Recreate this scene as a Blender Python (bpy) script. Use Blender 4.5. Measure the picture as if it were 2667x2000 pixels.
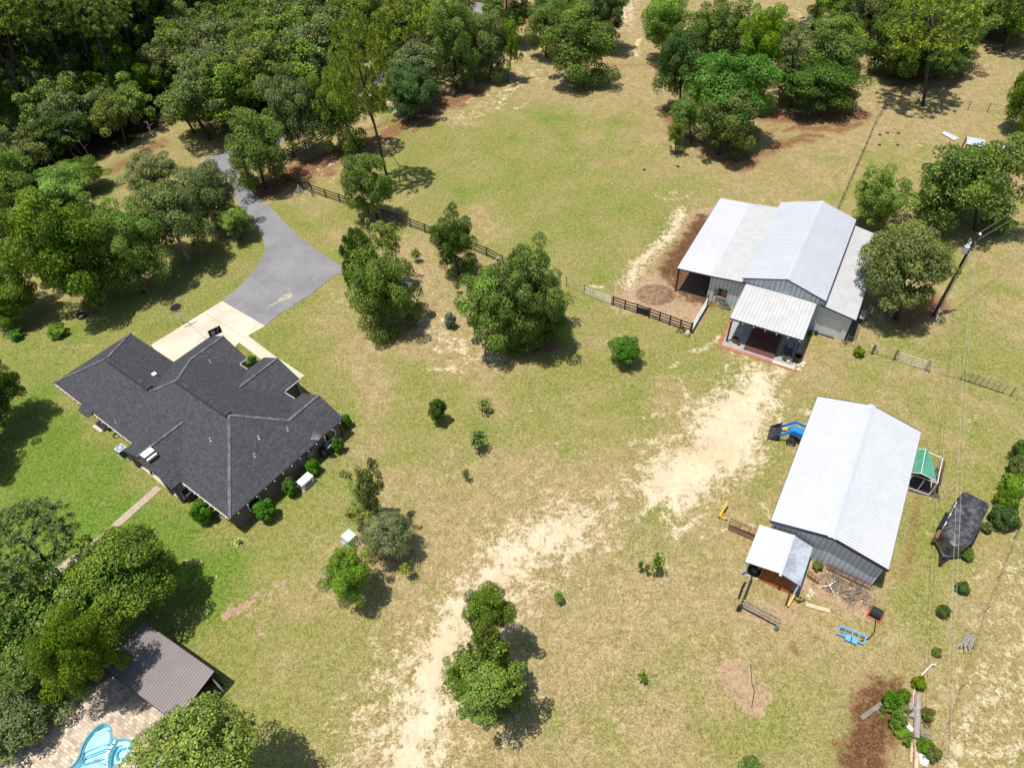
import bpy, math, random
import numpy as np
from mathutils import Vector, Matrix, noise as mnoise
random.seed(7)
sc = bpy.context.scene
for o in list(bpy.data.objects): bpy.data.objects.remove(o)
COL = sc.collection
R = math.radians
# ------------------------------------------------ camera (drone, 52 m up)
H = 52.0
FPX, NX, NY = 1824.2, 82.6, 1692.2       # focal length and nadir offset, in photo pixels (2667 wide)
_D = math.hypot(NX, NY); _th = math.atan(FPX / _D); _ro = math.atan2(NX, NY)
cd = Vector((0, math.cos(_th), -math.sin(_th))); _r0 = Vector((1, 0, 0)); _u0 = _r0.cross(cd)
cr = _r0 * math.cos(_ro) - _u0 * math.sin(_ro); cu = _r0 * math.sin(_ro) + _u0 * math.cos(_ro)
cam = bpy.data.cameras.new("camera"); co = bpy.data.objects.new("camera", cam); COL.objects.link(co)
m = Matrix(((cr.x, cu.x, -cd.x, 0), (cr.y, cu.y, -cd.y, 0), (cr.z, cu.z, -cd.z, H), (0, 0, 0, 1)))
co.matrix_world = m
cam.sensor_width = 36; cam.sensor_fit = 'HORIZONTAL'; cam.lens = FPX / 2667 * 36
cam.clip_start = 1; cam.clip_end = 8000
sc.camera = co
# ------------------------------------------------ sky, sun, exposure
TO_SUN = Vector((-0.23, -0.065, 1)).normalized()
w = bpy.data.worlds.new("World"); sc.world = w; w.use_nodes = True
nt = w.node_tree; nt.nodes.clear()
sk = nt.nodes.new('ShaderNodeTexSky'); sk.sky_type = 'NISHITA'; sk.sun_disc = False
sk.sun_elevation = math.asin(TO_SUN.z); sk.sun_rotation = math.atan2(TO_SUN.x, TO_SUN.y)
bg = nt.nodes.new('ShaderNodeBackground'); bg.inputs[1].default_value = 0.12
ow = nt.nodes.new('ShaderNodeOutputWorld'); nt.links.new(sk.outputs[0], bg.inputs[0]); nt.links.new(bg.outputs[0], ow.inputs[0])
sl = bpy.data.lights.new("sun", 'SUN'); sl.energy = 5.0; sl.angle = R(0.53); sl.color = (1, 0.965, 0.9)
so = bpy.data.objects.new("sun", sl); COL.objects.link(so); so.location = (0, 0, 90)
so.rotation_euler = TO_SUN.to_track_quat('Z', 'Y').to_euler()
sc.view_settings.view_transform = 'Standard'; sc.view_settings.look = 'None'
sc.view_settings.exposure = 0.24; sc.view_settings.gamma = 1.0
sc.render.engine = 'CYCLES'
sc.cycles.max_bounces = 6; sc.cycles.transparent_max_bounces = 8

# ------------------------------------------------ helpers
def G(px, py, z=0.0):
    "world point at height z seen at photo pixel px,py"
    v = cd * FPX + cr * (px - 1333.5) - cu * (py - 1000.0)
    t = (z - H) / v.z
    return Vector((v.x * t, v.y * t, z))
def depth_at(p): return (Vector(p) - Vector((0, 0, H))).dot(cd)
def frame(x, y, deg):
    c, s = math.cos(R(deg)), math.sin(R(deg))
    return lambda a, b, z=0.0: Vector((x + a * c - b * s, y + a * s + b * c, z))
def tag(o, label=None, cat=None, group=None, kind=None):
    if label: o['label'] = label
    if cat: o['category'] = cat
    if group: o['group'] = group
    if kind: o['kind'] = kind
    return o
def thing(name, label, cat, loc=(0, 0, 0), group=None, rz=0.0):
    o = bpy.data.objects.new(name, None); COL.objects.link(o); o.location = loc; o.rotation_euler = (0, 0, rz)
    o.empty_display_size = 0.2
    return tag(o, label, cat, group)
def offset_of(o):
    v = Vector((0, 0, 0))
    while o is not None: v += o.location; o = o.parent
    return v
class MB:
    def __init__(s): s.v = []; s.f = []; s.mi = {}
    def add(s, vs, fs):
        n = len(s.v); s.v += [tuple(p) for p in vs]; s.f += [tuple(i + n for i in f) for f in fs]; return s
    def poly(s, pts): return s.add(pts, [tuple(range(len(pts)))])
    def slab(s, pts, t):
        "polygon thickened downwards by t"
        n = len(pts); lo = [Vector(p) - Vector((0, 0, t)) for p in pts]
        fs = [tuple(range(n)), tuple(range(2 * n - 1, n - 1, -1))] + [((i + 1) % n, i, n + i, n + (i + 1) % n) for i in range(n)]
        return s.add(list(pts) + lo, fs)
    def obox(s, c, ax, ay, az):
        "box from centre and three half axes"
        c, ax, ay, az = map(Vector, (c, ax, ay, az))
        vs = [c + ax * i + ay * j + az * k for k in (-1, 1) for j in (-1, 1) for i in (-1, 1)]
        return s.add(vs, [(0, 2, 3, 1), (4, 5, 7, 6), (0, 1, 5, 4), (2, 6, 7, 3), (0, 4, 6, 2), (1, 3, 7, 5)])
    def box(s, c, dx, dy, dz, rz=0.0):
        q = Matrix.Rotation(rz, 3, 'Z')
        return s.obox(c, q @ Vector((dx / 2, 0, 0)), q @ Vector((0, dy / 2, 0)), (0, 0, dz / 2))
    def bar(s, a, b, wd, ht=None, up=(0, 0, 1)):
        "square bar from a to b"
        a, b = Vector(a), Vector(b); d = b - a; L = d.length
        if L < 1e-6: return s
        d = d / L; u = Vector(up); x = d.cross(u)
        if x.length < 1e-4: x = d.cross(Vector((1, 0, 0)))
        x.normalize(); y = x.cross(d)
        return s.obox((a + b) / 2, d * L / 2, x * wd / 2, y * (ht or wd) / 2)
    def tube(s, pts, rad, seg=6, cap=True):
        pts = [Vector(p) for p in pts]; n = len(pts)
        if not hasattr(rad, '__len__'): rad = [rad] * n
        base = len(s.v); x = None
        for i, p in enumerate(pts):
            d = (pts[min(i + 1, n - 1)] - pts[max(i - 1, 0)]).normalized()
            if x is None:
                x = d.cross(Vector((0.3, 0.2, 1)))
                if x.length < 1e-3: x = d.cross(Vector((1, 0, 0)))
            x = (x - d * x.dot(d)).normalized(); y = d.cross(x)
            for k in range(seg):
                a = 2 * math.pi * k / seg; s.v.append(tuple(p + (x * math.cos(a) + y * math.sin(a)) * rad[i]))
        for i in range(n - 1):
            for k in range(seg):
                k2 = (k + 1) % seg; s.f.append((base + i * seg + k, base + i * seg + k2, base + (i + 1) * seg + k2, base + (i + 1) * seg + k))
        if cap:
            s.f.append(tuple(base + k for k in range(seg - 1, -1, -1))); s.f.append(tuple(base + (n - 1) * seg + k for k in range(seg)))
        return s
    def lathe(s, c, prof, seg=16, axis=(0, 0, 1), sx=1.0, sy=1.0):
        "profile [(r,z)...] round an axis"
        c = Vector(c); az = Vector(axis).normalized(); ax = az.orthogonal().normalized() if abs(az.z) < .99 else Vector((1, 0, 0)); ay = az.cross(ax)
        base = len(s.v); n = len(prof)
        for r_, z_ in prof:
            for k in range(seg):
                a = 2 * math.pi * k / seg; s.v.append(tuple(c + az * z_ + ax * (r_ * math.cos(a) * sx) + ay * (r_ * math.sin(a) * sy)))
        for i in range(n - 1):
            for k in range(seg):
                k2 = (k + 1) % seg; s.f.append((base + i * seg + k, base + i * seg + k2, base + (i + 1) * seg + k2, base + (i + 1) * seg + k))
        return s
    def build(s, name, mat, parent=None, smooth=False, bevel=0.0, uv=None, mat2=None):
        off = offset_of(parent) if parent else Vector((0, 0, 0))
        me = bpy.data.meshes.new(name); me.from_pydata([(a - off.x, b - off.y, c - off.z) for a, b, c in s.v], [], s.f)
        me.materials.append(mat); me.update()
        if mat2:
            me.materials.append(mat2)
            for i in s.mi: me.polygons[i].material_index = 1
        if smooth: me.polygons.foreach_set('use_smooth', [True] * len(me.polygons))
        if uv is not None:
            l = me.uv_layers.new(name='UVMap'); k = 0
            for p in me.polygons:
                for li in p.loop_indices: l.data[li].uv = uv(Vector(s.v[me.loops[li].vertex_index]), p.index)
        o = bpy.data.objects.new(name, me); COL.objects.link(o); o.parent = parent
        if bevel:
            b = o.modifiers.new('bevel', 'BEVEL'); b.width = bevel; b.segments = 2; b.limit_method = 'ANGLE'
        return o
class Split:
    "same calls as MB, but every piece becomes a part of its own"
    def __init__(s): s.q = []
    def bar(s, *a, **k): s.q.append(('bar', a, k)); return s
    def box(s, *a, **k): s.q.append(('box', a, k)); return s
    def obox(s, *a, **k): s.q.append(('obox', a, k)); return s
    def tube(s, *a, **k): s.q.append(('tube', a, k)); return s
    def add(s, *a, **k): s.q.append(('add', a, k)); return s
    def build(s, name, mat, parent=None, **k2):
        for n, a, k in s.q: o = getattr(MB(), n)(*a, **k).build(name, mat, parent, **k2)
        return o
def obj(name, label, cat, mb, mat, group=None, **k):
    return tag(mb.build(name, mat, None, **k), label, cat, group)
def struct(name, mb, mat, **k): return tag(mb.build(name, mat, None, **k), kind='structure')

# ------------------------------------------------ materials
def lin(r, g, b): 
    f = lambda c: (c / 255 / 12.92) if c <= 10 else ((c / 255 + .055) / 1.055) ** 2.4
    return (f(r), f(g), f(b))
class N:
    def __init__(s, name):
        s.m = bpy.data.materials.new(name); s.m.use_nodes = True; s.t = s.m.node_tree; s.p = s.t.nodes['Principled BSDF']; s.o = s.t.nodes['Material Output']
    def n(s, ty, **k):
        x = s.t.nodes.new('ShaderNode' + ty)
        for a, b in k.items(): setattr(x, a, b)
        return x
    def l(s, a, b): s.t.links.new(a, b)
    def pos(s): return s.n('NewGeometry').outputs['Position']
    def noise(s, scale, detail=3, rough=.55, vec=None, dist=0):
        x = s.n('TexNoise'); x.inputs['Scale'].default_value = scale; x.inputs['Detail'].default_value = detail; x.inputs['Roughness'].default_value = rough
        x.inputs['Distortion'].default_value = dist
        s.l(vec if vec is not None else s.pos(), x.inputs['Vector']); return x.outputs['Fac']
    def math(s, op, a, b=None, clamp=False):
        x = s.n('Math', operation=op); x.use_clamp = clamp
        for i, q in enumerate((a, b)):
            if q is None: continue
            if hasattr(q, 'links'): s.l(q, x.inputs[i])
            else: x.inputs[i].default_value = q
        return x.outputs[0]
    def ramp(s, f, a, b, lo=0.0, hi=1.0):
        x = s.n('MapRange'); x.clamp = True; s.l(f, x.inputs[0])
        for i, q in enumerate((a, b, lo, hi)): x.inputs[i + 1].default_value = q
        x.interpolation_type = 'SMOOTHSTEP'; return x.outputs[0]
    def mix(s, f, a, b, mode='MIX'):
        x = s.n('Mix', data_type='RGBA', blend_type=mode)
        for k, q in ((0, f), (6, a), (7, b)):
            if hasattr(q, 'links'): s.l(q, x.inputs[k])
            elif k == 0: x.inputs[0].default_value = q
            else: x.inputs[k].default_value = (*q, 1) if len(q) == 3 else q
        return x.outputs[2]
    def bump(s, h, st=.3, d=.02):
        b = s.n('Bump'); b.inputs['Strength'].default_value = st; b.inputs['Distance'].default_value = d
        s.l(h, b.inputs['Height']); s.l(b.outputs[0], s.p.inputs['Normal'])
_mc = {}
def mat(name, c, rough=.6, metal=0.0, var=.15, scale=3.0, c2=None, bump=0.0, spec=.5):
    "procedural material: base colour broken up by two scales of noise"
    if name in _mc: return _mc[name]
    k = N(name); c2 = c2 or tuple(x * (1 - var * 1.6) for x in c)
    f1 = k.noise(scale, 4); f2 = k.noise(scale * 7, 3)
    f = k.math('ADD', k.math('MULTIPLY', f1, .6), k.math('MULTIPLY', f2, .4))
    k.l(k.mix(k.ramp(f, .38, .62), c2, c), k.p.inputs['Base Color'])
    k.p.inputs['Roughness'].default_value = rough; k.p.inputs['Metallic'].default_value = metal
    k.p.inputs['Specular IOR Level'].default_value = spec
    if bump: k.bump(f2, bump, .02)
    _mc[name] = k.m; return k.m
M = dict(
  white_metal=mat('white_roof_metal', (.50, .502, .512), .5, 0.0, .05, .25),
  pale_metal=mat('pale_blue_roof_metal', (.44, .455, .48), .45, 0.0, .05, .35),
  dull_metal=mat('weathered_roof_metal', (.47, .46, .445), .5, 0.0, .08, .8),
  brown_metal=mat('brown_roof_metal', (.165, .135, .13), .45, 0.0, .08, .8),
  siding=mat('pale_siding', (.56, .60, .60), .55, 0.0, .05, .6),
  grey_siding=mat('grey_siding', (.42, .44, .455), .55, 0.0, .05, .6),
  navy=mat('dark_navy_trim', (.018, .018, .045), .5, 0, .1, 2),
  dark_wood=mat('dark_stained_wood', (.022, .017, .014), .75, 0, .3, 4),
  black_wood=mat('black_fence_paint', (.010, .010, .010), .65, 0, .25, 4),
  grey_wood=mat('weathered_grey_wood', (.24, .20, .155), .85, 0, .3, 5, bump=.4),
  tan_wood=mat('fresh_lumber', (.56, .42, .26), .75, 0, .15, 4),
  orange_wood=mat('orange_stained_wood', (.40, .115, .02), .55, 0, .2, 5),
  rust=mat('rusty_steel', (.16, .060, .030), .85, 0, .35, 8, bump=.3),
  concrete=mat('concrete', (.47, .39, .28), .85, 0, .08, .35, bump=.15),
  grey_concrete=mat('grey_concrete', (.33, .32, .30), .85, 0, .15, 1.2, bump=.15),
  white=mat('white_paint', (.75, .75, .74), .5, 0, .05, 2),
  cream=mat('cream_gravel_pipe', (.6, .5, .36), .8, 0, .15, 4),
  black=mat('black_plastic', (.012, .012, .014), .45, 0, .2, 3),
  rubber=mat('tyre_rubber', (.02, .02, .021), .85, 0, .25, 8, bump=.3),
  steel=mat('galvanised_steel', (.42, .44, .45), .4, .5, .12, 4),
  dark_steel=mat('dark_steel', (.05, .05, .055), .5, .4, .2, 4),
  blue=mat('blue_tractor_paint', (.012, .22, .62), .35, 0, .06, 2),
  light_blue=mat('light_blue_paint', (.13, .38, .72), .45, 0, .1, 3),
  yellow=mat('yellow_paint', (.72, .36, .015), .5, 0, .15, 4),
  orange=mat('faded_orange_paint', (.50, .13, .06), .55, 0, .2, 4),
  green_tarp=mat('green_tarp', (.085, .30, .19), .6, 0, .12, 1.5),
  ac_beige=mat('beige_metal_cabinet', (.62, .575, .47), .5, 0, .05, 2),
  ac_green=mat('pale_green_cabinet', (.46, .53, .47), .5, 0, .10, 3),
  panel_green=mat('grey_green_panel', (.16, .21, .20), .5, 0, .12, 3),
  red_brick=mat('red_brick_edging', (.40, .155, .085), .85, 0, .25, 3, bump=.2),
  redbrown=mat('redbrown_rubber_mulch', (.13, .052, .042), .95, 0, .3, 6, bump=.5),
  bark=mat('grey_bark', (.060, .048, .036), .9, 0, .3, 5, bump=.6),
  pine_bark=mat('pine_bark', (.070, .050, .040), .9, 0, .3, 5, bump=.6),
  pale_bark=mat('dead_pale_wood', (.34, .30, .27), .9, 0, .2, 6),
  pole=mat('treated_pole', (.040, .032, .022), .85, 0, .3, 3),
  wire=mat('fence_wire', (.10, .10, .085), .6, .3, .2, 4),
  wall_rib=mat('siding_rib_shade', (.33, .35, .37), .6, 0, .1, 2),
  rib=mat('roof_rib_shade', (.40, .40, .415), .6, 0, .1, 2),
  soil=mat('dark_soil', (.045, .032, .022), .95, 0, .2, 5),
)
# ------------------------------------------------ ground sheet with cover masks (sand, lawn, straw, mulch, dirt, forest floor)
def axis(lo, hi, step, far):
    a = list(np.arange(lo, hi + step, step)); s = step; x = a[-1]
    while x < far: s *= 1.35; x += s; a.append(x)
    s = step; x = a[0]; pre = []
    while x > -far: s *= 1.35; x -= s; pre.append(x)
    return np.array(pre[::-1] + a)
gx = axis(-78, 78, .34, 3500); gy = axis(6, 130, .34, 3500)
XX, YY = np.meshgrid(gx, gy); XX = XX.ravel(); YY = YY.ravel()
CH = {k: np.zeros(XX.size, dtype=np.float32) for k in ('sand', 'green', 'straw', 'mulch', 'dirt', 'floor', 'lush', 'bare', 'rut')}
def px2w(pts): return [G(x, y) for x, y in pts]
def smooth(x): x = np.clip(x, 0, 1); return x * x * (3 - 2 * x)
def stroke(ch, pts, wid, st=1.0, soft=1.5):
    P = px2w(pts) if len(pts) > 1 else px2w(pts) * 2
    m_ = wid / 2 + soft + .1; xs = [p.x for p in P]; ys = [p.y for p in P]
    i0, i1 = np.searchsorted(gx, [min(xs) - m_, max(xs) + m_]); j0, j1 = np.searchsorted(gy, [min(ys) - m_, max(ys) + m_])
    if i1 <= i0 or j1 <= j0: return
    X2, Y2 = np.meshgrid(gx[i0:i1], gy[j0:j1]); d = np.full(X2.shape, 1e9)
    for a, b in zip(P[:-1], P[1:]):
        dx, dy = b.x - a.x, b.y - a.y; L2 = dx * dx + dy * dy + 1e-9
        t = np.clip(((X2 - a.x) * dx + (Y2 - a.y) * dy) / L2, 0, 1)
        d = np.minimum(d, np.hypot(X2 - a.x - t * dx, Y2 - a.y - t * dy))
    C2 = CH[ch].reshape(len(gy), len(gx)); v = st * smooth((wid / 2 + soft - d) / (2 * soft)); sub = C2[j0:j1, i0:i1]
    C2[j0:j1, i0:i1] = np.maximum(sub, v) if st > 0 else np.clip(sub + v, 0, 2)
def area(ch, pts, st=1.0, soft=1.5, mode='max'):
    P = px2w(pts); inside = np.zeros(XX.size, bool); d = np.full(XX.size, 1e9)
    for i in range(len(P)):
        a, b = P[i], P[(i + 1) % len(P)]
        cond = ((a.y > YY) != (b.y > YY)) & (XX < (b.x - a.x) * (YY - a.y) / ((b.y - a.y) or 1e-9) + a.x)
        inside ^= cond
        dx, dy = b.x - a.x, b.y - a.y; L2 = dx * dx + dy * dy + 1e-9
        t = np.clip(((XX - a.x) * dx + (YY - a.y) * dy) / L2, 0, 1)
        d = np.minimum(d, np.hypot(XX - a.x - t * dx, YY - a.y - t * dy))
    sd = np.where(inside, d, -d); v = st * smooth(.5 + sd / (2 * soft))
    CH[ch] = (np.maximum(CH[ch], v) if mode == 'max' else CH[ch] * (1 - smooth(.5 + sd / (2 * soft)) * st)).astype(np.float32)
# lawn
area('green', [(-400, 900), (300, 760), (560, 640), (690, 560), (740, 600), (900, 720), (760, 830), (900, 1000), (960, 1200), (880, 1380), (760, 1500), (700, 1700), (620, 1860), (500, 1900), (-400, 2100)], .62, 4)
area('green', [(-300, 980), (140, 980), (330, 1160), (620, 1390), (700, 1420), (690, 1560), (600, 1680), (480, 1720), (-300, 1500)], 1.0, 2.5)
area('lush', [(-300, 1000), (150, 1040), (330, 1200), (500, 1340), (640, 1400), (640, 1500), (560, 1600), (400, 1650), (-300, 1500)], .9, 3)
stroke('green', [(640, 800), (560, 740), (690, 640)], 1.5, .75, 2)
stroke('lush', [(330, 840), (440, 790), (560, 700)], 1.0, .55, 1.5)
stroke('lush', [(640, 920), (760, 1000), (880, 1100)], 1.2, .4, 2)
stroke('green', [(640, 880), (830, 1010), (930, 1100), (860, 1240), (700, 1370)], 3, .85, 3)
stroke('green', [(720, 540), (800, 600), (880, 680)], 3, .75, 2.5)
area('green', [(800, 620), (1000, 330), (1400, 260), (1700, 420), (1850, 520), (1750, 640), (1620, 760), (1500, 800), (1300, 650), (1060, 560)], .50, 8)
stroke('green', [(1350, 540), (1500, 560), (1600, 640), (1560, 730)], 5, .72, 4)
stroke('green', [(1480, 760), (1600, 830), (1760, 900), (1850, 880)], 4, .68, 3)
stroke('green', [(1350, 1000), (1500, 980), (1760, 960), (1880, 960)], 4, .55, 4)
stroke('green', [(1000, 1200), (1200, 1180), (1350, 1100)], 3, .55, 3)
stroke('green', [(1100, 980), (1250, 1080)], 4, .45, 3)
stroke('green', [(1550, 1320), (1700, 1320), (1640, 1420), (1560, 1520)], 3, .55, 2.5)
stroke('green', [(2020, 1180), (1980, 1300), (1990, 1360)], 2.5, .6, 1.5)
stroke('green', [(2420, 1180), (2500, 1250), (2430, 1460), (2380, 1600)], 3, .6, 2.5)
stroke('green', [(2260, 980), (2420, 1040), (2600, 1120)], 3, .5, 3)
stroke('green', [(2300, 400), (2380, 330)], 2, .6, 2)
stroke('green', [(2380, 900), (2440, 1000), (2600, 1010)], 3, .4, 3)
stroke('green', [(1630, 410), (1660, 370)], 1, .9, 1)
stroke('green', [(880, 1700), (980, 1820), (820, 1900)], 4, .4, 4)
stroke('green', [(1200, 1650), (1160, 1800), (1100, 1930)], .8, .55, 1)
stroke('green', [(1860, 1970), (2000, 1900), (2050, 1800)], 2, .45, 2)
stroke('green', [(0, 600), (300, 460)], 6, .5, 4)
area('green', [(2300, 850), (2667, 900), (2800, 1200), (2450, 1000), (2250, 930)], .35, 3)
# sand
area('sand', [(1925, 945), (2035, 955), (2030, 1050), (2005, 1120), (1995, 1180), (1965, 1230), (1885, 1262), (1870, 1290), (1835, 1312), (1780, 1348), (1740, 1345), (1690, 1315), (1635, 1282), (1660, 1230), (1695, 1185), (1780, 1150), (1788, 1075), (1855, 1020), (1915, 1000)], 1.0, 4.0)
stroke('sand', [(1640, 1200), (1600, 1270), (1500, 1330), (1400, 1380)], 1.5, .45, 2.5)
stroke('sand', [(1480, 1370), (1360, 1430), (1290, 1500), (1200, 1600), (1120, 1750), (1090, 1900), (1020, 2050)], 4.2, .85, 2.6)
stroke('sand', [(1330, 1430), (1270, 1510), (1190, 1610)], 1.6, .98, 1.2)
stroke('sand', [(1170, 1650), (1120, 1780), (1130, 1850), (1080, 1930), (1000, 2050)], 1.6, 1.0, .9)
stroke('sand', [(1600, 1310), (1540, 1420), (1450, 1500), (1380, 1570)], 1.4, .58, 1.6)
stroke('sand', [(1380, 1330), (1400, 1400), (1340, 1470)], 1.4, .66, 1.6)
stroke('sand', [(1400, 1500), (1300, 1650), (1340, 1800), (1290, 1950)], 3, .48, 3)
stroke('sand', [(990, 1780), (960, 1870), (930, 2030)], 1.4, .62, 1.4)
stroke('sand', [(1060, 800), (1140, 880), (1250, 940), (1300, 930)], 1.6, .72, 1.4)
stroke('sand', [(1120, 960), (1180, 960)], .8, .8, .7); stroke('sand', [(1010, 740), (1080, 640)], 1.6, .5, 1.6)
stroke('sand', [(1180, 900), (1310, 960)], 2.5, .55, 2)
stroke('sand', [(1775, 550), (1750, 610), (1660, 690), (1640, 740)], 2.2, .8, 1.8); stroke('sand', [(1600, 820), (1650, 780), (1690, 770)], 1.2, .6, 1)
stroke('sand', [(1705, 515), (1790, 525)], 1, .62, 1); stroke('sand', [(1540, 745), (1570, 750)], .7, .8, .6)
stroke('sand', [(1660, -20), (1620, 40), (1600, 80)], 2.5, .85, 3)
stroke('sand', [(1380, 110), (1450, 160), (1300, 240), (1200, 320)], 4, .5, 4)
stroke('sand', [(1010, 260), (1050, 310)], 2, .62, 2); stroke('sand', [(830, 440), (860, 480)], 1.5, .6, 1.6)
stroke('sand', [(2060, 20), (2110, 70)], 3, .6, 4); stroke('sand', [(2250, 272), (2380, 250)], 1.1, .55, 1)
stroke('sand', [(2460, 1500), (2560, 1450)], 1, .3, 2)
area('sand', [(2640, 1330), (2900, 1300), (2900, 2200), (2430, 2200), (2500, 1850), (2560, 1600)], .44, 3)
stroke('sand', [(2600, 1780), (2500, 1900), (2480, 2000)], 1.2, .72, 1)
stroke('sand', [(2440, 1560), (2360, 1780)], .7, .4, 1.4)
stroke('sand', [(2560, 1060), (2520, 1110)], 1, .5, 1.2)
stroke('sand', [(1960, 1370), (1860, 1380)], .6, .65, .6); stroke('sand', [(1985, 1310), (2010, 1350)], .5, .75, .5)
stroke('sand', [(2108, 1555), (2118, 1530)], .5, .9, .3); stroke('sand', [(2240, 1560), (2210, 1545)], .7, .62, .6)
stroke('sand', [(640, 690), (560, 800)], .2, .5, .4); stroke('sand', [(850, 1880), (845, 1900)], .4, .7, .5)
stroke('sand', [(60, 720), (120, 700)], .8, .6, .6); stroke('sand', [(480, 470), (500, 450)], 1.2, .8, 1)
stroke('sand', [(2260, 900), (2340, 930)], 1.2, .45, 1); stroke('sand', [(2000, 905), (2080, 950)], .4, .5, .5)
stroke('sand', [(860, 770), (930, 800)], 1, .5, 1)
stroke('sand', [(1480, 1370), (1360, 1440), (1290, 1520), (1200, 1640), (1130, 1780), (1060, 2040)], 8, .62, 3.5)
stroke('sand', [(1000, 1720), (950, 1850), (900, 2050)], 4, .52, 2.5)
for p in ((1180, 520), (1260, 600), (1450, 400), (1560, 560), (1640, 300), (2200, 470), (2300, 520), (2120, 430), (2500, 700), (2560, 860), (1300, 1090), (1440, 1150), (1700, 1500), (1640, 1640), (1500, 1800), (1760, 1900), (900, 480), (1900, 480), (760, 790), (1050, 320), (1150, 300), (1280, 260), (2000, 330), (2450, 330), (2600, 420), (2050, 1000), (2250, 1020)):
    stroke('sand', [p, (p[0] + 40, p[1] - 12)], 1.0, .40, 2.2)
# bare, mottled tan ground
area('bare', [(1180, 1250), (1500, 1150), (1700, 1250), (1800, 1400), (1900, 1600), (1700, 1800), (1400, 2050), (800, 2050), (950, 1750), (1000, 1450)], .62, 7)
area('bare', [(1100, 100), (1700, 0), (2600, 0), (2667, 400), (2200, 420), (1900, 330), (1700, 260), (1400, 260), (1000, 330), (800, 480), (720, 420)], .5, 6)
area('bare', [(940, 640), (1090, 600), (1200, 760), (1330, 960), (1150, 980), (1020, 860)], .6, 3)
# straw under the tree lines
for p, w_, s_ in (([(1240, 240), (1060, 320), (930, 390)], 3, .85), ([(900, 400), (760, 450), (690, 500)], 5, .8), ([(1740, 290), (1760, 330)], 3, .8), ([(1960, 300), (2120, 310), (2240, 300)], 4, .85),
                  ([(1880, 420), (2000, 400), (2040, 370)], 2.5, .7), ([(2320, 200), (2480, 200)], 3, .9), ([(2550, 90), (2680, 110)], 5, .9), ([(2310, 790), (2350, 840), (2440, 790)], 3, .85),
                  ([(240, 810), (230, 780)], 2, .6), ([(60, 690), (100, 640)], 4, .7), ([(1300, 0), (1400, 60)], 6, .8), ([(1700, 170), (1570, 170)], 3, .5), ([(2440, 620), (2520, 640)], 3, .5),
                  ([(2240, 80), (2300, 100)], 4, .8), ([(480, 690), (640, 610)], 2, .45), ([(300, 440), (420, 370)], 4, .6), ([(1340, 910), (1440, 900)], 2.5, .7), ([(960, 1450), (1010, 1440)], 1.5, .6),
                  ([(2410, 1530), (2400, 1560)], .5, .3), ([(2395, 1290), (2370, 1440), (2350, 1500)], 1.2, .55), ([(2050, 1260), (2010, 1370)], .8, .45), ([(1905, 870), (1920, 900)], .5, .4), ([(2065, 1680), (2075, 1700)], .7, .8)):
    stroke('straw', p, w_, s_, 2.0 if w_ > 2 else .8)
# paddock dirt, brown mulch
area('dirt', [(1560, 790), (1630, 690), (1700, 620), (1760, 540), (1800, 520), (1850, 540), (1800, 660), (1740, 760), (1640, 800)], .5, 4)
area('dirt', [(1600, 790), (1640, 740), (1720, 700), (1790, 560), (1850, 540), (1900, 600), (1930, 760), (1840, 790), (1798, 862), (1700, 825)], .95, 2.0)
area('mulch', [(1745, 660), (1810, 570), (1870, 560), (1830, 690), (1930, 730), (1850, 800), (1770, 770), (1715, 700)], .9, 2.5)
stroke('dirt', [(1905, 1750), (1960, 1830)], 2.0, .8, .8); stroke('dirt', [(1980, 1790), (1990, 1830)], 1, .6, .8)
area('dirt', [(2090, 1460), (2200, 1470), (2290, 1540), (2260, 1620), (2150, 1580), (2080, 1530)], .75, 2.0)
stroke('dirt', [(1960, 1600), (2060, 1600)], 2, .55, 1)
stroke('dirt', [(590, 1600), (640, 1575)], .7, .85, .5); stroke('dirt', [(700, 1530), (740, 1515), (745, 1540)], .4, .75, .4); stroke('dirt', [(660, 1640), (690, 1655)], .7, .55, .6)
stroke('dirt', [(480, 1460), (520, 1465)], .4, .65, .5); stroke('dirt', [(150, 905), (240, 900)], .8, .5, .7); stroke('dirt', [(1320, 1150), (1420, 1190)], 2, .35, 2)
area('mulch', [(2250, 1790), (2340, 1770), (2330, 1860), (2300, 1980), (2210, 2030), (2200, 1960), (2240, 1880)], .9, 2.2)
area('straw', [(2220, 1790), (2345, 1765), (2340, 1900), (2320, 2030), (2170, 2040), (2200, 1900)], .85, 1.8)
stroke('mulch', [(2380, 1230), (2420, 1240)], 1.4, .8, .8); stroke('dirt', [(2370, 1270), (2440, 1290)], 1.0, .8, .8)
stroke('straw', [(340, 900), (340, 1180)], .01, .01, .1)
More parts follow.
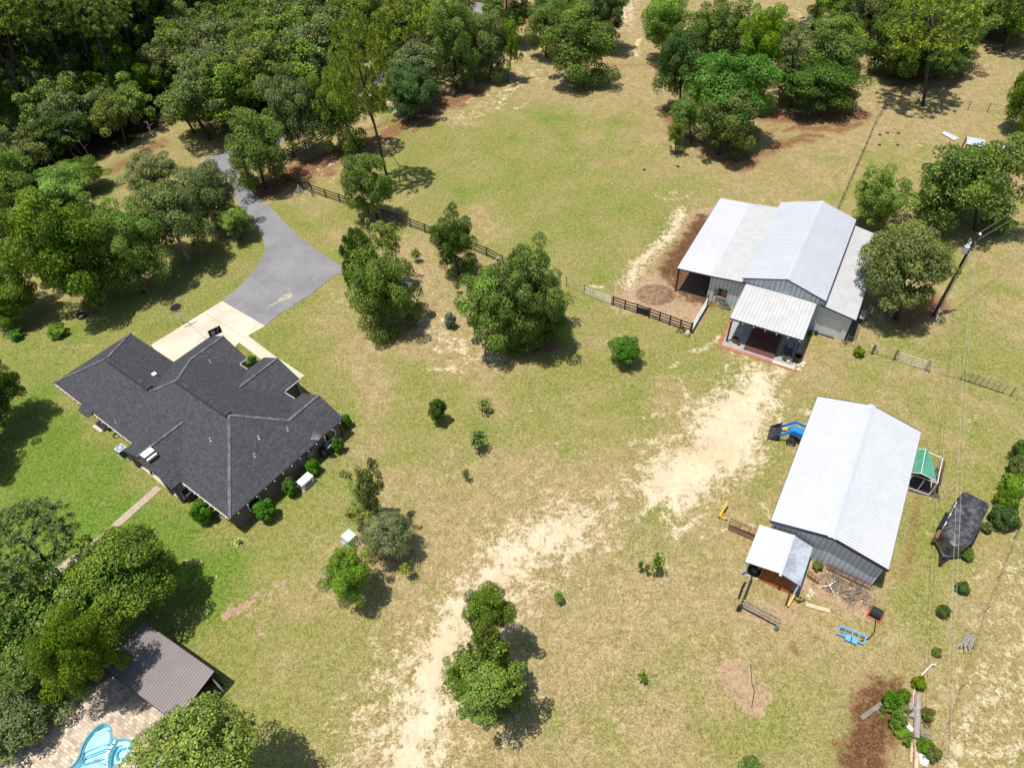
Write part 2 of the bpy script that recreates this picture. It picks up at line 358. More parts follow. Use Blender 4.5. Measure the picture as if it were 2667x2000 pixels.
# forest floor
area('floor', [(-900, 700), (-100, 700), (60, 520), (200, 440), (330, 380), (470, 300), (640, 330), (800, 150), (1000, 120), (1300, 20), (1350, -60), (900, -330), (-900, -330)], 1, 3)
area('floor', [(1660, -60), (1720, 60), (1760, 60), (1800, -60)], .7, 3); area('floor', [(2150, -60), (2200, 40), (2700, 20), (2700, -100)], .9, 3)
area('floor', [(-300, 1480), (60, 1480), (330, 1700), (100, 1900), (-300, 1900)], .8, 1.5)
rg = random.Random(21)
def spray(ch, path, n, spread, ln, wd, st, jit=.35):
    "many small ragged strokes scattered along a path, roughly following it"
    P = path
    for _ in range(n):
        i = rg.randrange(len(P) - 1); f = rg.random(); x = P[i][0] + (P[i + 1][0] - P[i][0]) * f; y = P[i][1] + (P[i + 1][1] - P[i][1]) * f
        a = math.atan2(P[i + 1][1] - P[i][1], P[i + 1][0] - P[i][0]); o = rg.gauss(0, spread); x -= math.sin(a) * o; y += math.cos(a) * o
        a += rg.uniform(-jit, jit); l = rg.uniform(*ln); s = rg.uniform(*st); w = rg.uniform(*wd); k1 = rg.uniform(-.3, .3) * l
        stroke(ch, [(x - math.cos(a) * l, y - math.sin(a) * l), (x - math.sin(a) * k1, y + math.cos(a) * k1), (x + math.cos(a) * l, y + math.sin(a) * l)], w, s, w * .5 + .45)
TRK = [(1620, 1320), (1480, 1380), (1360, 1440), (1270, 1530), (1190, 1650), (1130, 1780), (1080, 1900), (1020, 2040)]
spray('sand', TRK, 150, 42, (15, 60), (.15, .8), (.45, .95)); spray('sand', [(p[0] - 110, p[1] + 40) for p in TRK[4:]], 60, 26, (12, 45), (.1, .6), (.4, .8)); spray('sand', [(1600, 1330), (1520, 1440), (1420, 1540), (1330, 1700), (1290, 1850)], 55, 45, (10, 40), (.1, .6), (.4, .75))
spray('sand', [(1980, 970), (1900, 1080), (1800, 1200), (1700, 1280)], 110, 80, (10, 45), (.15, .8), (.45, .95), 1.0)
spray('sand', [(1050, 790), (1140, 870), (1250, 930)], 50, 34, (8, 40), (.1, .5), (.45, .85)); spray('sand', [(1000, 640), (1060, 720), (1050, 800)], 30, 25, (8, 25), (.1, .5), (.4, .7))
spray('sand', [(1380, 120), (1440, 170), (1300, 240), (1210, 320), (1040, 290), (860, 440)], 60, 26, (8, 30), (.3, 1.2), (.45, .8)); spray('sand', [(1640, 0), (1620, 60), (1600, 130)], 25, 30, (8, 30), (.4, 1.4), (.5, .9))
spray('sand', [(1770, 560), (1745, 620), (1650, 700), (1640, 740), (1560, 750)], 40, 18, (8, 25), (.1, .5), (.45, .8)); spray('sand', [(1700, 510), (1800, 520), (1900, 500)], 22, 14, (8, 25), (.1, .5), (.45, .75))
spray('sand', [(2650, 1420), (2600, 1600), (2560, 1800), (2520, 1980)], 110, 50, (12, 45), (.15, .7), (.35, .75)); spray('sand', [(2200, 300), (2400, 350), (2600, 450), (2640, 700)], 40, 60, (8, 22), (.2, .7), (.35, .6))
spray('sand', [(1960, 1360), (1860, 1385), (1780, 1370)], 20, 14, (8, 20), (.1, .3), (.4, .8)); spray('sand', [(700, 700), (760, 640)], 1, 5, (3, 5), (.1, .2), (.3, .4)); spray('sand', [(690, 690), (660, 780), (760, 790), (860, 740), (890, 780)], 36, 9, (4, 18), (.05, .3), (.4, .75))
spray('green', [(1040, 1100), (1300, 1050), (1500, 1100), (1750, 1000)], 40, 70, (15, 60), (.6, 3), (.4, .75), 1.2); spray('green', [(1000, 400), (1300, 450), (1600, 500), (1500, 700)], 70, 110, (15, 60), (.6, 4), (.45, .8), 1.5)
spray('green', [(2100, 420), (2400, 500), (2550, 700), (2400, 950), (2600, 1150), (2450, 1400)], 60, 70, (10, 40), (.5, 2.5), (.4, .7), 1.5); spray('green', [(850, 1700), (700, 1850), (900, 1950), (1700, 1850), (2000, 1900)], 40, 70, (15, 50), (.5, 3), (.35, .65), 1.5)
spray('bare', [(1500, 1500), (1700, 1650), (1600, 1900), (1300, 1900)], 60, 110, (15, 60), (.5, 3), (.4, .8), 1.5); spray('bare', [(900, 900), (1000, 1100), (900, 1500), (1100, 1300)], 40, 80, (15, 50), (.5, 3), (.35, .7), 1.5); spray('bare', [(1200, 300), (1700, 450), (2200, 600), (2500, 1000)], 50, 120, (15, 50), (.5, 3), (.3, .65), 1.5)
spray('bare', [(60, 930), (250, 1150), (350, 1450), (600, 1600)], 30, 60, (6, 22), (.1, .8), (.35, .7), 1.5); spray('dirt', [(480, 1500), (620, 1590), (720, 1540), (680, 1650)], 22, 22, (4, 16), (.05, .3), (.5, .9), .8)
spray('straw', [(1240, 240), (1060, 320), (930, 390), (740, 470)], 40, 25, (8, 40), (.4, 2), (.5, .9)); spray('straw', [(1740, 310), (1900, 410), (2040, 350), (2220, 300)], 50, 28, (8, 40), (.4, 2), (.5, .9)); spray('straw', [(2310, 210), (2480, 200), (2640, 110)], 26, 18, (8, 30), (.5, 2), (.5, .9))
spray('mulch', [(1850, 560), (1790, 640), (1760, 700), (1820, 760), (1900, 740)], 40, 22, (6, 24), (.1, .6), (.4, .9), 1.2); spray('dirt', [(1850, 530), (1760, 620), (1700, 720), (1610, 780)], 40, 20, (6, 24), (.1, .6), (.4, .9), 1.2)
spray('straw', [(2300, 1770), (2240, 1850), (2200, 1960), (2190, 2030)], 50, 24, (5, 20), (.1, .5), (.4, .9), 1.2); spray('mulch', [(2290, 1830), (2270, 1900), (2250, 2000)], 30, 24, (5, 20), (.1, .5), (.5, 1), 1.2)
spray('green', [(1000, 1200), (1160, 1700), (1120, 1900)], 30, 20, (8, 30), (.1, .6), (.5, .8))
for o in (0, 16):
    stroke('bare', [(1900, 965 + o), (1700, 985 + o), (1450, 1040 + o), (1200, 1150 + o), (1050, 1300 + o), (1000, 1420 + o)], .3, .75, .5); stroke('bare', [(1560, 1300 + o), (1400, 1180 + o), (1250, 1000 + o)], .3, .6, .5)
    stroke('bare', [(2320, 950 + o), (2300, 1000 + o), (2420, 1130 + o), (2440, 1300 + o), (2400, 1560 + o), (2250, 1760 + o)], .3, .6, .5); stroke('bare', [(960, 560 + o), (1200, 430 + o), (1500, 380 + o), (1750, 420 + o)], .3, .5, .5)
for _ in range(46):
    i = rg.random(); x, y = 1960 - 260 * i + rg.gauss(0, 40), 1010 + 270 * i + rg.gauss(0, 40); a = rg.uniform(1.2, 2.6); l = rg.uniform(15, 60); kx = rg.uniform(-25, 25)
    stroke('rut', [(x - math.cos(a) * l, y - math.sin(a) * l), (x + kx, y + kx * .4), (x + math.cos(a) * l, y + math.sin(a) * l)], .05, rg.uniform(.3, .75), .28)
for o in (0, 14): stroke('rut', [(1700, 1255 + o), (1790, 1262 + o), (1860, 1240 + o), (1900 - o * .3, 1200), (1908 - o * .3, 1150), (1880, 1110)], .08, .8, .3)
stroke('rut', [(1800, 1160), (1830, 1180), (1850, 1150)], 1.2, .7, .9); stroke('rut', [(1850, 1080), (1870, 1090)], 1.0, .6, .8)
for o in (-9, 9):
    for P_ in (TRK[2:],): stroke('rut', [(x + o, y) for x, y in P_], .1, .45, .3)
spray('rut', TRK, 60, 25, (15, 50), (.05, .12), (.3, .7), .15)
def spline(pts, n=8):
    out = []; m_ = len(pts)
    for i in range(m_):
        a, b, c, d = (Vector((*pts[(i + j - 1) % m_], 0)) for j in range(4))
        for s in range(n):
            t = s / n; out.append(.5 * ((2 * b) + (-a + c) * t + (2 * a - 5 * b + 4 * c - d) * t * t + (-a + 3 * b - 3 * c + d) * t ** 3))
    return [(v.x, v.y) for v in out]
sc_ = lambda x, y: (130 + x / 4.514, 1700 + y / 4.514)
pool_px = spline([sc_(*p) for p in ((640, 815), (710, 850), (735, 930), (750, 985), (800, 1003), (890, 997), (950, 1030), (970, 1090), (940, 1170), (890, 1250), (830, 1310), (760, 1335), (720, 1420), (600, 1550), (300, 1600), (50, 1500), (110, 1410), (200, 1350), (280, 1290), (330, 1210), (360, 1110), (410, 1010), (500, 900), (570, 840))], 6)
POOLW = [G(x, y, .07) for x, y in pool_px]
nx_, ny_ = len(gx), len(gy)
me = bpy.data.meshes.new('ground'); verts = np.stack([XX, YY, np.zeros_like(XX)], 1).astype(np.float32)
idx = np.arange(nx_ * ny_).reshape(ny_, nx_)
q = np.stack([idx[:-1, :-1], idx[:-1, 1:], idx[1:, 1:], idx[1:, :-1]], -1).reshape(-1, 4)
_cx = XX[q].mean(1); _cy = YY[q].mean(1); _keep = np.ones(len(q), bool); _ins = np.zeros(len(q), bool); _d = np.full(len(q), 1e9)
for _a, _b in zip(POOLW, POOLW[1:] + POOLW[:1]):
    _c = ((_a.y > _cy) != (_b.y > _cy)) & (_cx < (_b.x - _a.x) * (_cy - _a.y) / ((_b.y - _a.y) or 1e-9) + _a.x); _ins ^= _c; _d = np.minimum(_d, np.hypot(_cx - _a.x, _cy - _a.y))
q = q[~(_ins | (_d < .42))]
def fast_mesh(me, verts, quads):
    me.vertices.add(len(verts)); me.vertices.foreach_set('co', np.ascontiguousarray(verts, dtype=np.float32).ravel())
    me.loops.add(quads.size); me.loops.foreach_set('vertex_index', quads.ravel().astype(np.int32))
    me.polygons.add(len(quads)); me.polygons.foreach_set('loop_start', np.arange(0, quads.size, 4, dtype=np.int32))
    me.update(calc_edges=True)
fast_mesh(me, verts, q)
for nm, ks in (('cover_a', ('sand', 'green', 'straw', 'mulch')), ('cover_b', ('dirt', 'floor', 'lush', 'bare'))):
    for j in (0, 1):
        arr = np.ones((XX.size, 4), dtype=np.float32)
        arr[:, 0] = CH[ks[j * 2]]; arr[:, 1] = CH[ks[j * 2 + 1]]; arr[:, 2] = CH['rut']
        at = me.attributes.new(nm + str(j), 'FLOAT_COLOR', 'POINT'); at.data.foreach_set('color', arr.ravel())
k = N('ground_cover')
def chan(nm):
    a = k.n('Attribute'); a.attribute_name = nm; s = k.n('SeparateColor'); k.l(a.outputs['Color'], s.inputs[0]); return s.outputs[0], s.outputs[1], s.outputs[2]
sand, green, rut = chan('cover_a0'); straw, mulch, _x = chan('cover_a1'); dirt, floor_, _x = chan('cover_b0'); lush, bare, _x = chan('cover_b1')
n_huge = k.noise(.055, 3); n_big = k.noise(.22, 4, .6); n_mid = k.noise(.9, 4, .6); n_sm = k.noise(2.6, 4, .65, dist=.6); n_fine = k.noise(7.5, 3, .7, dist=.8); n_xf = k.noise(19, 2, .7)
n_mf = k.noise(3.6, 3, .75, dist=1.2)
fl = k.math('ADD', k.math('MULTIPLY', n_fine, .55), k.math('MULTIPLY', n_mf, .45))
tan = k.mix(k.ramp(n_mid, .35, .65), (.235, .180, .075), (.305, .235, .108))
tan = k.mix(k.ramp(fl, .50, .60, 0, .55), tan, (.47, .37, .205))
tan = k.mix(k.ramp(fl, .50, .41, 0, .55), tan, (.115, .090, .026))
olive = k.mix(k.ramp(n_sm, .35, .65), (.160, .160, .038), (.240, .222, .066))
olive = k.mix(k.ramp(fl, .50, .60, 0, .45), olive, (.37, .33, .145))
olive = k.mix(k.ramp(fl, .50, .41, 0, .7), olive, (.080, .088, .016))
grn = k.mix(k.ramp(n_sm, .35, .65), (.085, .140, .016), (.155, .205, .030))
grn = k.mix(k.ramp(fl, .5, .60, 0, .5), grn, (.26, .28, .085))
grn = k.mix(k.ramp(fl, .50, .41, 0, .7), grn, (.040, .068, .009))
n_zone = k.noise(.11, 4, .5)
mess = k.math('ADD', k.math('MULTIPLY', n_zone, .40), k.math('ADD', k.math('MULTIPLY', n_big, .38), k.math('MULTIPLY', n_sm, .22)))
hug = k.math('MULTIPLY', k.math('SUBTRACT', n_huge, .5), .7)
def mask(ch, noise, amp, a, b):
    v = k.math('ADD', ch, k.math('MULTIPLY', k.math('SUBTRACT', noise, .5), amp)); return k.ramp(v, a, b)
gsig = k.math('ADD', k.math('ADD', k.math('MULTIPLY', green, 1.1), hug), .34)
gsig = k.math('SUBTRACT', gsig, k.math('MULTIPLY', bare, .42))
c = k.mix(mask(gsig, mess, 2.8, .02, .95), tan, olive)
pk = k.math('ADD', k.math('MULTIPLY', n_mid, .5), k.math('ADD', k.math('MULTIPLY', n_mf, .30), k.math('MULTIPLY', n_big, .30)))
c = k.mix(k.math('MULTIPLY', k.ramp(pk, .605, .68), k.math('ADD', k.math('MULTIPLY', bare, .45), .12)), c, (.50, .40, .245))
c = k.mix(k.ramp(pk, .47, .40, 0, .35), c, (.085, .110, .020))
c = k.mix(mask(green, mess, 3.2, .45, 1.25), c, grn)
c = k.mix(k.math('MULTIPLY', mask(lush, mess, 2.0, .40, 1.1), .75), c, k.mix(k.ramp(fl, .43, .57), (.046, .100, .010), (.150, .225, .028)))
mess2 = k.math('ADD', k.math('MULTIPLY', n_mid, .45), k.math('ADD', k.math('MULTIPLY', n_sm, .30), k.math('MULTIPLY', n_fine, .35)))
pale = k.mix(k.ramp(n_big, .35, .65), (.50, .405, .27), (.61, .51, .36))
pale = k.mix(k.ramp(n_sm, .40, .62, 0, .5), pale, (.52, .38, .21))
pale = k.mix(k.ramp(n_xf, .45, .6, 0, .35), pale, (.66, .56, .41))
mp = k.n('Mapping'); mp.inputs['Rotation'].default_value = (0, 0, R(-35)); mp.inputs['Scale'].default_value = (2.4, .22, 1); k.l(k.pos(), mp.inputs[0])
pale = k.mix(k.ramp(k.noise(1.6, 5, .7, mp.outputs[0], 1.2), .52, .68, 0, .45), pale, (.36, .27, .17))
pale = k.mix(k.ramp(k.noise(.5, 4, .6, dist=1.5), .56, .68, 0, .5), pale, (.40, .34, .27))
pale = k.mix(k.math('MULTIPLY', rut, k.ramp(n_fine, .38, .6)), pale, (.34, .235, .135))
c = k.mix(k.math('MULTIPLY', mask(bare, mess2, 3.0, .45, 1.3), .8), c, k.mix(k.ramp(fl, .40, .60), (.19, .130, .062), (.44, .335, .195)))
strw = k.mix(k.ramp(fl, .40, .62), (.095, .042, .017), (.30, .165, .085))
c = k.mix(mask(straw, mess2, 1.6, .40, .78), c, strw)
dr = k.mix(k.ramp(n_sm, .35, .65), (.22, .135, .075), (.34, .23, .14)); dr = k.mix(k.ramp(fl, .42, .6, 0, .6), dr, (.44, .32, .205))
c = k.mix(mask(dirt, mess2, 2.2, .38, .68), c, dr)
mess3 = k.math('ADD', k.math('MULTIPLY', n_mid, .40), k.math('ADD', k.math('MULTIPLY', n_sm, .35), k.math('MULTIPLY', fl, .45)))
c = k.mix(mask(sand, k.math('SUBTRACT', mess3, .10), 3.0, .38, .86), c, pale)
ml = k.mix(k.ramp(fl, .40, .62), (.050, .026, .013), (.19, .095, .042))
c = k.mix(mask(mulch, mess2, 2.4, .38, .72), c, ml)
ff = k.mix(k.ramp(n_sm, .4, .6), (.030, .026, .010), (.085, .055, .022)); ff = k.mix(k.ramp(n_mid, .52, .66), ff, (.035, .055, .010))
c = k.mix(mask(floor_, n_mid, 1.2, .4, .7), c, ff)
k.l(c, k.p.inputs['Base Color']); k.p.inputs['Roughness'].default_value = .95; k.p.inputs['Specular IOR Level'].default_value = .1
k.bump(k.math('ADD', n_fine, k.math('MULTIPLY', n_sm, 1.5)), .5, .06)
me.materials.append(k.m)
go = bpy.data.objects.new('ground', me); COL.objects.link(go); tag(go, kind='structure')

# ------------------------------------------------ paved surfaces
def ragged(P, z, step=.45, j=.05):
    out = []
    for a, b in zip(P, P[1:] + P[:1]):
        n = max(1, int((b - a).length / step))
        for i in range(n): p = a.lerp(b, i / n); out.append(Vector((p.x + rj.uniform(-j, j), p.y + rj.uniform(-j, j), z)))
    return out
rj = random.Random(4)
def flat(name, pts, z, mt, t=.05): return struct(name, MB().slab([Vector((p.x, p.y, z)) for p in px2w(pts)], t), mt)
k = N('asphalt'); a1 = k.noise(.25, 5, .6); a2 = k.noise(14, 3, .7); a3 = k.noise(1.3, 4, .6, dist=1.5)
c = k.mix(k.ramp(a1, .3, .7), (.150, .146, .150), (.205, .198, .200)); c = k.mix(k.ramp(a2, .35, .7, 0, .35), c, (.27, .262, .26)); c = k.mix(k.ramp(a3, .56, .64, 0, .35), c, (.13, .125, .135))
vo = k.n('TexVoronoi'); vo.feature = 'DISTANCE_TO_EDGE'; vo.inputs['Scale'].default_value = .28; wob = k.n('VectorMath', operation='ADD'); k.l(k.pos(), wob.inputs[0])
nv = k.n('TexNoise'); nv.inputs['Scale'].default_value = .8; k.l(k.pos(), nv.inputs['Vector']); k.l(nv.outputs['Color'], wob.inputs[1]); k.l(wob.outputs[0], vo.inputs['Vector'])
c = k.mix(k.math('MULTIPLY', k.ramp(vo.outputs['Distance'], .008, .001, 0, .55), k.ramp(a3, .50, .58)), c, (.075, .072, .075))
c = k.mix(k.ramp(k.noise(.9, 5, .7), .55, .72, 0, .4), c, (.29, .27, .25))
k.l(c, k.p.inputs['Base Color']); k.p.inputs['Roughness'].default_value = .9; k.bump(a2, .3, .02); ASPH = k.m
def band(pts, wid):
    L = []; Rr = []; P = px2w(pts); n = len(P)
    for i, p in enumerate(P):
        d = (P[min(i + 1, n - 1)] - P[max(i - 1, 0)]).normalized(); s = Vector((-d.y, d.x, 0)) * wid / 2; L.append(p + s); Rr.append(p - s)
    return L + Rr[::-1]
drive_px = [(579, 785), (605, 762), (636, 735), (668, 694), (684, 672), (690, 645), (683, 608), (658, 577), (630, 545), (610, 510), (595, 482), (578, 450), (560, 421), (562, 408), (590, 405), (604, 420), (620, 445), (650, 492), (678, 520), (707, 542), (745, 583), (783, 621), (840, 662), (871, 684), (903, 705), (940, 722), (940, 735), (906, 718), (890, 714), (871, 719), (827, 754), (777, 790), (726, 820), (691, 850)]
mb = MB(); z = .045
mb.slab(ragged(px2w(drive_px), z), .06)
struct('driveway', mb, ASPH)
bd = band([(545, 440), (600, 405), (700, 362), (790, 320), (870, 272), (935, 235), (1010, 188), (1100, 128), (1180, 70), (1260, 10)], 4.6)
mb = MB(); n = len(bd)
for i in range(n // 2 - 1): mb.poly([bd[i] + Vector((0, 0, .041)), bd[i + 1] + Vector((0, 0, .041)), bd[n - 2 - i] + Vector((0, 0, .041)), bd[n - 1 - i] + Vector((0, 0, .041))])
struct('road', mb, ASPH)
flat('sand_patch', [(722, 786), (735, 772), (755, 762), (764, 766), (760, 776), (742, 784), (728, 788), (700, 802), (684, 816), (700, 798)], .052, mat('loose_sand', (.40, .345, .27), .95, 0, .25, 2), .006)
k = N('concrete_slab'); a1 = k.noise(.35, 5, .6); a2 = k.noise(9, 3, .7)
c = k.mix(k.ramp(a1, .3, .7), (.45, .385, .29), (.56, .49, .38)); c = k.mix(k.ramp(a2, .55, .75, 0, .3), c, (.40, .32, .22))
k.l(c, k.p.inputs['Base Color']); k.p.inputs['Roughness'].default_value = .85; CONC = k.m
flat('concrete_apron', [(579, 785), (691, 850), (633, 883), (560, 960), (500, 985), (440, 960), (394, 899)], .06, CONC, .1)
mb = MB()
for a, b in (((494, 845), (540, 885)), ((537, 817), (640, 880))):
    A_, B_ = G(*a, .065), G(*b, .065); mb.bar(A_, B_, .03, .006)
struct('concrete_joint', mb, mat('joint', (.12, .1, .07), .9))
w1 = band([(622, 874), (700, 934), (782, 988)], 1.25)
mb = MB().slab([p + Vector((0, 0, .056)) for p in w1], .1); struct('front_walk', mb, CONC)
k = N('brick_path_pavers'); br = k.n('TexBrick'); k.l(k.pos(), br.inputs['Vector']); br.inputs['Scale'].default_value = 2.2
br.inputs['Color1'].default_value = (.50, .40, .30, 1); br.inputs['Color2'].default_value = (.38, .29, .21, 1); br.inputs['Mortar'].default_value = (.18, .13, .09, 1); br.inputs['Mortar Size'].default_value = .03
k.l(br.outputs[0], k.p.inputs['Base Color']); k.p.inputs['Roughness'].default_value = .9; PATHM = k.m
pb_ = band([(415, 1269), (380, 1300), (340, 1335), (310, 1362), (280, 1392), (200, 1450), (120, 1510)], .78)
mb = MB(); n = len(pb_)
for i in range(n // 2 - 1): mb.slab([pb_[i] + Vector((0, 0, .05)), pb_[i + 1] + Vector((0, 0, .05)), pb_[n - 2 - i] + Vector((0, 0, .05)), pb_[n - 1 - i] + Vector((0, 0, .05))][::1], .05)
struct('brick_path', mb, PATHM)
# pool deck of mixed pavers
k = N('pool_pavers'); mp = k.n('Mapping'); mp.inputs['Rotation'].default_value = (0, 0, R(32)); k.l(k.pos(), mp.inputs[0])
br = k.n('TexBrick'); k.l(mp.outputs[0], br.inputs['Vector']); br.inputs['Scale'].default_value = 1.0; br.offset = .5
br.inputs['Brick Width'].default_value = .36; br.inputs['Row Height'].default_value = .22; br.inputs['Mortar Size'].default_value = .012
br.inputs['Color1'].default_value = (.60, .47, .33, 1); br.inputs['Color2'].default_value = (.22, .17, .135, 1); br.inputs['Mortar'].default_value = (.16, .12, .09, 1); br.inputs['Bias'].default_value = -.15
nn = k.noise(1.1, 3); c = k.mix(k.ramp(nn, .4, .65, 0, .4), br.outputs[0], (.50, .42, .34)); k.l(c, k.p.inputs['Base Color']); k.p.inputs['Roughness'].default_value = .85
PAV = k.m
DECK_PX = ([(300, 1725), (452, 1868), (520, 1960), (520, 2150), (-200, 2150), (-200, 1990), (20, 1860), (110, 1810), (200, 1790), (300, 1760)])

from mathutils.geometry import tessellate_polygon
_o = [Vector((p.x, p.y, 0)) for p in px2w(DECK_PX)]; _h = [Vector((p.x, p.y, 0)) for p in POOLW]; _t = tessellate_polygon([_o, _h]); _all = _o + _h; mb = MB()
mb.add([Vector((p.x, p.y, .06)) for p in _all], [tuple(t) if (_all[t[1]] - _all[t[0]]).cross(_all[t[2]] - _all[t[0]]).z > 0 else tuple(t)[::-1] for t in _t])
struct('pool_deck', mb, PAV)
# ------------------------------------------------ house
hF = frame(-45.568, 49.199, -38.096)
def hinv(p):
    x, y = p.x + 45.568, p.y - 49.199; t = R(-38.096); return (x * math.cos(t) + y * math.sin(t), -x * math.sin(t) + y * math.cos(t))
A_, B1, Bm, B2, m0, he, hs = 27.4, 8.66, 12.23, 13.2, 7.6, 2.5, .528
h1, hm = B1 / 2, Bm / 2; gh = 2.93; g1 = m0 + 2 * gh; Gb = 13.27; c0, c1, Cb = 14.82, 20.17, 14.34; chh = (c1 - c0) / 2; cm = c0 + chh; w_ = 5.56
p0, p1, pb = 13.53, 20.84, 1.04; ph = (p1 - p0) / 2; pm = p0 + ph
Z = lambda t: he + hs * t
k = N('roof_shingles'); tc = k.n('TexCoord'); br = k.n('TexBrick'); k.l(tc.outputs['UV'], br.inputs['Vector']); br.inputs['Scale'].default_value = 1.0
br.inputs['Brick Width'].default_value = .40; br.inputs['Row Height'].default_value = .20; br.inputs['Mortar Size'].default_value = .03; br.inputs['Bias'].default_value = -.2; br.offset_frequency = 2; br.offset = .37
br.inputs['Color1'].default_value = (.040, .040, .046, 1); br.inputs['Color2'].default_value = (.080, .078, .087, 1); br.inputs['Mortar'].default_value = (.018, .018, .022, 1)
nn = k.noise(3.5, 4, .65, tc.outputs['UV']); n3 = k.noise(.3, 3)
c = k.mix(k.ramp(nn, .42, .65, 0, .3), br.outputs[0], (.098, .096, .104)); c = k.mix(k.ramp(n3, .35, .65, 0, .25), c, (.050, .049, .054))
k.l(c, k.p.inputs['Base Color']); k.p.inputs['Roughness'].default_value = .8; k.p.inputs['Specular IOR Level'].default_value = .35; k.bump(br.outputs['Fac'], -.5, .02); SH = k.m
capm = mat('ridge_cap_shingles', (.15, .146, .158), .85, 0, .4, 1.6)
house = thing('house', 'long brick ranch house with a dark grey shingle hip roof and three gabled wings', 'house', hF(13.7, 6, 0))
P = lambda a, b, t: hF(a, b, Z(t))
planes = [([P(0, 0, 0), P(A_, 0, 0), P(A_ - hm, hm, hm), P(m0 + hm, hm, hm), P(m0 + h1, h1, h1), P(h1, h1, h1)], (1, 0)),
          ([P(0, 0, 0), P(h1, h1, h1), P(0, B1, 0)], (0, 1)),
          ([P(0, B1, 0), P(h1, h1, h1), P(m0 + h1, h1, h1), P(m0, B1, 0)], (1, 0)),
          ([P(m0, B1, 0), P(m0 + h1, h1, h1), P(m0 + hm, hm, hm), P(m0 + gh, Bm - gh, gh), P(m0 + gh, Gb, gh), P(m0, Gb, 0)], (0, 1)),
          ([P(m0 + hm, hm, hm), P(A_ - hm, hm, hm), P(A_ - w_ / 2, Bm - w_ / 2, w_ / 2), P(A_ - w_, Bm, 0), P(g1, Bm, 0), P(m0 + gh, Bm - gh, gh)], (1, 0)),
          ([P(m0 + gh, Gb, gh), P(m0 + gh, Bm - gh, gh), P(g1, Bm, 0), P(g1, Gb, 0)], (0, 1)),
          ([P(c0, Cb, 0), P(c0, Bm, 0), P(cm, Bm - chh, chh), P(cm, Cb, chh)], (0, 1)),
          ([P(cm, Cb, chh), P(cm, Bm - chh, chh), P(c1, Bm, 0), P(c1, Cb, 0)], (0, 1)),
          ([P(A_, 0, 0), P(A_, B2, 0), P(A_ - w_ / 2, B2, w_ / 2), P(A_ - w_ / 2, Bm - w_ / 2, w_ / 2), P(A_ - hm, hm, hm)], (0, 1)),
          ([P(A_ - w_, B2, 0), P(A_ - w_ / 2, B2, w_ / 2), P(A_ - w_ / 2, Bm - w_ / 2, w_ / 2), P(A_ - w_, Bm, 0)], (0, 1)),
          ([P(p0, -pb, 0), P(pm, -pb, ph), P(pm, ph, ph), P(p0, 0, 0)], (0, 1)),
          ([P(pm, -pb, ph), P(p1, -pb, 0), P(p1, 0, 0), P(pm, ph, ph)], (0, 1)),
          ([hF(5.15, -.62, he - .25), hF(6.95, -.62, he - .25), hF(6.95, .25, he + .2), hF(5.15, .25, he + .2)], (1, 0))]
mb = MB(); kinds = []
for pts, kd in planes:
    nrm = (pts[1] - pts[0]).cross(pts[2] - pts[1])
    if nrm.z < 0: pts = pts[::-1]
    n0 = len(mb.f); mb.slab(pts, .05); kinds += [kd] * (len(mb.f) - n0)
tt = R(-38.096); hx = Vector((math.cos(tt), math.sin(tt), 0)); hy = Vector((-math.sin(tt), math.cos(tt), 0))
sl_f = math.sqrt(1 + hs * hs)
def ruv(p, i):
    kd = kinds[i]; q = p - Vector((-45.568, 49.199, 0)); a, b = q.dot(hx), q.dot(hy)
    return (a, b * sl_f) if kd[0] else (b, a * sl_f)
roof = mb.build('roof', SH, house, uv=ruv)
# ridge and hip caps
mb = Split()
for a, b in ((P(0, 0, 0), P(h1, h1, h1)), (P(0, B1, 0), P(h1, h1, h1)), (P(m0 + h1, h1, h1), P(m0 + hm, hm, hm)), (P(m0 + hm, hm, hm), P(m0 + gh, Bm - gh, gh)),
             (P(m0 + gh, Bm - gh, gh), P(m0 + gh, Gb, gh)), (P(A_ - hm, hm, hm), P(A_, 0, 0)), (P(A_ - hm, hm, hm), P(A_ - w_ / 2, Bm - w_ / 2, w_ / 2)),
             (P(A_ - w_ / 2, Bm - w_ / 2, w_ / 2), P(A_ - w_ / 2, B2, w_ / 2)), (P(cm, Bm - chh, chh), P(cm, Cb, chh)), (P(pm, -pb, ph), P(pm, ph, ph))):
    mb.bar(a + Vector((0, 0, .01)), b + Vector((0, 0, .01)), .26, .05)
mb.build('ridge_cap', capm, roof)
SHD = mat('ridge_vent_cap', (.050, .048, .056), .85, 0, .4, 1.6); vent = mat('ridge_vent', (.022, .022, .026), .7)
for a, b in ((P(h1 + .5, h1, h1), P(m0 + h1 - .5, h1, h1)), (P(m0 + hm + .1, hm, hm), P(A_ - hm - .1, hm, hm))):
    mb = MB()
    for sgn in (-1, 1): mb.bar(a + hy * .27 * sgn + Vector((0, 0, .0)), b + hy * .27 * sgn + Vector((0, 0, .0)), .10, .20)
    rv = mb.build('ridge_vent', vent, roof)
    mb = MB()
    for i in range(14): mb.bar(a.lerp(b, i / 14) + Vector((0, 0, .10)), a.lerp(b, (i + .93) / 14) + Vector((0, 0, .10)), .40, .05)
    mb.build('vent_cap', SHD, roof)
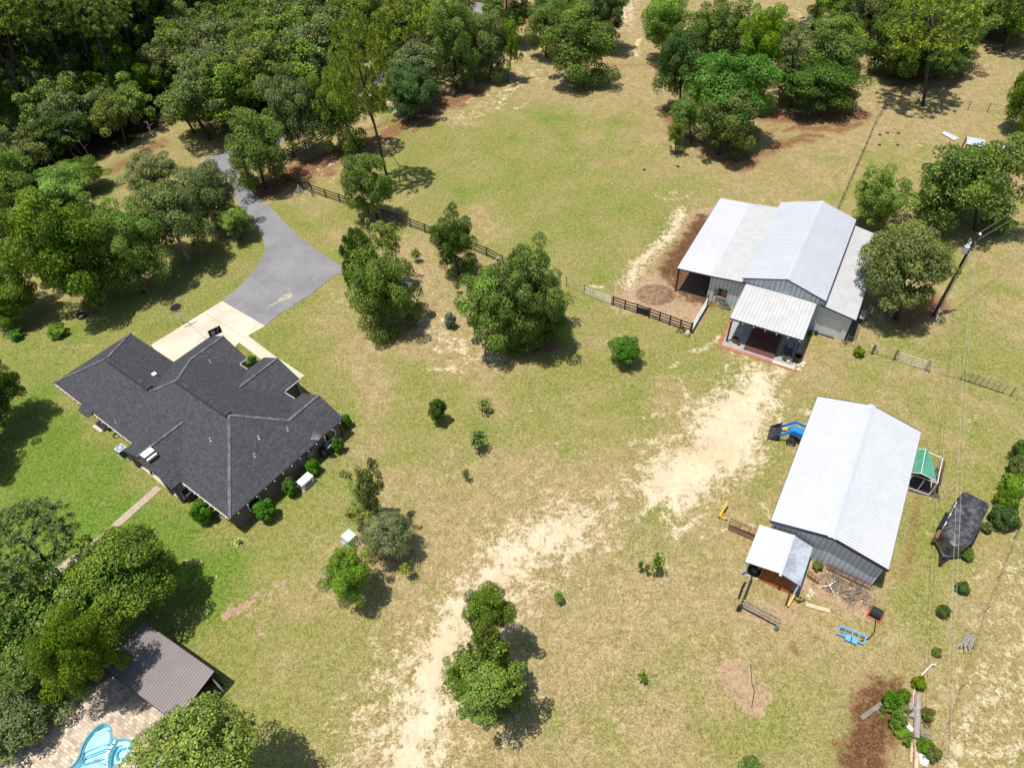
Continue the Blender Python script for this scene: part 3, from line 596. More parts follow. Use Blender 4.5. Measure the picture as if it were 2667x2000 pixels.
# fascia along eaves
fas = mat('bronze_fascia', (.09, .06, .04), .6); mb = Split()
for seg in ([(0, 0), (A_, 0), (A_, B2)], [(A_ - w_, B2), (A_ - w_, Bm), (c1, Bm), (c1, Cb)], [(c0, Cb), (c0, Bm), (g1, Bm), (g1, Gb)], [(m0, Gb), (m0, B1), (0, B1), (0, 0)], [(p0, 0), (p0, -pb)], [(p1, -pb), (p1, 0)]):
    for (a, b), (a2, b2) in zip(seg[:-1], seg[1:]): mb.bar(hF(a, b, he - .11), hF(a2, b2, he - .11), .03, .15)
mb.build('fascia', fas, house)
mb = Split(); gut = mat('almond_gutter', (.50, .43, .36), .5)
for (a, b), (a2, b2) in (((c1 + .1, Bm + .06), (A_ - w_ - .1, Bm + .06)), ((g1 + .1, Bm + .06), (c0 - .1, Bm + .06)), ((g1 + .05, Bm + .1), (g1 + .05, Gb)), ((7.2, -.06), (p0 - .1, -.06)), ((p1 + .2, -.06), (A_, -.06)), ((.2, -.06), (5., -.06)), ((c1 + .05, Bm + .2), (c1 + .05, Cb))):
    mb.bar(hF(a, b, he - .06), hF(a2, b2, he - .06), .09, .10)
mb.build('gutter', gut, house)
# walls
k = N('dark_brick'); tc = k.n('TexCoord'); br = k.n('TexBrick'); k.l(tc.outputs['UV'], br.inputs['Vector']); br.inputs['Scale'].default_value = 1; br.inputs['Brick Width'].default_value = .22; br.inputs['Row Height'].default_value = .08; br.inputs['Mortar Size'].default_value = .012
br.inputs['Color1'].default_value = (.17, .115, .09, 1); br.inputs['Color2'].default_value = (.075, .06, .055, 1); br.inputs['Mortar'].default_value = (.20, .18, .16, 1)
k.l(br.outputs[0], k.p.inputs['Base Color']); k.p.inputs['Roughness'].default_value = .9; BRK = k.m
o_ = .42; ring = [(o_, o_), (p0 + .3, o_), (p0 + .3, 2.2), (p1 - .3, 2.2), (p1 - .3, 1.7), (p1 + .3, 1.7), (22.6, 1.7), (22.6, o_), (A_ - o_, o_), (A_ - o_, B2 - o_), (A_ - w_ + o_, B2 - o_), (A_ - w_ + o_, Bm - 1.8), (c1 - o_, Bm - 1.8), (c1 - o_, Cb - .5), (c0 + o_, Cb - .5), (c0 + o_, Bm - o_), (g1 - o_, Bm - o_), (g1 - o_, Gb - o_), (m0 + o_, Gb - o_), (m0 + o_, B1 - o_), (o_, B1 - o_)]
mb = MB(); uvw = []
for (a, b), (a2, b2) in zip(ring, ring[1:] + ring[:1]):
    q0, q1 = hF(a, b, 0), hF(a2, b2, 0); zt = he + .12; mb.poly([q0, q1, q1 + Vector((0, 0, zt)), q0 + Vector((0, 0, zt))]); uvw.append((q0, (q1 - q0).normalized()))
for (a, a2, b) in ((m0 + .1, g1 - .1, Gb - .25), (c0 + .1, c1 - .1, Cb - .25), (A_ - w_ + .1, A_ - .1, B2 - .25), (p0 + .1, p1 - .1, -pb + .15)):
    t = (a2 - a) / 2; q0 = hF(a, b, he - .1); mb.poly([q0, hF(a2, b, he - .1), hF((a + a2) / 2, b, Z(t) - .06)]); uvw.append((q0, hx))
walls = mb.build('wall', BRK, house, uv=lambda p, i: ((p - uvw[i][0]).dot(uvw[i][1]), p.z))
mb = MB()
for a, b in ((p0 + .25, -pb + .3), (p1 - .25, -pb + .3), (pm + 1.8, -pb + .3), (p1 + 1.8, .25), (c1 - .3, Cb - .3)): mb = MB().box(hF(a, b, he / 2), .3, .3, he - .1, tt); mb.build('porch_column', BRK, house)
# wall openings
glass = mat('dark_window_glass', (.02, .025, .03), .12); 
def window(a, b, wd, z0, z1, along, out, parent=house, nm='window'):
    c = hF(a, b, (z0 + z1) / 2); f = MB()
    for s in (-1, 1):
        f.obox(c + along * s * wd / 2 + out * .03, along * .04, out * .05, (0, 0, (z1 - z0) / 2 + .04)); f.obox(c + Vector((0, 0, s * (z1 - z0) / 2)) + out * .03, along * wd / 2, out * .05, (0, 0, .04))
    fo = f.build(nm, M['white'], parent); MB().obox(c + out * .02, along * wd / 2, out * .012, (0, 0, (z1 - z0) / 2)).build('pane', glass, fo)
for a in (2.5, 9.6, 12.2): window(a, o_, 1.2, .8, 2.1, hx, -hy)
window(25, o_, 1.4, .8, 2.1, hx, -hy)
for b in (2.5, 11.5): window(A_ - o_, b, 1.2, .9, 2.1, hy, hx)
for a in (9, 11.5): 
    c = hF(a + .2, Gb - o_, 1.1); MB().obox(c + hy * .03, hx * 1.15, hy * .03, (0, 0, 1.08)).build('garage_door', M['white'], house)
window(24.5, B2 - o_, 1.5, .8, 2.1, hx, hy)
# downspouts at the corners
mb = Split()
for a, b in ((A_ - o_ + .06, o_ - .06), (A_ - o_ + .06, B2 - o_), (4.2, o_ - .08)):
    q = hF(a, b, 0); mb.tube([hF(A_ if a > 20 else a, 0 if b < 2 else B2, he - .1), q + Vector((0, 0, he - .55)), q + Vector((0, 0, .05))], .05, 5)
mb.build('downspout', M['dark_steel'], house)
# roof penetrations
def roof_z(a, b):
    f = lambda w0, w1, u: min(u - w0, w1 - u)
    v = [min(a, b, B1 - b) if a < m0 + h1 else -9, min(a - m0, A_ - a, b, Bm - b)]
    return Z(max(v))
def on_roof(px, py):
    lo, hi = 2.0, 7.0
    for _ in range(40):
        zz = (lo + hi) / 2; q = hinv(G(px, py, zz)); 
        if roof_z(*q) > zz: lo = zz
        else: hi = zz
    return G(px, py, zz)
for px, py, m_ in ((549, 1143, 'white'), (675, 1138, 'white'), (664, 1184, 'ac_beige'), (302, 1095, 'ac_green'), (455, 964, 'steel'), (548, 940, 'white'), (750, 1116, 'ac_beige')):
    q = on_roof(px, py + 4); MB().tube([q - Vector((0, 0, .15)), q + Vector((0, 0, .30))], .05, 8).lathe(q, [(.12, -.02), (.07, .06)], 8).build('vent_pipe', M[m_], roof)
q = on_roof(404, 978); mb = MB().box(q + Vector((0, 0, .15)), .45, .4, .28, tt); mb.build('roof_vent', M['white'], roof, bevel=.03)
q = hF(pm + .45, -pb + .75, Z(ph) - .12); sk_ = MB().obox(q + Vector((0, 0, .05)), hx * .36, hy * .55, (0, 0, .16)).build('skylight', M['navy'], roof); MB().obox(q + Vector((0, 0, .22)), hx * .33, hy * .52, (0, 0, .015)).build('cover', M['white'], sk_); MB().obox(q + hx * .5 + Vector((0, 0, -.08)), hx * .12, hy * .5, (0, 0, .10)).build('flashing', M['ac_beige'], sk_)
# satellite dish
q = on_roof(829, 1148); dish = thing('satellite_dish', 'small grey satellite dish on the house roof near its right eave', 'satellite dish', q)
MB().tube([q, q + Vector((.05, -.05, .75))], .03, 6).build('mast', M['steel'], dish)
ax = Vector((-.35, -.65, .35)).normalized(); c_ = q + Vector((.03, -.1, .8))
MB().lathe(c_, [(0.001, -.07), (.2, -.06), (.36, -.02), (.43, .03), (.43, .045), (.36, -.005), (.2, -.045), (0.001, -.055)], 20, ax).build('reflector', mat('dish_grey', (.20, .20, .22), .5), dish, smooth=True)
MB().tube([c_ - Vector((0, 0, .3)), c_ + ax * .5 - Vector((0, 0, .15)), c_ + ax * .55], .018, 5).box(c_ + ax * .58, .1, .08, .08).build('feed_arm', M['white'], dish)
# string lights under the eaves
sm = {c: mat('bulb_' + c, v, .25) for c, v in dict(warm=(.8, .62, .35), white=(.8, .8, .82), green=(.5, .75, .55), pink=(.8, .5, .55)).items()}
for nm, seg, cnt in (('along the south west eave of the house', [(.3, -.14), (4.9, -.14)], 6), ('beside the air conditioner on the house eave', [(7.3, -.14), (p0 - .3, -.14)], 6), ('above the dark patio recess of the house', [(p1 + .2, -.14), (A_, -.14)], 9), ('along the shaded south east eave of the house', [(A_ + .14, .3), (A_ + .14, B2 - .1)], 13)):
    a, b = hF(*seg[0], he - .05), hF(*seg[1], he - .05); L = thing('string_lights', 'string of small round bulbs ' + nm, 'string lights', a, 'string lights on the house')
    MB().tube([a.lerp(b, i / 12) for i in range(13)], .012, 4).build('cord', M['black'], L)
    for i in range(cnt):
        q = a.lerp(b, (i + .5) / cnt); MB().lathe(q, [(.001, -.10), (.045, -.085), (.06, -.04), (.05, 0), (.02, .03), (.001, .03)], 8).build('bulb', sm[['warm', 'white', 'green', 'pink', 'white'][i % 5]], L, smooth=True)
# patio slab and things round the house
sl1 = [hinv(G(*p)) for p in ((349, 1202), (475, 1306), (501, 1284))]
flat('porch_slab', [(349, 1202), (475, 1306), (530, 1262), (420, 1150)], .09, CONC, .12)
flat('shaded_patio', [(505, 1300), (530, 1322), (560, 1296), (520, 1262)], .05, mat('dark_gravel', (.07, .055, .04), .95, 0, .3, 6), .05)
flat('doorstep_slab', [(241, 1112), (263, 1127), (285, 1108), (262, 1092)], .08, CONC, .1)
def ac_unit(px, py, lab, s=.8, hh=.85, rz=tt):
    q = G(px, py); t = thing('air_conditioner', lab, 'air conditioner', q)
    MB().box(q + Vector((0, 0, .05)), s + .15, s + .15, .1, rz).build('pad', M['grey_concrete'], t)
    MB().box(q + Vector((0, 0, .1 + hh / 2)), s, s, hh, rz).build('cabinet', M['dark_steel'], t, bevel=.04)
    tp = MB().box(q + Vector((0, 0, .12 + hh)), s + .04, s + .04, .06, rz).build('top_panel', mat('ac_top', (.55, .6, .66), .4), t, bevel=.02)
    f = MB().lathe(q + Vector((0, 0, .155 + hh)), [(s * .42, 0), (s * .42, .015), (s * .34, .015), (s * .34, 0)], 20)
    for i in range(10): a = i * math.pi / 5; f.bar(q + Vector((math.cos(a) * .08, math.sin(a) * .08, .165 + hh)), q + Vector((math.cos(a + .25) * s * .4, math.sin(a + .25) * s * .4, .165 + hh)), .02)
    f.build('fan_grille', M['dark_steel'], tp)
    MB().lathe(q + Vector((0, 0, .165 + hh)), [(.1, 0), (.1, .03), (.001, .035)], 12).build('fan_hub', M['white'], tp)
ac_unit(325, 1183, 'white topped air conditioner beside the left corner of the house porch gable')
def cyl_thing(px, py, r_, hh, mt, nm, lab, cat, top=None, group=None):
    q = G(px, py); t = thing(nm, lab, cat, q, group); MB().lathe(q, [(.001, 0), (r_ * .85, 0), (r_, hh * .5), (r_ * .95, hh), (r_ * .85, hh), (r_ * .85, hh - .06), (.001, hh - .06)], 16).build('body', M[mt], t, smooth=False)
    if top: MB().lathe(q + Vector((0, 0, hh - .05)), [(.001, .02), (r_ * .8, .0)], 12).build('filling', M[top], t)
    return t
cyl_thing(288, 1118, .3, .5, 'black', 'bucket', 'black round tub against the house wall beside the doorstep slab', 'tub')
# hose coil near wall
q = G(305, 1135); mb = MB()
for i in range(3): mb.tube([q + Vector((math.cos(a) * (.28 + .04 * i), math.sin(a) * (.28 + .04 * i), .04 + .03 * i)) for a in np.linspace(0, 6.3, 18)], .02, 5, False)
obj('garden_hose', 'dark coiled garden hose on the ground by the house wall near the air conditioner', 'hose', mb, M['black'])
# steps ramp under the porch gable edge
q = G(361, 1205); t = thing('patio_chair', 'brown rounded patio chair under the edge of the house porch roof', 'chair', q)
MB().lathe(q + Vector((0, 0, .38)), [(.001, 0), (.45, .02), (.48, .1), (.4, .14), (.001, .12)], 14).build('seat', mat('terracotta_cushion', (.34, .16, .10), .8), t, smooth=True)
MB().lathe(q + Vector((0, 0, 0)), [(.35, 0), (.12, .1), (.1, .35), (.3, .4)], 12).build('base', M['dark_wood'], t)
MB().obox(q + hx * -.4 + Vector((0, 0, .7)), hx * .06, hy * .4, (0, 0, .35)).build('backrest', M['dark_wood'], t, bevel=.03)
q = G(395, 1235, .15); obj('patio_beam', 'dark narrow board standing on the porch slab under the house gable', 'board', MB().bar(q, G(390, 1222, .9), .12), M['navy'])
q = G(497, 1296); t = thing('grill', 'covered dark grill cabinet in the shaded patio recess of the house', 'grill', q)
MB().box(q + Vector((0, 0, .5)), .9, .7, 1.0, tt).build('cover', mat('grill_cover', (.055, .05, .045), .8), t, bevel=.08); MB().box(q + Vector((0, 0, .04)), .8, .6, .08, tt).build('base', M['black'], t)
# generator, electrical boxes, tanks on the shaded side
q = G(800, 1262); t = thing('generator', 'beige standby generator cabinet on a pad between two round bushes', 'generator', q)
MB().box(q + Vector((0, 0, .05)), .95, 1.55, .1, tt).build('pad', M['grey_concrete'], t); MB().box(q + Vector((0, 0, .46)), .72, 1.3, .72, tt).build('cabinet', M['ac_beige'], t, bevel=.05)
MB().box(q + Vector((0, 0, .87)), .8, 1.4, .1, tt).build('lid', M['white'], t, bevel=.04)
for i in range(4): MB().obox(q + hx * .37 + Vector((0, 0, .3 + i * .08)), hx * .01, hy * .4, (0, 0, .015)).build('louvre', M['dark_steel'], t)
q = hF(A_ - o_ + .1, 8.05, 1.35); t = thing('electrical_panel', 'grey green electrical boxes with conduit on the shaded house wall', 'electrical box', hF(A_ - o_, 8.05, 0))
MB().obox(q, hx * .1, hy * .35, (0, 0, .5)).build('meter_box', M['panel_green'], t); MB().obox(q + hy * .85, hx * .1, hy * .38, (0, 0, .35)).build('breaker_box', M['panel_green'], t)
mb = Split()
for b in (-.2, .1, .7): mb.tube([q + hy * b - Vector((0, 0, .4)), q + hy * b - Vector((0, 0, 1.3))], .03, 5)
mb.build('conduit', M['steel'], t)
for px, py, l in ((846, 1187, 'dark cabinet shaded by the house wall next to the electrical boxes'), (860, 1178, 'dark cabinet in shade left of the round bush by the house corner')):
    q = G(px, py); t = thing('utility_cabinet', l, 'cabinet', q); MB().box(q + Vector((0, 0, .5)), .55, .6, 1.0, tt).build('body', M['dark_steel'], t, bevel=.04); MB().box(q + Vector((0, 0, 1.03)), .6, .65, .06, tt).build('lid', M['steel' if px > 850 else 'dark_steel'], t)
# ------------------------------------------------ pavilion by the pool
vF = frame(-30.236, 20.367, -32.379); vt_ = R(-32.379)
vL, vW, vz0, vz1 = 7.32, 3.75, 2.15, 2.60
def ribbed(mb, q0, q1, q2, q3, sp, rw=.05, rh=.035, t=.04):
    "panel q0-q1 (eave) q3-q2 (ridge), ribs run q0->q3"
    nrm = (q1 - q0).cross(q3 - q0).normalized()
    if nrm.z < 0: q0, q1, q2, q3 = q1, q0, q3, q2; nrm = -nrm
    mb.slab([q0, q1, q2, q3], t); n = max(2, int(round((q1 - q0).length / sp)))
    for i in range(n + 1):
        f = (i + .02 if i == 0 else (i - .02 if i == n else i)) / n; a = q0.lerp(q1, f); b = q3.lerp(q2, f); u = (q1 - q0).normalized()
        mb.add([a - u * rw, a + u * rw, b + u * rw, b - u * rw, a - u * rw * .5 + nrm * rh, a + u * rw * .5 + nrm * rh, b + u * rw * .5 + nrm * rh, b - u * rw * .5 + nrm * rh], [(4, 5, 6, 7), (0, 4, 7, 3), (5, 1, 2, 6), (0, 1, 5, 4), (3, 7, 6, 2)])
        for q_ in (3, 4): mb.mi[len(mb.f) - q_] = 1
pav = thing('pavilion', 'open pool pavilion with a brown ribbed metal shed roof under a leafy oak', 'pavilion', vF(vL / 2, vW / 2))
mb = MB(); ribbed(mb, vF(0, 0, vz0), vF(vL, 0, vz0), vF(vL, vW, vz1), vF(0, vW, vz1), .23, .04, .03); mb.build('roof', M['brown_metal'], pav)
mb = Split()
for a, b in (((0, 0), (vL, 0)), ((0, vW), (vL, vW))): zz = vz0 if b[1] == 0 else vz1; mb.bar(vF(*a, zz - .14), vF(*b, zz - .14), .1, .18)
for a in (.1, vL / 2, vL - .1): mb.bar(vF(a, .06, vz0 - .13), vF(a, vW - .06, vz1 - .13), .08, .14)
mb.build('beam', M['dark_wood'], pav)
for a in (.2, vL / 2, vL - .25):
    for b, zz in ((.2, vz0), (vW - .25, vz1)): MB().box(vF(a, b, zz / 2 - .1), .14, .14, zz - .12, vt_).build('post', M['dark_wood'], pav)
MB().obox(vF(vL / 2, vW - .12, 1.0), Vector((math.cos(vt_), math.sin(vt_), 0)) * vL / 2 * .97, Vector((-math.sin(vt_), math.cos(vt_), 0)) * .04, (0, 0, 1.0)).build('back_wall', M['dark_wood'], pav)
flat('pavilion_floor', [(300, 1740), (452, 1868), (575, 1762), (400, 1640)], .07, mat('brown_deck_boards', (.11, .06, .03), .7, 0, .25, 2), .05)
q = vF(vL - .35, vW - 1.3, 0); t = thing('patio_table', 'brown patio table in shade under the pavilion end', 'table', q); MB().box(q + Vector((0, 0, .73)), .8, 1.2, .05, vt_).build('table_top', mat('dark_table', (.12, .07, .03), .5), t)
for i in (-1, 1):
    for j in (-1, 1): MB().box(q + Vector((i * .3, j * .35, .36)), .06, .06, .7).build('leg', M['dark_wood'], t)
q = vF(vL - .1, vW - 2.1, 0); t = thing('cooler', 'pale blue lidded cooler in the shade of the pavilion', 'cooler', q); MB().box(q + Vector((0, 0, .25)), .4, .6, .5, vt_).build('body', mat('cooler_blue', (.30, .42, .6), .4), t, bevel=.03); MB().box(q + Vector((0, 0, .52)), .42, .62, .06, vt_).build('lid', M['white'], t, bevel=.02)
q = vF(vL + .25, vW - .45, 0); obj('folded_umbrella', 'folded white umbrella leaning at the pavilion corner', 'umbrella', MB().tube([q, q + Vector((-.1, .1, 1.0)), q + Vector((-.2, .2, 1.6)), q + Vector((-.25, .25, 1.9))], [.02, .08, .04, .012], 8), M['white'])
# low retaining wall of timber along the deck
mb = MB(); pts = [G(130, 1845, .15), G(215, 1800, .3), G(262, 1770, .4), G(300, 1742, .4)]
for a, b in zip(pts[:-1], pts[1:]): mb.bar(a, b, .18, .4); mb.bar(a + Vector((.4, .4, .35)), b + Vector((.4, .4, .35)), .12, .2)
obj('timber_retaining_wall', 'brown timber retaining wall between the oak and the paver deck', 'retaining wall', mb, mat('brown_timber', (.10, .055, .025), .8, 0, .3, 4))
# ------------------------------------------------ swimming pool
pool = thing('swimming_pool', 'free form swimming pool with pale blue shell, bench steps and a round spa lobe', 'swimming pool', G(200, 1960))
W = POOLW
def inset(W, d): 
    n = len(W); out = []
    for i, p in enumerate(W):
        t_ = (W[(i + 1) % n] - W[i - 1]).normalized(); out.append(p + Vector((-t_.y, t_.x, 0)) * d)
    return out
area2 = sum(a.x * b.y - b.x * a.y for a, b in zip(W, W[1:] + W[:1]))
sg = 1 if area2 > 0 else -1
def ringstrip(mb, A, B):
    n = len(A)
    for i in range(n): mb.poly([A[i], A[(i + 1) % n], B[(i + 1) % n], B[i]])
poolm = N('pool_shell'); poolm.l(poolm.mix(poolm.ramp(poolm.noise(1.2, 4), .35, .65), (.52, .72, .77), (.68, .82, .85)), poolm.p.inputs['Base Color']); poolm.p.inputs['Roughness'].default_value = .4
mb = MB(); up = lambda L, z: [Vector((p.x, p.y, z)) for p in L]
w0 = up(W, .085); w1 = up(inset(W, sg * .12), .085); w2 = up(inset(W, sg * .13), -.06)
ringstrip(mb, w0, w1); ringstrip(mb, w1, w2); ringstrip(mb, up(W, .0), w0)
mb.build('coping', mat('pool_coping', (.10, .30, .37), .5), pool)
ZF = -.62; mb = MB(); ringstrip(mb, w2, up(inset(W, sg * .16), ZF)); mb.poly(up(inset(W, sg * .16), ZF)); mb.build('shell', poolm.m, pool)
stepm = mat('pool_step_edge', (.10, .42, .50), .4)
def under(pts, z): return [G(*sc_(*p), z) for p in pts]
def shelf(nm, pts, z, mt): MB().slab(under(pts, z), z - ZF - .01).build(nm, mt, pool)
shelf('tanning_shelf', [(372, 1180), (440, 1060), (540, 930), (640, 880), (700, 930), (705, 990), (690, 1065), (620, 1080), (500, 1125)], -.22, poolm.m)
shelf('step', [(376, 1235), (500, 1180), (700, 1105), (690, 1070), (500, 1130), (372, 1185)], -.38, poolm.m)
shelf('spa_bench', [(775, 1010), (890, 1010), (935, 1045), (950, 1090), (900, 1110), (840, 1080), (780, 1095), (745, 1085)], -.3, poolm.m)
for pts in ([(345, 1245), (400, 1185), (520, 1125), (630, 1080), (700, 1085)], [(380, 1250), (470, 1210), (560, 1175), (690, 1125)], [(360, 1315), (450, 1290), (530, 1265), (615, 1237)]):
    P_ = under(pts, -.36); mb = MB()
    for a, b in zip(P_[:-1], P_[1:]): mb.bar(a, b, .08, .03)
    mb.build('step_edge', stepm, pool)
P_ = under([(885, 1120), (830, 1130), (790, 1170), (780, 1215), (800, 1260)], -.5); mb = MB()
for a, b in zip(P_[:-1], P_[1:]): mb.bar(a, b, .14, .06)
mb.build('bench', stepm, pool)
P_ = under([(775, 1003), (740, 1070), (700, 1130), (675, 1190), (665, 1260), (665, 1360)], -.02); mb = MB()
for a, b in zip(P_[:-1], P_[1:]): d_ = (b - a).normalized() * .04; mb.bar(a - Vector((0, 0, .29)) - d_, b - Vector((0, 0, .29)) + d_, .16, .60)
mb.build('spa_divider', poolm.m, pool)
wm = N('pool_water'); trn = wm.n('BsdfTransparent'); trn.inputs[0].default_value = (.74, .93, .965, 1); mx = wm.n('MixShader')
gl = wm.n('BsdfGlossy'); gl.inputs['Roughness'].default_value = .03; fr = wm.n('Fresnel'); fr.inputs[0].default_value = 1.33; bp_ = wm.n('Bump'); bp_.inputs['Strength'].default_value = .4; bp_.inputs['Distance'].default_value = .03; wm.l(wm.noise(4, 3), bp_.inputs['Height']); wm.l(bp_.outputs[0], gl.inputs['Normal']); wm.l(bp_.outputs[0], fr.inputs['Normal'])
wm.l(fr.outputs[0], mx.inputs[0]); wm.l(trn.outputs[0], mx.inputs[1]); wm.l(gl.outputs[0], mx.inputs[2]); wm.l(mx.outputs[0], wm.o.inputs['Surface'])
MB().poly(up(inset(W, sg * .13), -.04)).build('water', wm.m, pool)
mb = MB()
for dx in (0, 9): a = G(268 + dx, 1993, .09); mb.tube([a, a + Vector((0, 0, .7)), a + Vector((-.25, .15, .9)), a + Vector((-.5, .3, .5)), a + Vector((-.5, .3, 0))], .025, 6)
mb.build('handrail', M['steel'], pool)
# ------------------------------------------------ barns
def siding_wall(mb, q0, q1, ztop0, ztop1, sp=.3, z0=0.0, rib=.02):
    "ribbed wall from q0 to q1; ztop may be list of (f, z)"
    prof = ztop0 if isinstance(ztop0, list) else [(0, ztop0), (1, ztop1)]
    mb.poly([q0 + Vector((0, 0, z0)), q1 + Vector((0, 0, z0))] + [q0.lerp(q1, f) + Vector((0, 0, z)) for f, z in prof[::-1]])
    L = (q1 - q0).length; u = (q1 - q0).normalized(); n = Vector((u.y, -u.x, 0)); c = int(L / sp)
    def zt(f):
        for (f0, a), (f1, b) in zip(prof[:-1], prof[1:]):
            if f0 <= f <= f1: return a + (b - a) * (f - f0) / max(1e-6, f1 - f0)
        return prof[-1][1]
    for i in range(c + 1):
        f = min(max((i + .5) * sp / L, .01), .99); z1 = zt(f) - .02; p = q0.lerp(q1, f)
        mb.obox(p + n * rib * .5 + Vector((0, 0, (z0 + z1) / 2)), u * .032, n * rib * .5, (0, 0, (z1 - z0) / 2))
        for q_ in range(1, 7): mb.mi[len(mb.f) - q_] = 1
# metal barn in the lower right
F2 = frame(23.673, 26.758, 58.0); L2, W2, e2, r2 = 14.97, 8.81, 3.32, 4.43; t2 = R(58.0)
a2x = Vector((math.cos(t2), math.sin(t2), 0)); a2y = Vector((-math.sin(t2), math.cos(t2), 0))
barn = thing('metal_barn', 'long pale metal barn with a white ribbed gable roof in the lower right', 'barn', F2(L2 / 2, 0, 0))
mb = MB(); hw = W2 / 2
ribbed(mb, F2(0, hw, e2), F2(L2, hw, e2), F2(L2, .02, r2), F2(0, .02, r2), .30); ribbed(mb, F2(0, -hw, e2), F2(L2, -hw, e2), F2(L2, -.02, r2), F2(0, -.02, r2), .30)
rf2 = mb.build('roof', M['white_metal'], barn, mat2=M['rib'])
sl2 = (r2 - e2) / hw
mb = MB()
for s in (-1, 1): mb.add([F2(-.12, s * .30, r2 - sl2 * .3 + .06), F2(L2 + .12, s * .30, r2 - sl2 * .3 + .06), F2(L2 + .12, 0, r2 + .08), F2(-.12, 0, r2 + .08)], [(0, 1, 2, 3)])
mb.build('ridge_cap', M['pale_metal'], rf2)
mb = Split()
for a in (-.03, L2 + .03):
    for s in (-1, 1): mb.bar(F2(a, s * hw, e2 - .10), F2(a, 0, r2 - .10), .07, .30)
mb.build('rake_trim', M['navy'], barn)
mb = Split()
for s in (-1, 1): mb.bar(F2(0, s * (hw + .02), e2 - .1), F2(L2, s * (hw + .02), e2 - .1), .04, .14)
mb.build('eave_trim', M['dark_wood'], barn)
o = .32; zt_ = e2 + sl2 * o - .08
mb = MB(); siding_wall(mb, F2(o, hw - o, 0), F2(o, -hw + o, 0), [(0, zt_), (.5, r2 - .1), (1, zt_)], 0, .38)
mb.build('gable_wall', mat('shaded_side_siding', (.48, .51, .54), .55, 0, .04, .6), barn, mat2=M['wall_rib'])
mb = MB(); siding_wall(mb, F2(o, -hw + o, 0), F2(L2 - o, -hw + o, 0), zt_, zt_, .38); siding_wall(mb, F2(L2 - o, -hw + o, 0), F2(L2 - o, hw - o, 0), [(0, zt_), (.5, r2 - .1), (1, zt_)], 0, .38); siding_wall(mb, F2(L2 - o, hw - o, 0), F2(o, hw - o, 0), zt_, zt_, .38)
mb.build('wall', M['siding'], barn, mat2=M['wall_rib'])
mb = Split()
for a, b in ((o, -hw + o), (o, hw - o)): mb.box(F2(a, b, zt_ / 2), .14, .14, zt_, t2)
mb.build('corner_trim', M['siding'], barn)
# small gabled lean-to shed in front
def i2(p): x, y = p.x - 23.673, p.y - 26.758; return (x * math.cos(t2) + y * math.sin(t2), -x * math.sin(t2) + y * math.cos(t2))
sl_ = G(1978.6, 1368, 2.25); sr_ = G(2117, 1423, 2.25); srf = G(2086, 1525, 2.25); slf = G(1940, 1463, 2.25)
A0 = [i2(p) for p in (sl_, sr_, srf, slf)]
sb = (A0[0][0] + A0[1][0]) / 2; sf = (A0[2][0] + A0[3][0]) / 2; sy1 = (A0[0][1] + A0[3][1]) / 2; sy0 = (A0[1][1] + A0[2][1]) / 2; sm_ = i2(G(2053, 1438, 2.75))[1]
sb = min(sb, o - .06)
print('shed', sb, sf, sy1, sy0, sm_)
shed = thing('lean_to_shed', 'small shed with a white gable roof joined to the front of the long metal barn', 'shed', F2((sb + sf) / 2, (sy0 + sy1) / 2, 0))
se, sr2 = 2.25, 2.75
mb = MB(); ribbed(mb, F2(sb, sy1, se), F2(sf, sy1, se), F2(sf, sm_, sr2), F2(sb, sm_, sr2), .3, .03, .015); 
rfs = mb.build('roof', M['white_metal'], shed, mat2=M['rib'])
mb = MB(); ribbed(mb, F2(sb, sy0, se), F2(sf, sy0, se), F2(sf, sm_ - .02, sr2), F2(sb, sm_ - .02, sr2), 1.1, .02, .01); mb.build('grey_roof_panel', mat('streaky_grey_metal', (.43, .47, .50), .35, .1, .25, .7), rfs)
mb = MB(); mb.bar(F2(sb, sm_, sr2 + .03), F2(sf - .25, sm_, sr2 + .03), .2, .05); mb.build('ridge_cap', M['pale_metal'], rfs)
for b in (sy1 - .08, sy0 + .12): 
    for a in (sf + .12, sb - .1): MB().box(F2(a, b, se / 2 - .05), .11, .11, se - .1, t2).build('post', M['white'] if b > 0 else M['dark_wood'], shed)
mb = Split(); mb.bar(F2(sf + .06, sy1, se - .1), F2(sf + .06, sm_, sr2 - .12), .05, .12); mb.bar(F2(sf + .06, sy0, se - .1), F2(sf + .06, sm_, sr2 - .12), .05, .12); mb.build('beam', M['orange_wood'], shed)
flat('shed_floor', [(1935, 1495), (1978, 1512), (2085, 1545), (2110, 1450), (2000, 1420)], .05, M['grey_concrete'], .08)
# slatted wooden wall: a leaning orange-brown panel of slats
q0, q1 = G(1975, 1511), G(2053, 1546); u = (q1 - q0).normalized(); n = Vector((-u.y, u.x, 0)); 
ds = thing('slatted_screen', 'orange stained slatted wooden screen under the front of the small shed', 'wooden screen', (q0 + q1) / 2)
ht = 1.75; lean = n * .75
for i in range(18):
    z = .08 + i * .095; c = (q0 + q1) / 2 + lean * (z / ht) + Vector((0, 0, z)); MB().obox(c, u * (q1 - q0).length / 2, n * .02, (0, 0, .032)).build('slat', M['orange_wood'], ds)
for f in (0, .5, 1):
    a = q0.lerp(q1, f); MB().bar(a - n * .03, a - n * .03 + lean + Vector((0, 0, ht + .05)), .09, .05).build('frame', M['orange_wood'], ds)
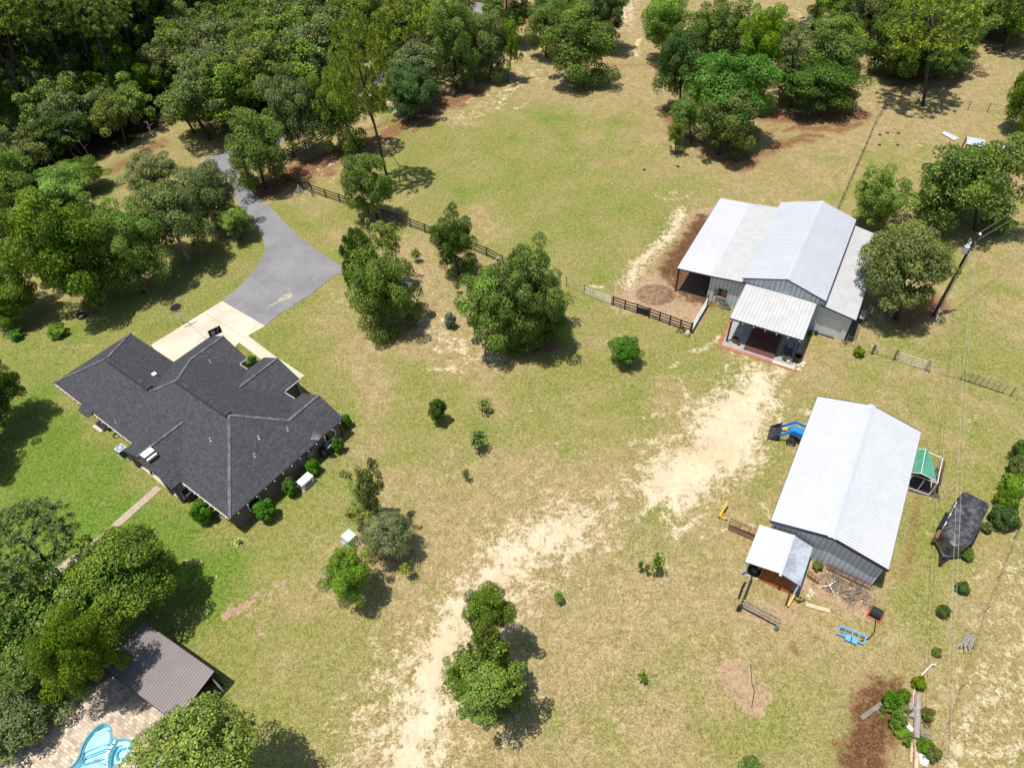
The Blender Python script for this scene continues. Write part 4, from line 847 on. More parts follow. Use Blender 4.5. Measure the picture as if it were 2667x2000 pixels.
# barn in the upper right
F1 = frame(18.86, 61.398, -30.791); t1 = R(-30.791); b1x = Vector((math.cos(t1), math.sin(t1), 0)); b1y = Vector((-math.sin(t1), math.cos(t1), 0))
L1 = 15.43; l1, m3, m4, r5 = 3.767, 7.3, 15.59, 18.91; am = (m3 + m4) / 2
stable = thing('horse_barn', 'large horse barn with stepped white metal roofs, side sheds and a front porch', 'barn', F1(10, 7, 0))
mb = MB(); ribbed(mb, F1(m3 - .25, -.17, 4.69 - .08), F1(m3 - .25, L1 + .25, 4.69 - .08), F1(am - .02, L1 + .25, 5.99), F1(am - .02, -.17, 5.99), .27)
ribbed(mb, F1(m4, -.17, 4.69), F1(m4, L1 + .25, 4.69), F1(am + .02, L1 + .25, 5.99), F1(am + .02, -.17, 5.99), .27)
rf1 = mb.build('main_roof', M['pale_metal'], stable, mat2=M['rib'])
mb = MB(); sl1_ = (5.99 - 4.69) / (am - m3)
for s in (-1, 1): mb.add([F1(am + s * .28, -.2, 5.99 - sl1_ * .28 + .05), F1(am + s * .28, L1 + .28, 5.99 - sl1_ * .28 + .05), F1(am, L1 + .28, 6.06), F1(am, -.2, 6.06)], [(0, 1, 2, 3)])
mb.build('ridge_cap', M['pale_metal'], rf1)
mb = Split()
for b in (-.2, L1 + .28):
    for s, a in ((-1, m3 - .25), (1, m4)): mb.bar(F1(a, b, 4.69 - .13), F1(am, b, 5.99 - .07), .05, .14)
mb.build('rake_trim', M['navy'], stable)
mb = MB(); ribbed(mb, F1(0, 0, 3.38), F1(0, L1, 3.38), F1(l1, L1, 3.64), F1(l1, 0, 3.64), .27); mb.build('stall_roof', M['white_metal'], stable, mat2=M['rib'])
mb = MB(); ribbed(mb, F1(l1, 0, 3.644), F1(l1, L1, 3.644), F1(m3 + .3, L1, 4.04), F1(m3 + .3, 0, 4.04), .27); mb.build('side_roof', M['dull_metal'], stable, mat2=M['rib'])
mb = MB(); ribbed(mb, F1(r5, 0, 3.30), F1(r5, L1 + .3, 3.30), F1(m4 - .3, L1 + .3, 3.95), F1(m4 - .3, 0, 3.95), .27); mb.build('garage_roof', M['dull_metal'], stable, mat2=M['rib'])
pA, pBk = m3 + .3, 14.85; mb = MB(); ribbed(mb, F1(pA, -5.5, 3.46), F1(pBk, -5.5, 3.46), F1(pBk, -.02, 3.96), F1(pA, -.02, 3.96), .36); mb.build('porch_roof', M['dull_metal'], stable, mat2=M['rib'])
mb = Split(); mb.bar(F1(0, -.03, 3.30), F1(l1, -.03, 3.56), .04, .15); mb.bar(F1(l1, -.03, 3.56), F1(m3 + .3, -.03, 3.95), .04, .15); mb.bar(F1(-.03, 0, 3.3), F1(-.03, L1, 3.3), .04, .14); mb.bar(F1(0, L1 + .03, 3.28), F1(m3, L1 + .03, 3.9), .04, .14)
mb.bar(F1(m4 - .3, -.03, 3.86), F1(r5, -.03, 3.22), .04, .15); mb.bar(F1(r5 + .03, 0, 3.2), F1(r5 + .03, L1 + .3, 3.2), .04, .14); mb.bar(F1(pA, -5.53, 3.36), F1(pBk, -5.53, 3.36), .04, .16); mb.bar(F1(m4 + .02, 0, 4.58), F1(m4 + .02, L1, 4.58), .05, .18)
mb.build('edge_trim', M['navy'], stable)
# walls
mb = MB(); siding_wall(mb, F1(l1, .32, 0), F1(m3 + .3, .32, 0), 3.55, 3.93, .42)
siding_wall(mb, F1(m3 + .3, .32, 0), F1(m4 - .3, .32, 0), 3.86, 3.86, .42)
siding_wall(mb, F1(m3 + .02, .05, 3.95), F1(m4 - .05, .05, 3.95), [(0, .70), (.5, 1.96), (1, .70)], 0, .42)
mb.v = mb.v  # (upper gable heights are above 3.95)
siding_wall(mb, F1(r5 - .32, .32, 0), F1(r5 - .32, L1, 0), 3.2, 3.2, .42); siding_wall(mb, F1(r5 - .32, L1, 0), F1(m4 - .1, L1, 0), 3.2, 3.8, .42); siding_wall(mb, F1(m4 - .1, L1, 0), F1(m3 + .1, L1, 0), [(0, 4.6), (.5, 5.9), (1, 4.6)], 0, .42)
siding_wall(mb, F1(m3 + .1, L1 - .3, 0), F1(.3, L1 - .3, 0), 3.8, 3.3, .42); siding_wall(mb, F1(l1, L1 - .3, 0), F1(l1, .32, 0), 3.55, 3.55, .42)
siding_wall(mb, F1(m4 - .12, .32, 3.7), F1(m4 - .12, L1, 3.7), .95, .95, .42); siding_wall(mb, F1(m3 + .12, L1, 3.7), F1(m3 + .12, .32, 3.7), .9, .9, .42)
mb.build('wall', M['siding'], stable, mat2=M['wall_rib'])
# garage front with opening
mb = MB(); x0_, x1_ = m4 - .75, r5 - .32; b_ = .30
def wallq(a0, a1, z0, z1a, z1b): mb.poly([F1(a0, b_, z0), F1(a1, b_, z0), F1(a1, b_, z1b), F1(a0, b_, z1a)])
sla = (3.95 - 3.30) / (r5 - m4 + .3); zr = lambda a: 3.90 - sla * (a - m4 + .3)
d0, d1 = x0_ + .55, x1_ - .55
wallq(x0_, d0, 0, 3.85, zr(d0)); wallq(d0, d1, 2.45, zr(d0), zr(d1)); wallq(d1, x1_, 0, zr(d1), zr(x1_))
mb.build('garage_front', M['siding'], stable)
gd = MB().obox(F1((d0 + d1) / 2, b_ + .12, 1.225), b1x * (d1 - d0) / 2, b1y * .03, (0, 0, 1.225)).build('garage_door', M['white'], stable)
for i in range(10): MB().obox(F1((d0 + d1) / 2, b_ + .085, .12 + i * .245), b1x * (d1 - d0) / 2, b1y * .006, (0, 0, .012)).build('door_seam', M['steel'], gd)
mb = MB().bar(F1(d0 - .2, b_ - .1, .05), F1(d1 - .4, b_ - .1, .05), .12, .1); mb.build('door_sill', M['navy'], stable)
# battens on the gable
mb = Split()
for i in range(15):
    a = m3 + .45 + i * (m4 - m3 - .9) / 14; zt2 = 5.9 - sl1_ * abs(a - am) - .02; mb.obox(F1(a, .02, (4.0 + zt2) / 2), b1x * .03, b1y * .012, (0, 0, (zt2 - 4.0) / 2))
mb.build('gable_batten', mat('tan_batten', (.46, .38, .29), .7), stable)
# stall posts, window with shutters
for b in (.25, 5.2, 10.2, L1 - .4): MB().box(F1(.18, b, 1.62), .16, .16, 3.24, t1).build('stall_post', M['dark_wood'], stable)
MB().bar(F1(.18, .1, 3.1), F1(.18, L1 - .1, 3.1), .1, .25).build('stall_beam', M['dark_wood'], stable)
MB().slab([F1(.3, .3, .03), F1(l1 - .05, .3, .03), F1(l1 - .05, L1 - .35, .03), F1(.3, L1 - .35, .03)], .02).build('stall_floor', mat('stall_bedding', (.15, .085, .05), .95, 0, .3, 4, bump=.4), stable)
wa = hinv and 0; wc = F1(5.35, .30, 1.55)
wn = MB().obox(wc, b1x * .42, b1y * .03, (0, 0, .52)).build('stall_window', M['black'], stable)
for s in (-1, 1):
    MB().obox(wc + b1x * s * .44 - b1y * .02, b1x * .04, b1y * .05, (0, 0, .56)).build('frame', M['navy'], wn)
MB().obox(wc - b1x * .62 - b1y * .14, b1x * .20 + b1y * .1, b1y * .02, (0, 0, .48)).build('shutter', M['grey_wood'], wn); MB().obox(wc + b1x * .18 - b1y * .06, b1x * .24, b1y * .02, (0, 0, .48)).build('shutter', mat('brown_shutter', (.13, .06, .035), .7), wn)
MB().obox(wc - Vector((0, 0, .56)) - b1y * .06, b1x * .5, b1y * .06, (0, 0, .03)).build('sill', M['tan_wood'], wn)
# porch posts, slab
for a in (pA + .2, (pA + pBk) / 2 + 1.7, pBk - .2): MB().box(F1(a, -5.25, 1.7), .16, .16, 3.4, t1).build('porch_post', M['dark_wood'], stable)
MB().bar(F1(pA + .1, -5.25, 3.3), F1(pBk - .1, -5.25, 3.3), .1, .22).build('porch_beam', M['dark_wood'], stable)
for i in range(7): q = F1(pA + .2 + i * (pBk - pA - .4) / 6, -5.6, 3.28); MB().lathe(q, [(.001, -.09), (.05, -.06), (.05, 0), (.001, .02)], 8).build('porch_bulb', sm['white'], stable, smooth=True)
MB().obox(F1(pBk - .1, -3.0, 1.5), b1x * .03, b1y * .25, (0, 0, .6)).build('side_panel', M['siding'], stable)
z = .07
def slabq(nm, a0, a1, b0, b1_, mt, z, par=None):
    return struct(nm, MB().slab([F1(a0, b0, z), F1(a1, b0, z), F1(a1, b1_, z), F1(a0, b1_, z)], .08), mt)
slabq('porch_slab', pA - .1, pBk + .2, -6.0, .3, M['grey_concrete'], .07)
slabq('porch_mulch', pA + 2.1, pBk - 2.0, -5.7, .1, M['redbrown'], .10)
slabq('brick_edging', pA - .45, pBk + .5, -6.45, -6.0, M['red_brick'], .075); slabq('brick_edging', pA - .45, pA - .1, -6.0, -1, M['red_brick'], .075)
slabq('concrete_step', pBk - 2.0, pBk + .2, -6.25, -5.85, CONC, .09)
def barrel(q, r_, hh, lab, fill='soil', cat='barrel'):
    t = thing('half_barrel', lab, cat, q)
    MB().lathe(q, [(.001, .01), (r_ * .82, 0), (r_ * .98, hh * .5), (r_, hh), (r_ * .9, hh), (r_ * .88, hh - .12)], 18).build('staves', mat('barrel_wood', (.22, .13, .07), .8, 0, .3, 6), t)
    for f in (.25, .75): MB().lathe(q + Vector((0, 0, hh * f - .02)), [(r_ * (.92 + .08 * f) + .012, 0), (r_ * (.92 + .08 * f) + .012, .04)], 18).build('hoop', M['dark_steel'], t)
    MB().lathe(q + Vector((0, 0, hh - .12)), [(r_ * .88, 0), (.001, .02)], 16).build('soil', M[fill], t); return t
barrel(G(1914, 890, .07), .36, .5, 'half barrel planter by the left post of the horse barn porch')
barrel(G(1923, 898, .07), .18, .3, 'small round pot beside the left half barrel on the porch edge', cat='pot')
barrel(G(2045, 936, .09), .36, .5, 'half barrel planter at the right corner of the horse barn porch')
q = G(2073, 944, 0.0); t = thing('trash_can', 'black round trash can lying open beside the barn porch corner', 'trash can', q)
MB().lathe(q, [(.001, .01), (.28, 0), (.36, .85), (.39, .87), (.39, .92), (.33, .92), (.27, .08), (.001, .06)], 18).build('body', M['black'], t)
q = G(1885, 803); t = thing('trough_planter', 'galvanised oval trough planter with herbs below the barn window', 'planter', q)
ov = lambda r_, z_, n_=20: [q + b1x * (math.cos(i * 2 * math.pi / n_) * r_ * 1.0) + b1y * (math.sin(i * 2 * math.pi / n_) * r_ * .5) + Vector((0, 0, z_)) for i in range(n_)]
mb = MB(); ringstrip(mb, ov(.62, 0), ov(.70, .55)); ringstrip(mb, ov(.70, .55), ov(.64, .55)); ringstrip(mb, ov(.64, .55), ov(.62, .42)); mb.poly(ov(.62, 0)[::-1]); mb.build('tub', M['steel'], t)
MB().poly(ov(.62, .42)).build('soil', M['soil'], t)
q = G(2000, 838, .1); t = thing('covered_cart', 'dark covered cart with grey blanket at the right side of the barn porch', 'cart', F1(pBk - .95, -4.1, .1))
q = F1(pBk - .95, -4.1, .1); MB().box(q + Vector((0, 0, .5)), .9, 1.5, .7, t1).build('body', mat('navy_cloth', (.03, .045, .10), .7), t, bevel=.1); MB().box(q + Vector((.1, .2, .88)), .6, .9, .08, t1 + .3).build('blanket', mat('grey_blanket', (.28, .28, .30), .9), t, bevel=.03)
for s in (-1, 1): MB().lathe(q + b1x * .4 * s + Vector((0, 0, .2)) - b1y * .5, [(.001, -.04), (.2, -.04), (.2, .04), (.001, .04)], 14, b1x).build('wheel', M['rubber'], t)
q = F1(pBk - .7, -5.35, .1); t = thing('stacked_buckets', 'small pale buckets and tack by the right porch barrel', 'buckets', q)
for i, (dx, dy) in enumerate(((0, .2), (.1, -.25), (.35, .05))): MB().lathe(q + b1x * dx + b1y * dy, [(.001, 0), (.13, 0), (.16, .3), (.14, .3), (.12, .04)], 12).build('bucket', M['white'] if i < 2 else M['steel'], t)
# flower pots near garage door
for px, py, l, c_ in ((2110, 871, 'potted plant with green leaves left of the barn garage door', 'ac_beige'), (2123, 871, 'dark pot right beside the leafy potted plant at the barn garage', 'black')):
    q = G(px, py); t = thing('flower_pot', l, 'plant pot', q); MB().lathe(q, [(.001, 0), (.16, 0), (.24, .32), (.2, .32), (.18, .25), (.001, .25)], 14).build('pot', M[c_], t)
# stones by the corner
for i, (px, py) in enumerate(((2070, 948), (2078, 952), (2085, 949), (2082, 960), (2090, 955), (2079, 964), (2086, 966), (2068, 955), (2093, 948))):
    q = G(px, py); mb = MB(); rr = .12 + .06 * ((i * 7) % 3); mb.lathe(q, [(.001, 0), (rr, 0), (rr * 1.05, rr * .5), (rr * .6, rr), (.001, rr * 1.05)], 7)
    obj('garden_stone', 'pale stone in the small ring of stones at the barn porch corner', 'stone', mb, M['cream'], 'stones at the porch corner')
# corrugated sheet at right edge
q0, q1, q2_, q3 = G(2246, 807, .9), G(2258, 810, .8), G(2250, 832, .8), G(2237, 828, .9); mb = MB(); ribbed(mb, q0, q3, q2_, q1, .2, .04, .03); t = thing('heat_pump_cover', 'small corrugated metal awning on the right wall of the horse barn', 'awning', G(2247, 835)); mb.build('sheet', M['dull_metal'], t)
for p in (q1, q2_): MB().bar(p, Vector((p.x, p.y, 0)), .05).build('leg', M['steel'], t)
flat('side_slab', [(2183, 878), (2222, 818), (2245, 835), (2232, 885), (2200, 900)], .03, mat('dark_damp_earth', (.16, .125, .08), .95, 0, .3, 3), .02)
# ------------------------------------------------ plants
def leaf_mesh(name, P, Nrm, size, var, mt, aspect=1.0, seed=0):
    "many leaf faces: positions P, normals Nrm"
    rs = np.random.RandomState(seed); n = len(P)
    Nrm = Nrm / np.maximum(1e-6, np.linalg.norm(Nrm, axis=1, keepdims=True))
    r = rs.normal(size=(n, 3)); u = np.cross(Nrm, r); u /= np.maximum(1e-6, np.linalg.norm(u, axis=1, keepdims=True)); v = np.cross(Nrm, u)
    s = (size * (0.65 + .7 * rs.rand(n)))[:, None]
    u = u * s * aspect; v = v * s / aspect
    bend = Nrm * s * .25
    V = np.stack([P - u * .5, P - v * .5 + bend, P + u * .5, P + v * .5 + bend], 1).reshape(-1, 3)
    q = np.arange(n * 4).reshape(-1, 4); me = bpy.data.meshes.new(name); fast_mesh(me, V, q)
    at = me.attributes.new('leaf_tone', 'FLOAT', 'FACE'); at.data.foreach_set('value', var.astype(np.float32))
    me.materials.append(mt); return me
def leafmat(name, trans=.42, rough=.55):
    k = N(name); oi = k.n('ObjectInfo'); at = k.n('Attribute'); at.attribute_name = 'leaf_tone'
    hs_ = k.n('HueSaturation'); k.l(oi.outputs['Color'], hs_.inputs['Color'])
    k.l(k.ramp(at.outputs['Fac'], 0, 1, .42, 1.75), hs_.inputs['Value'])
    hv = k.math('ADD', k.math('MULTIPLY', at.outputs['Fac'], -.035), .517); k.l(hv, hs_.inputs['Hue']); k.l(k.ramp(oi.outputs['Random'], 0, 1, .9, 1.08), hs_.inputs['Saturation'])
    k.l(hs_.outputs[0], k.p.inputs['Base Color']); k.p.inputs['Roughness'].default_value = rough; k.p.inputs['Specular IOR Level'].default_value = .3
    tr = k.n('BsdfTranslucent'); tc = k.mix(.5, hs_.outputs[0], (.16, .22, .01)); k.l(tc, tr.inputs[0]); mx = k.n('MixShader'); mx.inputs[0].default_value = trans
    k.l(k.p.outputs[0], mx.inputs[1]); k.l(tr.outputs[0], mx.inputs[2]); k.l(mx.outputs[0], k.o.inputs['Surface']); return k.m
LEAF = leafmat('leaves'); NEEDLE = leafmat('needles', .2, .6); DRY = leafmat('dry_twigs', .1, .8)
def crown_pts(seed, lobes, per, r0=.62, lr=(.20, .36), flat_=1.0, core=.15, shell=.75, wob=1.0):
    rs = np.random.RandomState(seed); P = []; Nn = []; T = []
    k_ = 0
    for i in range(lobes):
        # golden spiral directions with jitter, thinner towards the bottom
        z = 1 - 1.98 * (i + .5) / lobes; a = i * 2.39996 + rs.rand() * .7; rr = math.sqrt(max(0, 1 - min(1, z * z))) if z > 0 else (1 - abs(z) ** 3) ** .4
        d = np.array([rr * math.cos(a), rr * math.sin(a), z]); rad = r0 * ((.62 + .70 * rs.rand()) if wob else (.85 + .3 * rs.rand()))
        rad *= (1 - .18 * wob) + .84 * wob * mnoise.noise(Vector((d[0] * 1.3 + seed, d[1] * 1.3, d[2] * 1.3)))
        if i % 4 == 3: rad *= .45
        if i % 9 == 5 and k_ == 0: rad = min(1.02, rad * 1.25)
        c = d * rad; L = lr[0] + (lr[1] - lr[0]) * rs.rand(); n = int(per * (L / lr[1]) ** 2 * (.75 + .5 * rs.rand()))
        q = rs.normal(size=(n, 3)); q /= np.linalg.norm(q, axis=1, keepdims=True)
        q[:, 2] = np.abs(q[:, 2]) * np.where(rs.rand(n) < shell, 1, -1)
        rad_ = L * (.55 + .5 * rs.rand(n) ** .5 + .12 * np.sin(q[:, 0] * 9 + i) * np.cos(q[:, 1] * 8 + i * 2))
        p = c + q * rad_[:, None] * np.array([1, 1, .8 * flat_])
        P.append(p); Nn.append(q * .6 + d * .25 + rs.normal(size=(n, 3)) * .45 + np.array([0, 0, .35])); tone = rs.rand() * .35
        T.append(np.clip(tone + .65 * rs.rand(n) ** 1.3, 0, 1))
    return np.concatenate(P), np.concatenate(Nn), np.concatenate(T)
VAR = {}
def mk(kind, i, **k):
    P, Nn, T = crown_pts(i * 13 + hash_(kind), k['lobes'], k['per'], k.get('r0', .64), k.get('lr', (.2, .36)), core=.1, wob=k.get('wob', 0))
    zz = P[:, 2].copy()
    if k.get('taper'): f = np.clip(1.0 - k['taper'] * (zz + .3), .15, 1.25); P[:, 0] *= f; P[:, 1] *= f
    return leaf_mesh(kind + '_crown', P, Nn, k['size'], T, k.get('mt', LEAF), k.get('asp', 1.25), i)
def hash_(s): return sum(ord(c) * (i + 1) for i, c in enumerate(s)) % 1000
for i in range(5): VAR.setdefault('oak', []).append(mk('oak', i, lobes=100, per=560, size=.040, r0=.78, lr=(.14, .29), wob=.55))
for i in range(4): VAR.setdefault('dense', []).append(mk('dense', i, lobes=100, per=520, size=.038, r0=.74, lr=(.14, .26)))
for i in range(3): VAR.setdefault('open', []).append(mk('open', i, lobes=42, per=260, size=.055, r0=.72, lr=(.12, .26), wob=1))
for i in range(2): VAR.setdefault('cedar', []).append(mk('cedar', i, lobes=100, per=520, size=.032, r0=.70, lr=(.13, .26), asp=1.9, taper=.40))
for i in range(3): VAR.setdefault('bush', []).append(mk('bush', i, lobes=44, per=300, size=.095, r0=.68, lr=(.2, .36)))
for i in range(2): VAR.setdefault('sap', []).append(mk('sap', i, lobes=14, per=22, size=.26, r0=.55, lr=(.25, .5)))
for i in range(3): VAR.setdefault('wood', []).append(mk('wood', i, lobes=60, per=320, size=.055, r0=.70, lr=(.12, .30), wob=.8))
def pine_pts(seed, tufts, blades, ln, zlo=-1.0):
    rs = np.random.RandomState(seed); P = []; Nn = []; T = []; D = []
    for i in range(tufts):
        z = zlo + (1 - zlo) * ((i + rs.rand()) / tufts); rr = (1.05 - .62 * max(0, z) ** 1.5) * (.35 + .65 * math.sqrt(rs.rand())) * (.75 if z < -.6 else 1)
        a = rs.rand() * 6.283; c = np.array([rr * math.cos(a), rr * math.sin(a), z * .95]); q = rs.normal(size=(blades, 3)); q[:, 2] += .55; q += c * np.array([.7, .7, 0]); q /= np.linalg.norm(q, axis=1, keepdims=True)
        P.append(c + q * ln * .5); D.append(q * ln); t = rs.rand() * .4; T.append(np.clip(t + .6 * rs.rand(blades), 0, 1))
    return np.concatenate(P), np.concatenate(D), np.concatenate(T)
def needle_mesh(name, P, D, T, wd, seed):
    rs = np.random.RandomState(seed); s = np.cross(D, rs.normal(size=D.shape)); s /= np.linalg.norm(s, axis=1, keepdims=True); s *= wd
    V = np.stack([P - D * .5 - s * .5, P - D * .5 + s * .5, P + D * .5 + s, P + D * .5 - s], 1).reshape(-1, 3)
    me = bpy.data.meshes.new(name); fast_mesh(me, V, np.arange(len(P) * 4).reshape(-1, 4)); at = me.attributes.new('leaf_tone', 'FLOAT', 'FACE'); at.data.foreach_set('value', T.astype(np.float32)); me.materials.append(NEEDLE); return me
for i in range(3): VAR.setdefault('pine', []).append(needle_mesh('pine_crown', *pine_pts(50 + i, 300, 40, .11), .0085, i))
for i in range(2): VAR.setdefault('youngpine', []).append(needle_mesh('young_pine_crown', *pine_pts(80 + i, 130, 60, .22), .014, i))
COLR = dict(oak=(0.149, 0.234, 0.023), bright=(0.183, 0.319, 0.029), yellow=(0.293, 0.342, 0.036), deep=(0.083, 0.154, 0.023), grey=(0.183, 0.228, 0.065), greyer=(0.226, 0.251, 0.092), cypress=(0.226, 0.308, 0.021),
            pine=(0.226, 0.285, 0.044), pinedark=(0.122, 0.188, 0.032), bluegrey=(0.244, 0.296, 0.210), olive=(0.183, 0.222, 0.047), magnolia=(0.078, 0.165, 0.027), boxwood=(0.098, 0.268, 0.015), sunny=(0.207, 0.342, 0.025))
def fitcrown(bb, base, zc=None):
    x0, y0, x1, y1 = bb; cx, cy = (x0 + x1) / 2, (y0 + y1) / 2
    if base:
        B = G(*base)
        best = None
        for zz in np.arange(.3, 20, .1):
            C = G(cx, cy, zz); d = (C.xy - B.xy).length
            if best is None or d < best[0]: best = (d, zz)
        z = best[1]
    else: z = zc or 4.0
    C = G(cx, cy, z); dep = depth_at(C); f = FPX
    v = (C - Vector((0, 0, H))).normalized(); sphi = -v.z; cphi = math.sqrt(1 - sphi * sphi)
    Rr = (x1 - x0) / 2 * dep / f / 1.0; ry = (y1 - y0) / 2 * dep / f
    rz = math.sqrt(max(ry * ry - (Rr * sphi) ** 2, (.55 * Rr * cphi) ** 2)) / cphi
    rz = min(rz, 1.9 * Rr + 1); rz = min(rz, max(.3, z * 1.0))
    return C, Rr, rz, (G(*base) if base else Vector((C.x, C.y, 0)))
_tn = [0]
SC = 1.04
def tree(nm, lab, bb, base=None, kind='oak', col='oak', zc=None, cat='tree', group=None, bark='bark', rz=None, extra=(), lean=True, trunk=True):
    _tn[0] += 1; i = _tn[0]; rnd = random.Random(i * 31)
    C, Rr, Rz, B = fitcrown(bb, base, zc)
    if rz: Rz = rz
    t = thing(nm, lab, cat, B, group)
    V = VAR[kind]; me = V[i % len(V)]
    o = bpy.data.objects.new('crown', me); COL.objects.link(o); o.parent = t; o.location = C - B; SC_ = SC * (.97 if kind == 'dense' else 1); o.scale = (Rr * SC_ * rnd.uniform(.94, 1.08), Rr * SC_ * rnd.uniform(.94, 1.08), Rz * SC_) if trunk else (Rr * 1.02, Rr * 1.02, Rz * 1.02); o.rotation_euler = (0, 0, rnd.random() * 6.28)
    c = COLR[col]; j = .9 + .2 * rnd.random(); o.color = (c[0] * j, c[1] * j, c[2] * j, 1)
    if trunk:
        mb = MB(); r0 = max(.025, min(.24, Rr * .055)); h = C.z; top = C + Vector((0, 0, Rz * .35))
        mid = B.lerp(C, .5) + Vector((rnd.uniform(-.15, .15) * Rr * .3, rnd.uniform(-.15, .15) * Rr * .3, 0)); mb.tube([B - Vector((0, 0, .05)), B + (mid - B) * .15 + Vector((0, 0, 0)), mid, C, top], [r0 * 1.35, r0, r0 * .85, r0 * .55, r0 * .15], 7)
        for k in range(7):
            a = k * 2.4 + rnd.random(); s = mid.lerp(C, rnd.random() * .9); e = C + Vector((math.cos(a) * Rr * .72, math.sin(a) * Rr * .72, Rz * rnd.uniform(-.35, .4))); m_ = s.lerp(e, .5) + Vector((0, 0, Rz * .08))
            mb.tube([s, m_, e], [r0 * .42, r0 * .26, r0 * .08], 5, False)
        mb.build('trunk', M[bark], t, smooth=True)
    for ex in extra:
        bb2, k2, c2 = ex[:3]; C2, R2, Z2, _ = fitcrown(bb2, None, ex[3] if len(ex) > 3 else C.z)
        o2 = bpy.data.objects.new('crown', VAR[k2][(i + 1) % len(VAR[k2])]); COL.objects.link(o2); o2.parent = t; o2.location = C2 - B; o2.scale = (R2 * 1.1, R2 * 1.1, Z2 * 1.1); o2.rotation_euler = (0, 0, rnd.random() * 6.28); cc = COLR[c2]; o2.color = (*cc, 1)
        MB().tube([B + (C - B) * .55, C.lerp(C2, .4), C2], [r0 * .5, r0 * .35, r0 * .15], 5, False).build('limb', M[bark], t, smooth=True)
    return t
T = tree
# left yard
T('oak_tree', 'largest broad oak in the left yard, two trunks beside the fire ring', (32, 490, 272, 770), (250, 800), 'oak', 'oak', extra=(((150, 640, 268, 780), 'oak', 'deep', 4.5), ((40, 600, 150, 680), 'oak', 'grey', 5)))
T('oak_tree', 'oak with brighter crown just right of the broad yard oak', (262, 523, 415, 742), (372, 762), 'oak', 'bright')
T('oak_tree', 'dark spreading small oak at the wood edge left of the clearing', (155, 412, 262, 482), (228, 500), 'oak', 'oak')
T('oak_tree', 'yellow green crown behind the broad yard oak', (70, 440, 225, 545), (165, 590), 'oak', 'bright')
T('live_oak', 'hazy grey green live oak at the wood end of the yard clearing', (325, 392, 462, 520), (400, 560), 'dense', 'greyer')
T('live_oak', 'grey green live oak with pale trunk and dappled shade below', (345, 470, 530, 650), (492, 678), 'oak', 'grey', bark='pale_bark', extra=(((380, 560, 440, 610), 'oak', 'olive', 4),))
T('live_oak', 'dark green oak overhanging the driveway bend from the left', (485, 408, 612, 590), (568, 600), 'oak', 'grey')
T('small_tree', 'small vivid lime green tree beside the driveway bend', (573, 532, 652, 602), (628, 622), 'oak', 'sunny')
T('oak_tree', 'oak cut by the left frame edge level with the fire ring', (-70, 665, 92, 828), (10, 850), 'oak', 'oak', extra=(((-20, 760, 60, 830), 'oak', 'bright', 3),))
T('oak_tree', 'tree at the left frame edge above the cut oak', (-80, 500, 45, 690), (10, 690), 'oak', 'grey')
T('oak_tree', 'bright round crown at the left frame edge below the pine wood', (-50, 392, 98, 560), (40, 600), 'oak', 'bright')
T('oak_tree', 'dark tree at the left frame edge beside the house lawn', (-90, 925, 34, 1090), (10, 1110), 'oak', 'deep')
T('oak_tree', 'tree just outside the frame shading the left lawn', (-230, 1030, -60, 1260), (-40, 1220), 'oak', 'deep', group='trees left of the frame')
T('oak_tree', 'tree just outside the frame shading the left lawn', (-150, 950, -20, 1120), (-10, 1150), 'oak', 'deep', group='trees left of the frame')
# bottom left
T('pine_tree', 'long needled pine crown at the lower left frame edge', (-60, 1310, 185, 1500), None, 'pine', 'pinedark', 9.0, bark='pine_bark')
T('oak_tree', 'round dark oak above the pavilion casting a big shadow on the lawn', (175, 1372, 447, 1630), (378, 1590), 'dense', 'oak')
T('oak_tree', 'huge sprawling oak over the left of the pavilion and paver deck', (-50, 1490, 215, 1770), (100, 1750), 'oak', 'oak', extra=(((95, 1590, 270, 1815), 'oak', 'oak', 6.5), ((-40, 1640, 140, 1790), 'oak', 'oak', 5)))
T('live_oak', 'grey green tree in the lower left corner over the paver deck', (-80, 1780, 128, 1965), (10, 1960), 'oak', 'grey')
T('cypress_tree', 'feathery bright green tree at the bottom edge beside the pavilion', (345, 1825, 665, 2130), (600, 2100), 'dense', 'cypress')
# centre
T('round_tree', 'dense round dark green tree standing on the black board fence', (884, 392, 1023, 557), (985, 572), 'dense', 'oak')
T('pine_tree', 'tall lone pine with bare trunk rising behind the round tree', (862, 60, 1008, 290), (1012, 478), 'pine', 'pine', bark='pine_bark', extra=(((890, 180, 985, 290), 'pine', 'pine', 9),))
T('oak_tree', 'oak clump over the parked car between driveway and field', (915, 645, 1088, 872), (989, 858), 'oak', 'oak', extra=(((958, 565, 1055, 690), 'open', 'yellow', 6.5),))
T('pine_tree', 'young dark pine on the left side of the oak clump', (896, 612, 985, 772), (945, 800), 'youngpine', 'pinedark', bark='pine_bark')
T('oak_tree', 'small dark oak straddling the board fence right of the clump', (1127, 557, 1235, 706), (1195, 712), 'oak', 'deep')
T('cedar_tree', 'big cone shaped dark cedar in the centre of the field edge', (1275, 628, 1472, 885), (1400, 908), 'dense', 'oak', extra=(((1290, 740, 1475, 895), 'dense', 'oak', 2.6),))
T('oak_tree', 'yellow green oak pressed against the left of the big cedar', (1197, 702, 1370, 892), (1315, 903), 'oak', 'bright')
T('spruce_sapling', 'tiny blue grey spruce on bare sand left of the cedar', (1158, 812, 1187, 852), (1174, 854), 'bush', 'bluegrey', cat='sapling')
T('fruit_tree', 'small glossy dark tree alone on the lawn below the paddock', (1592, 875, 1672, 947), (1640, 952), 'oak', 'boxwood', cat='small tree')
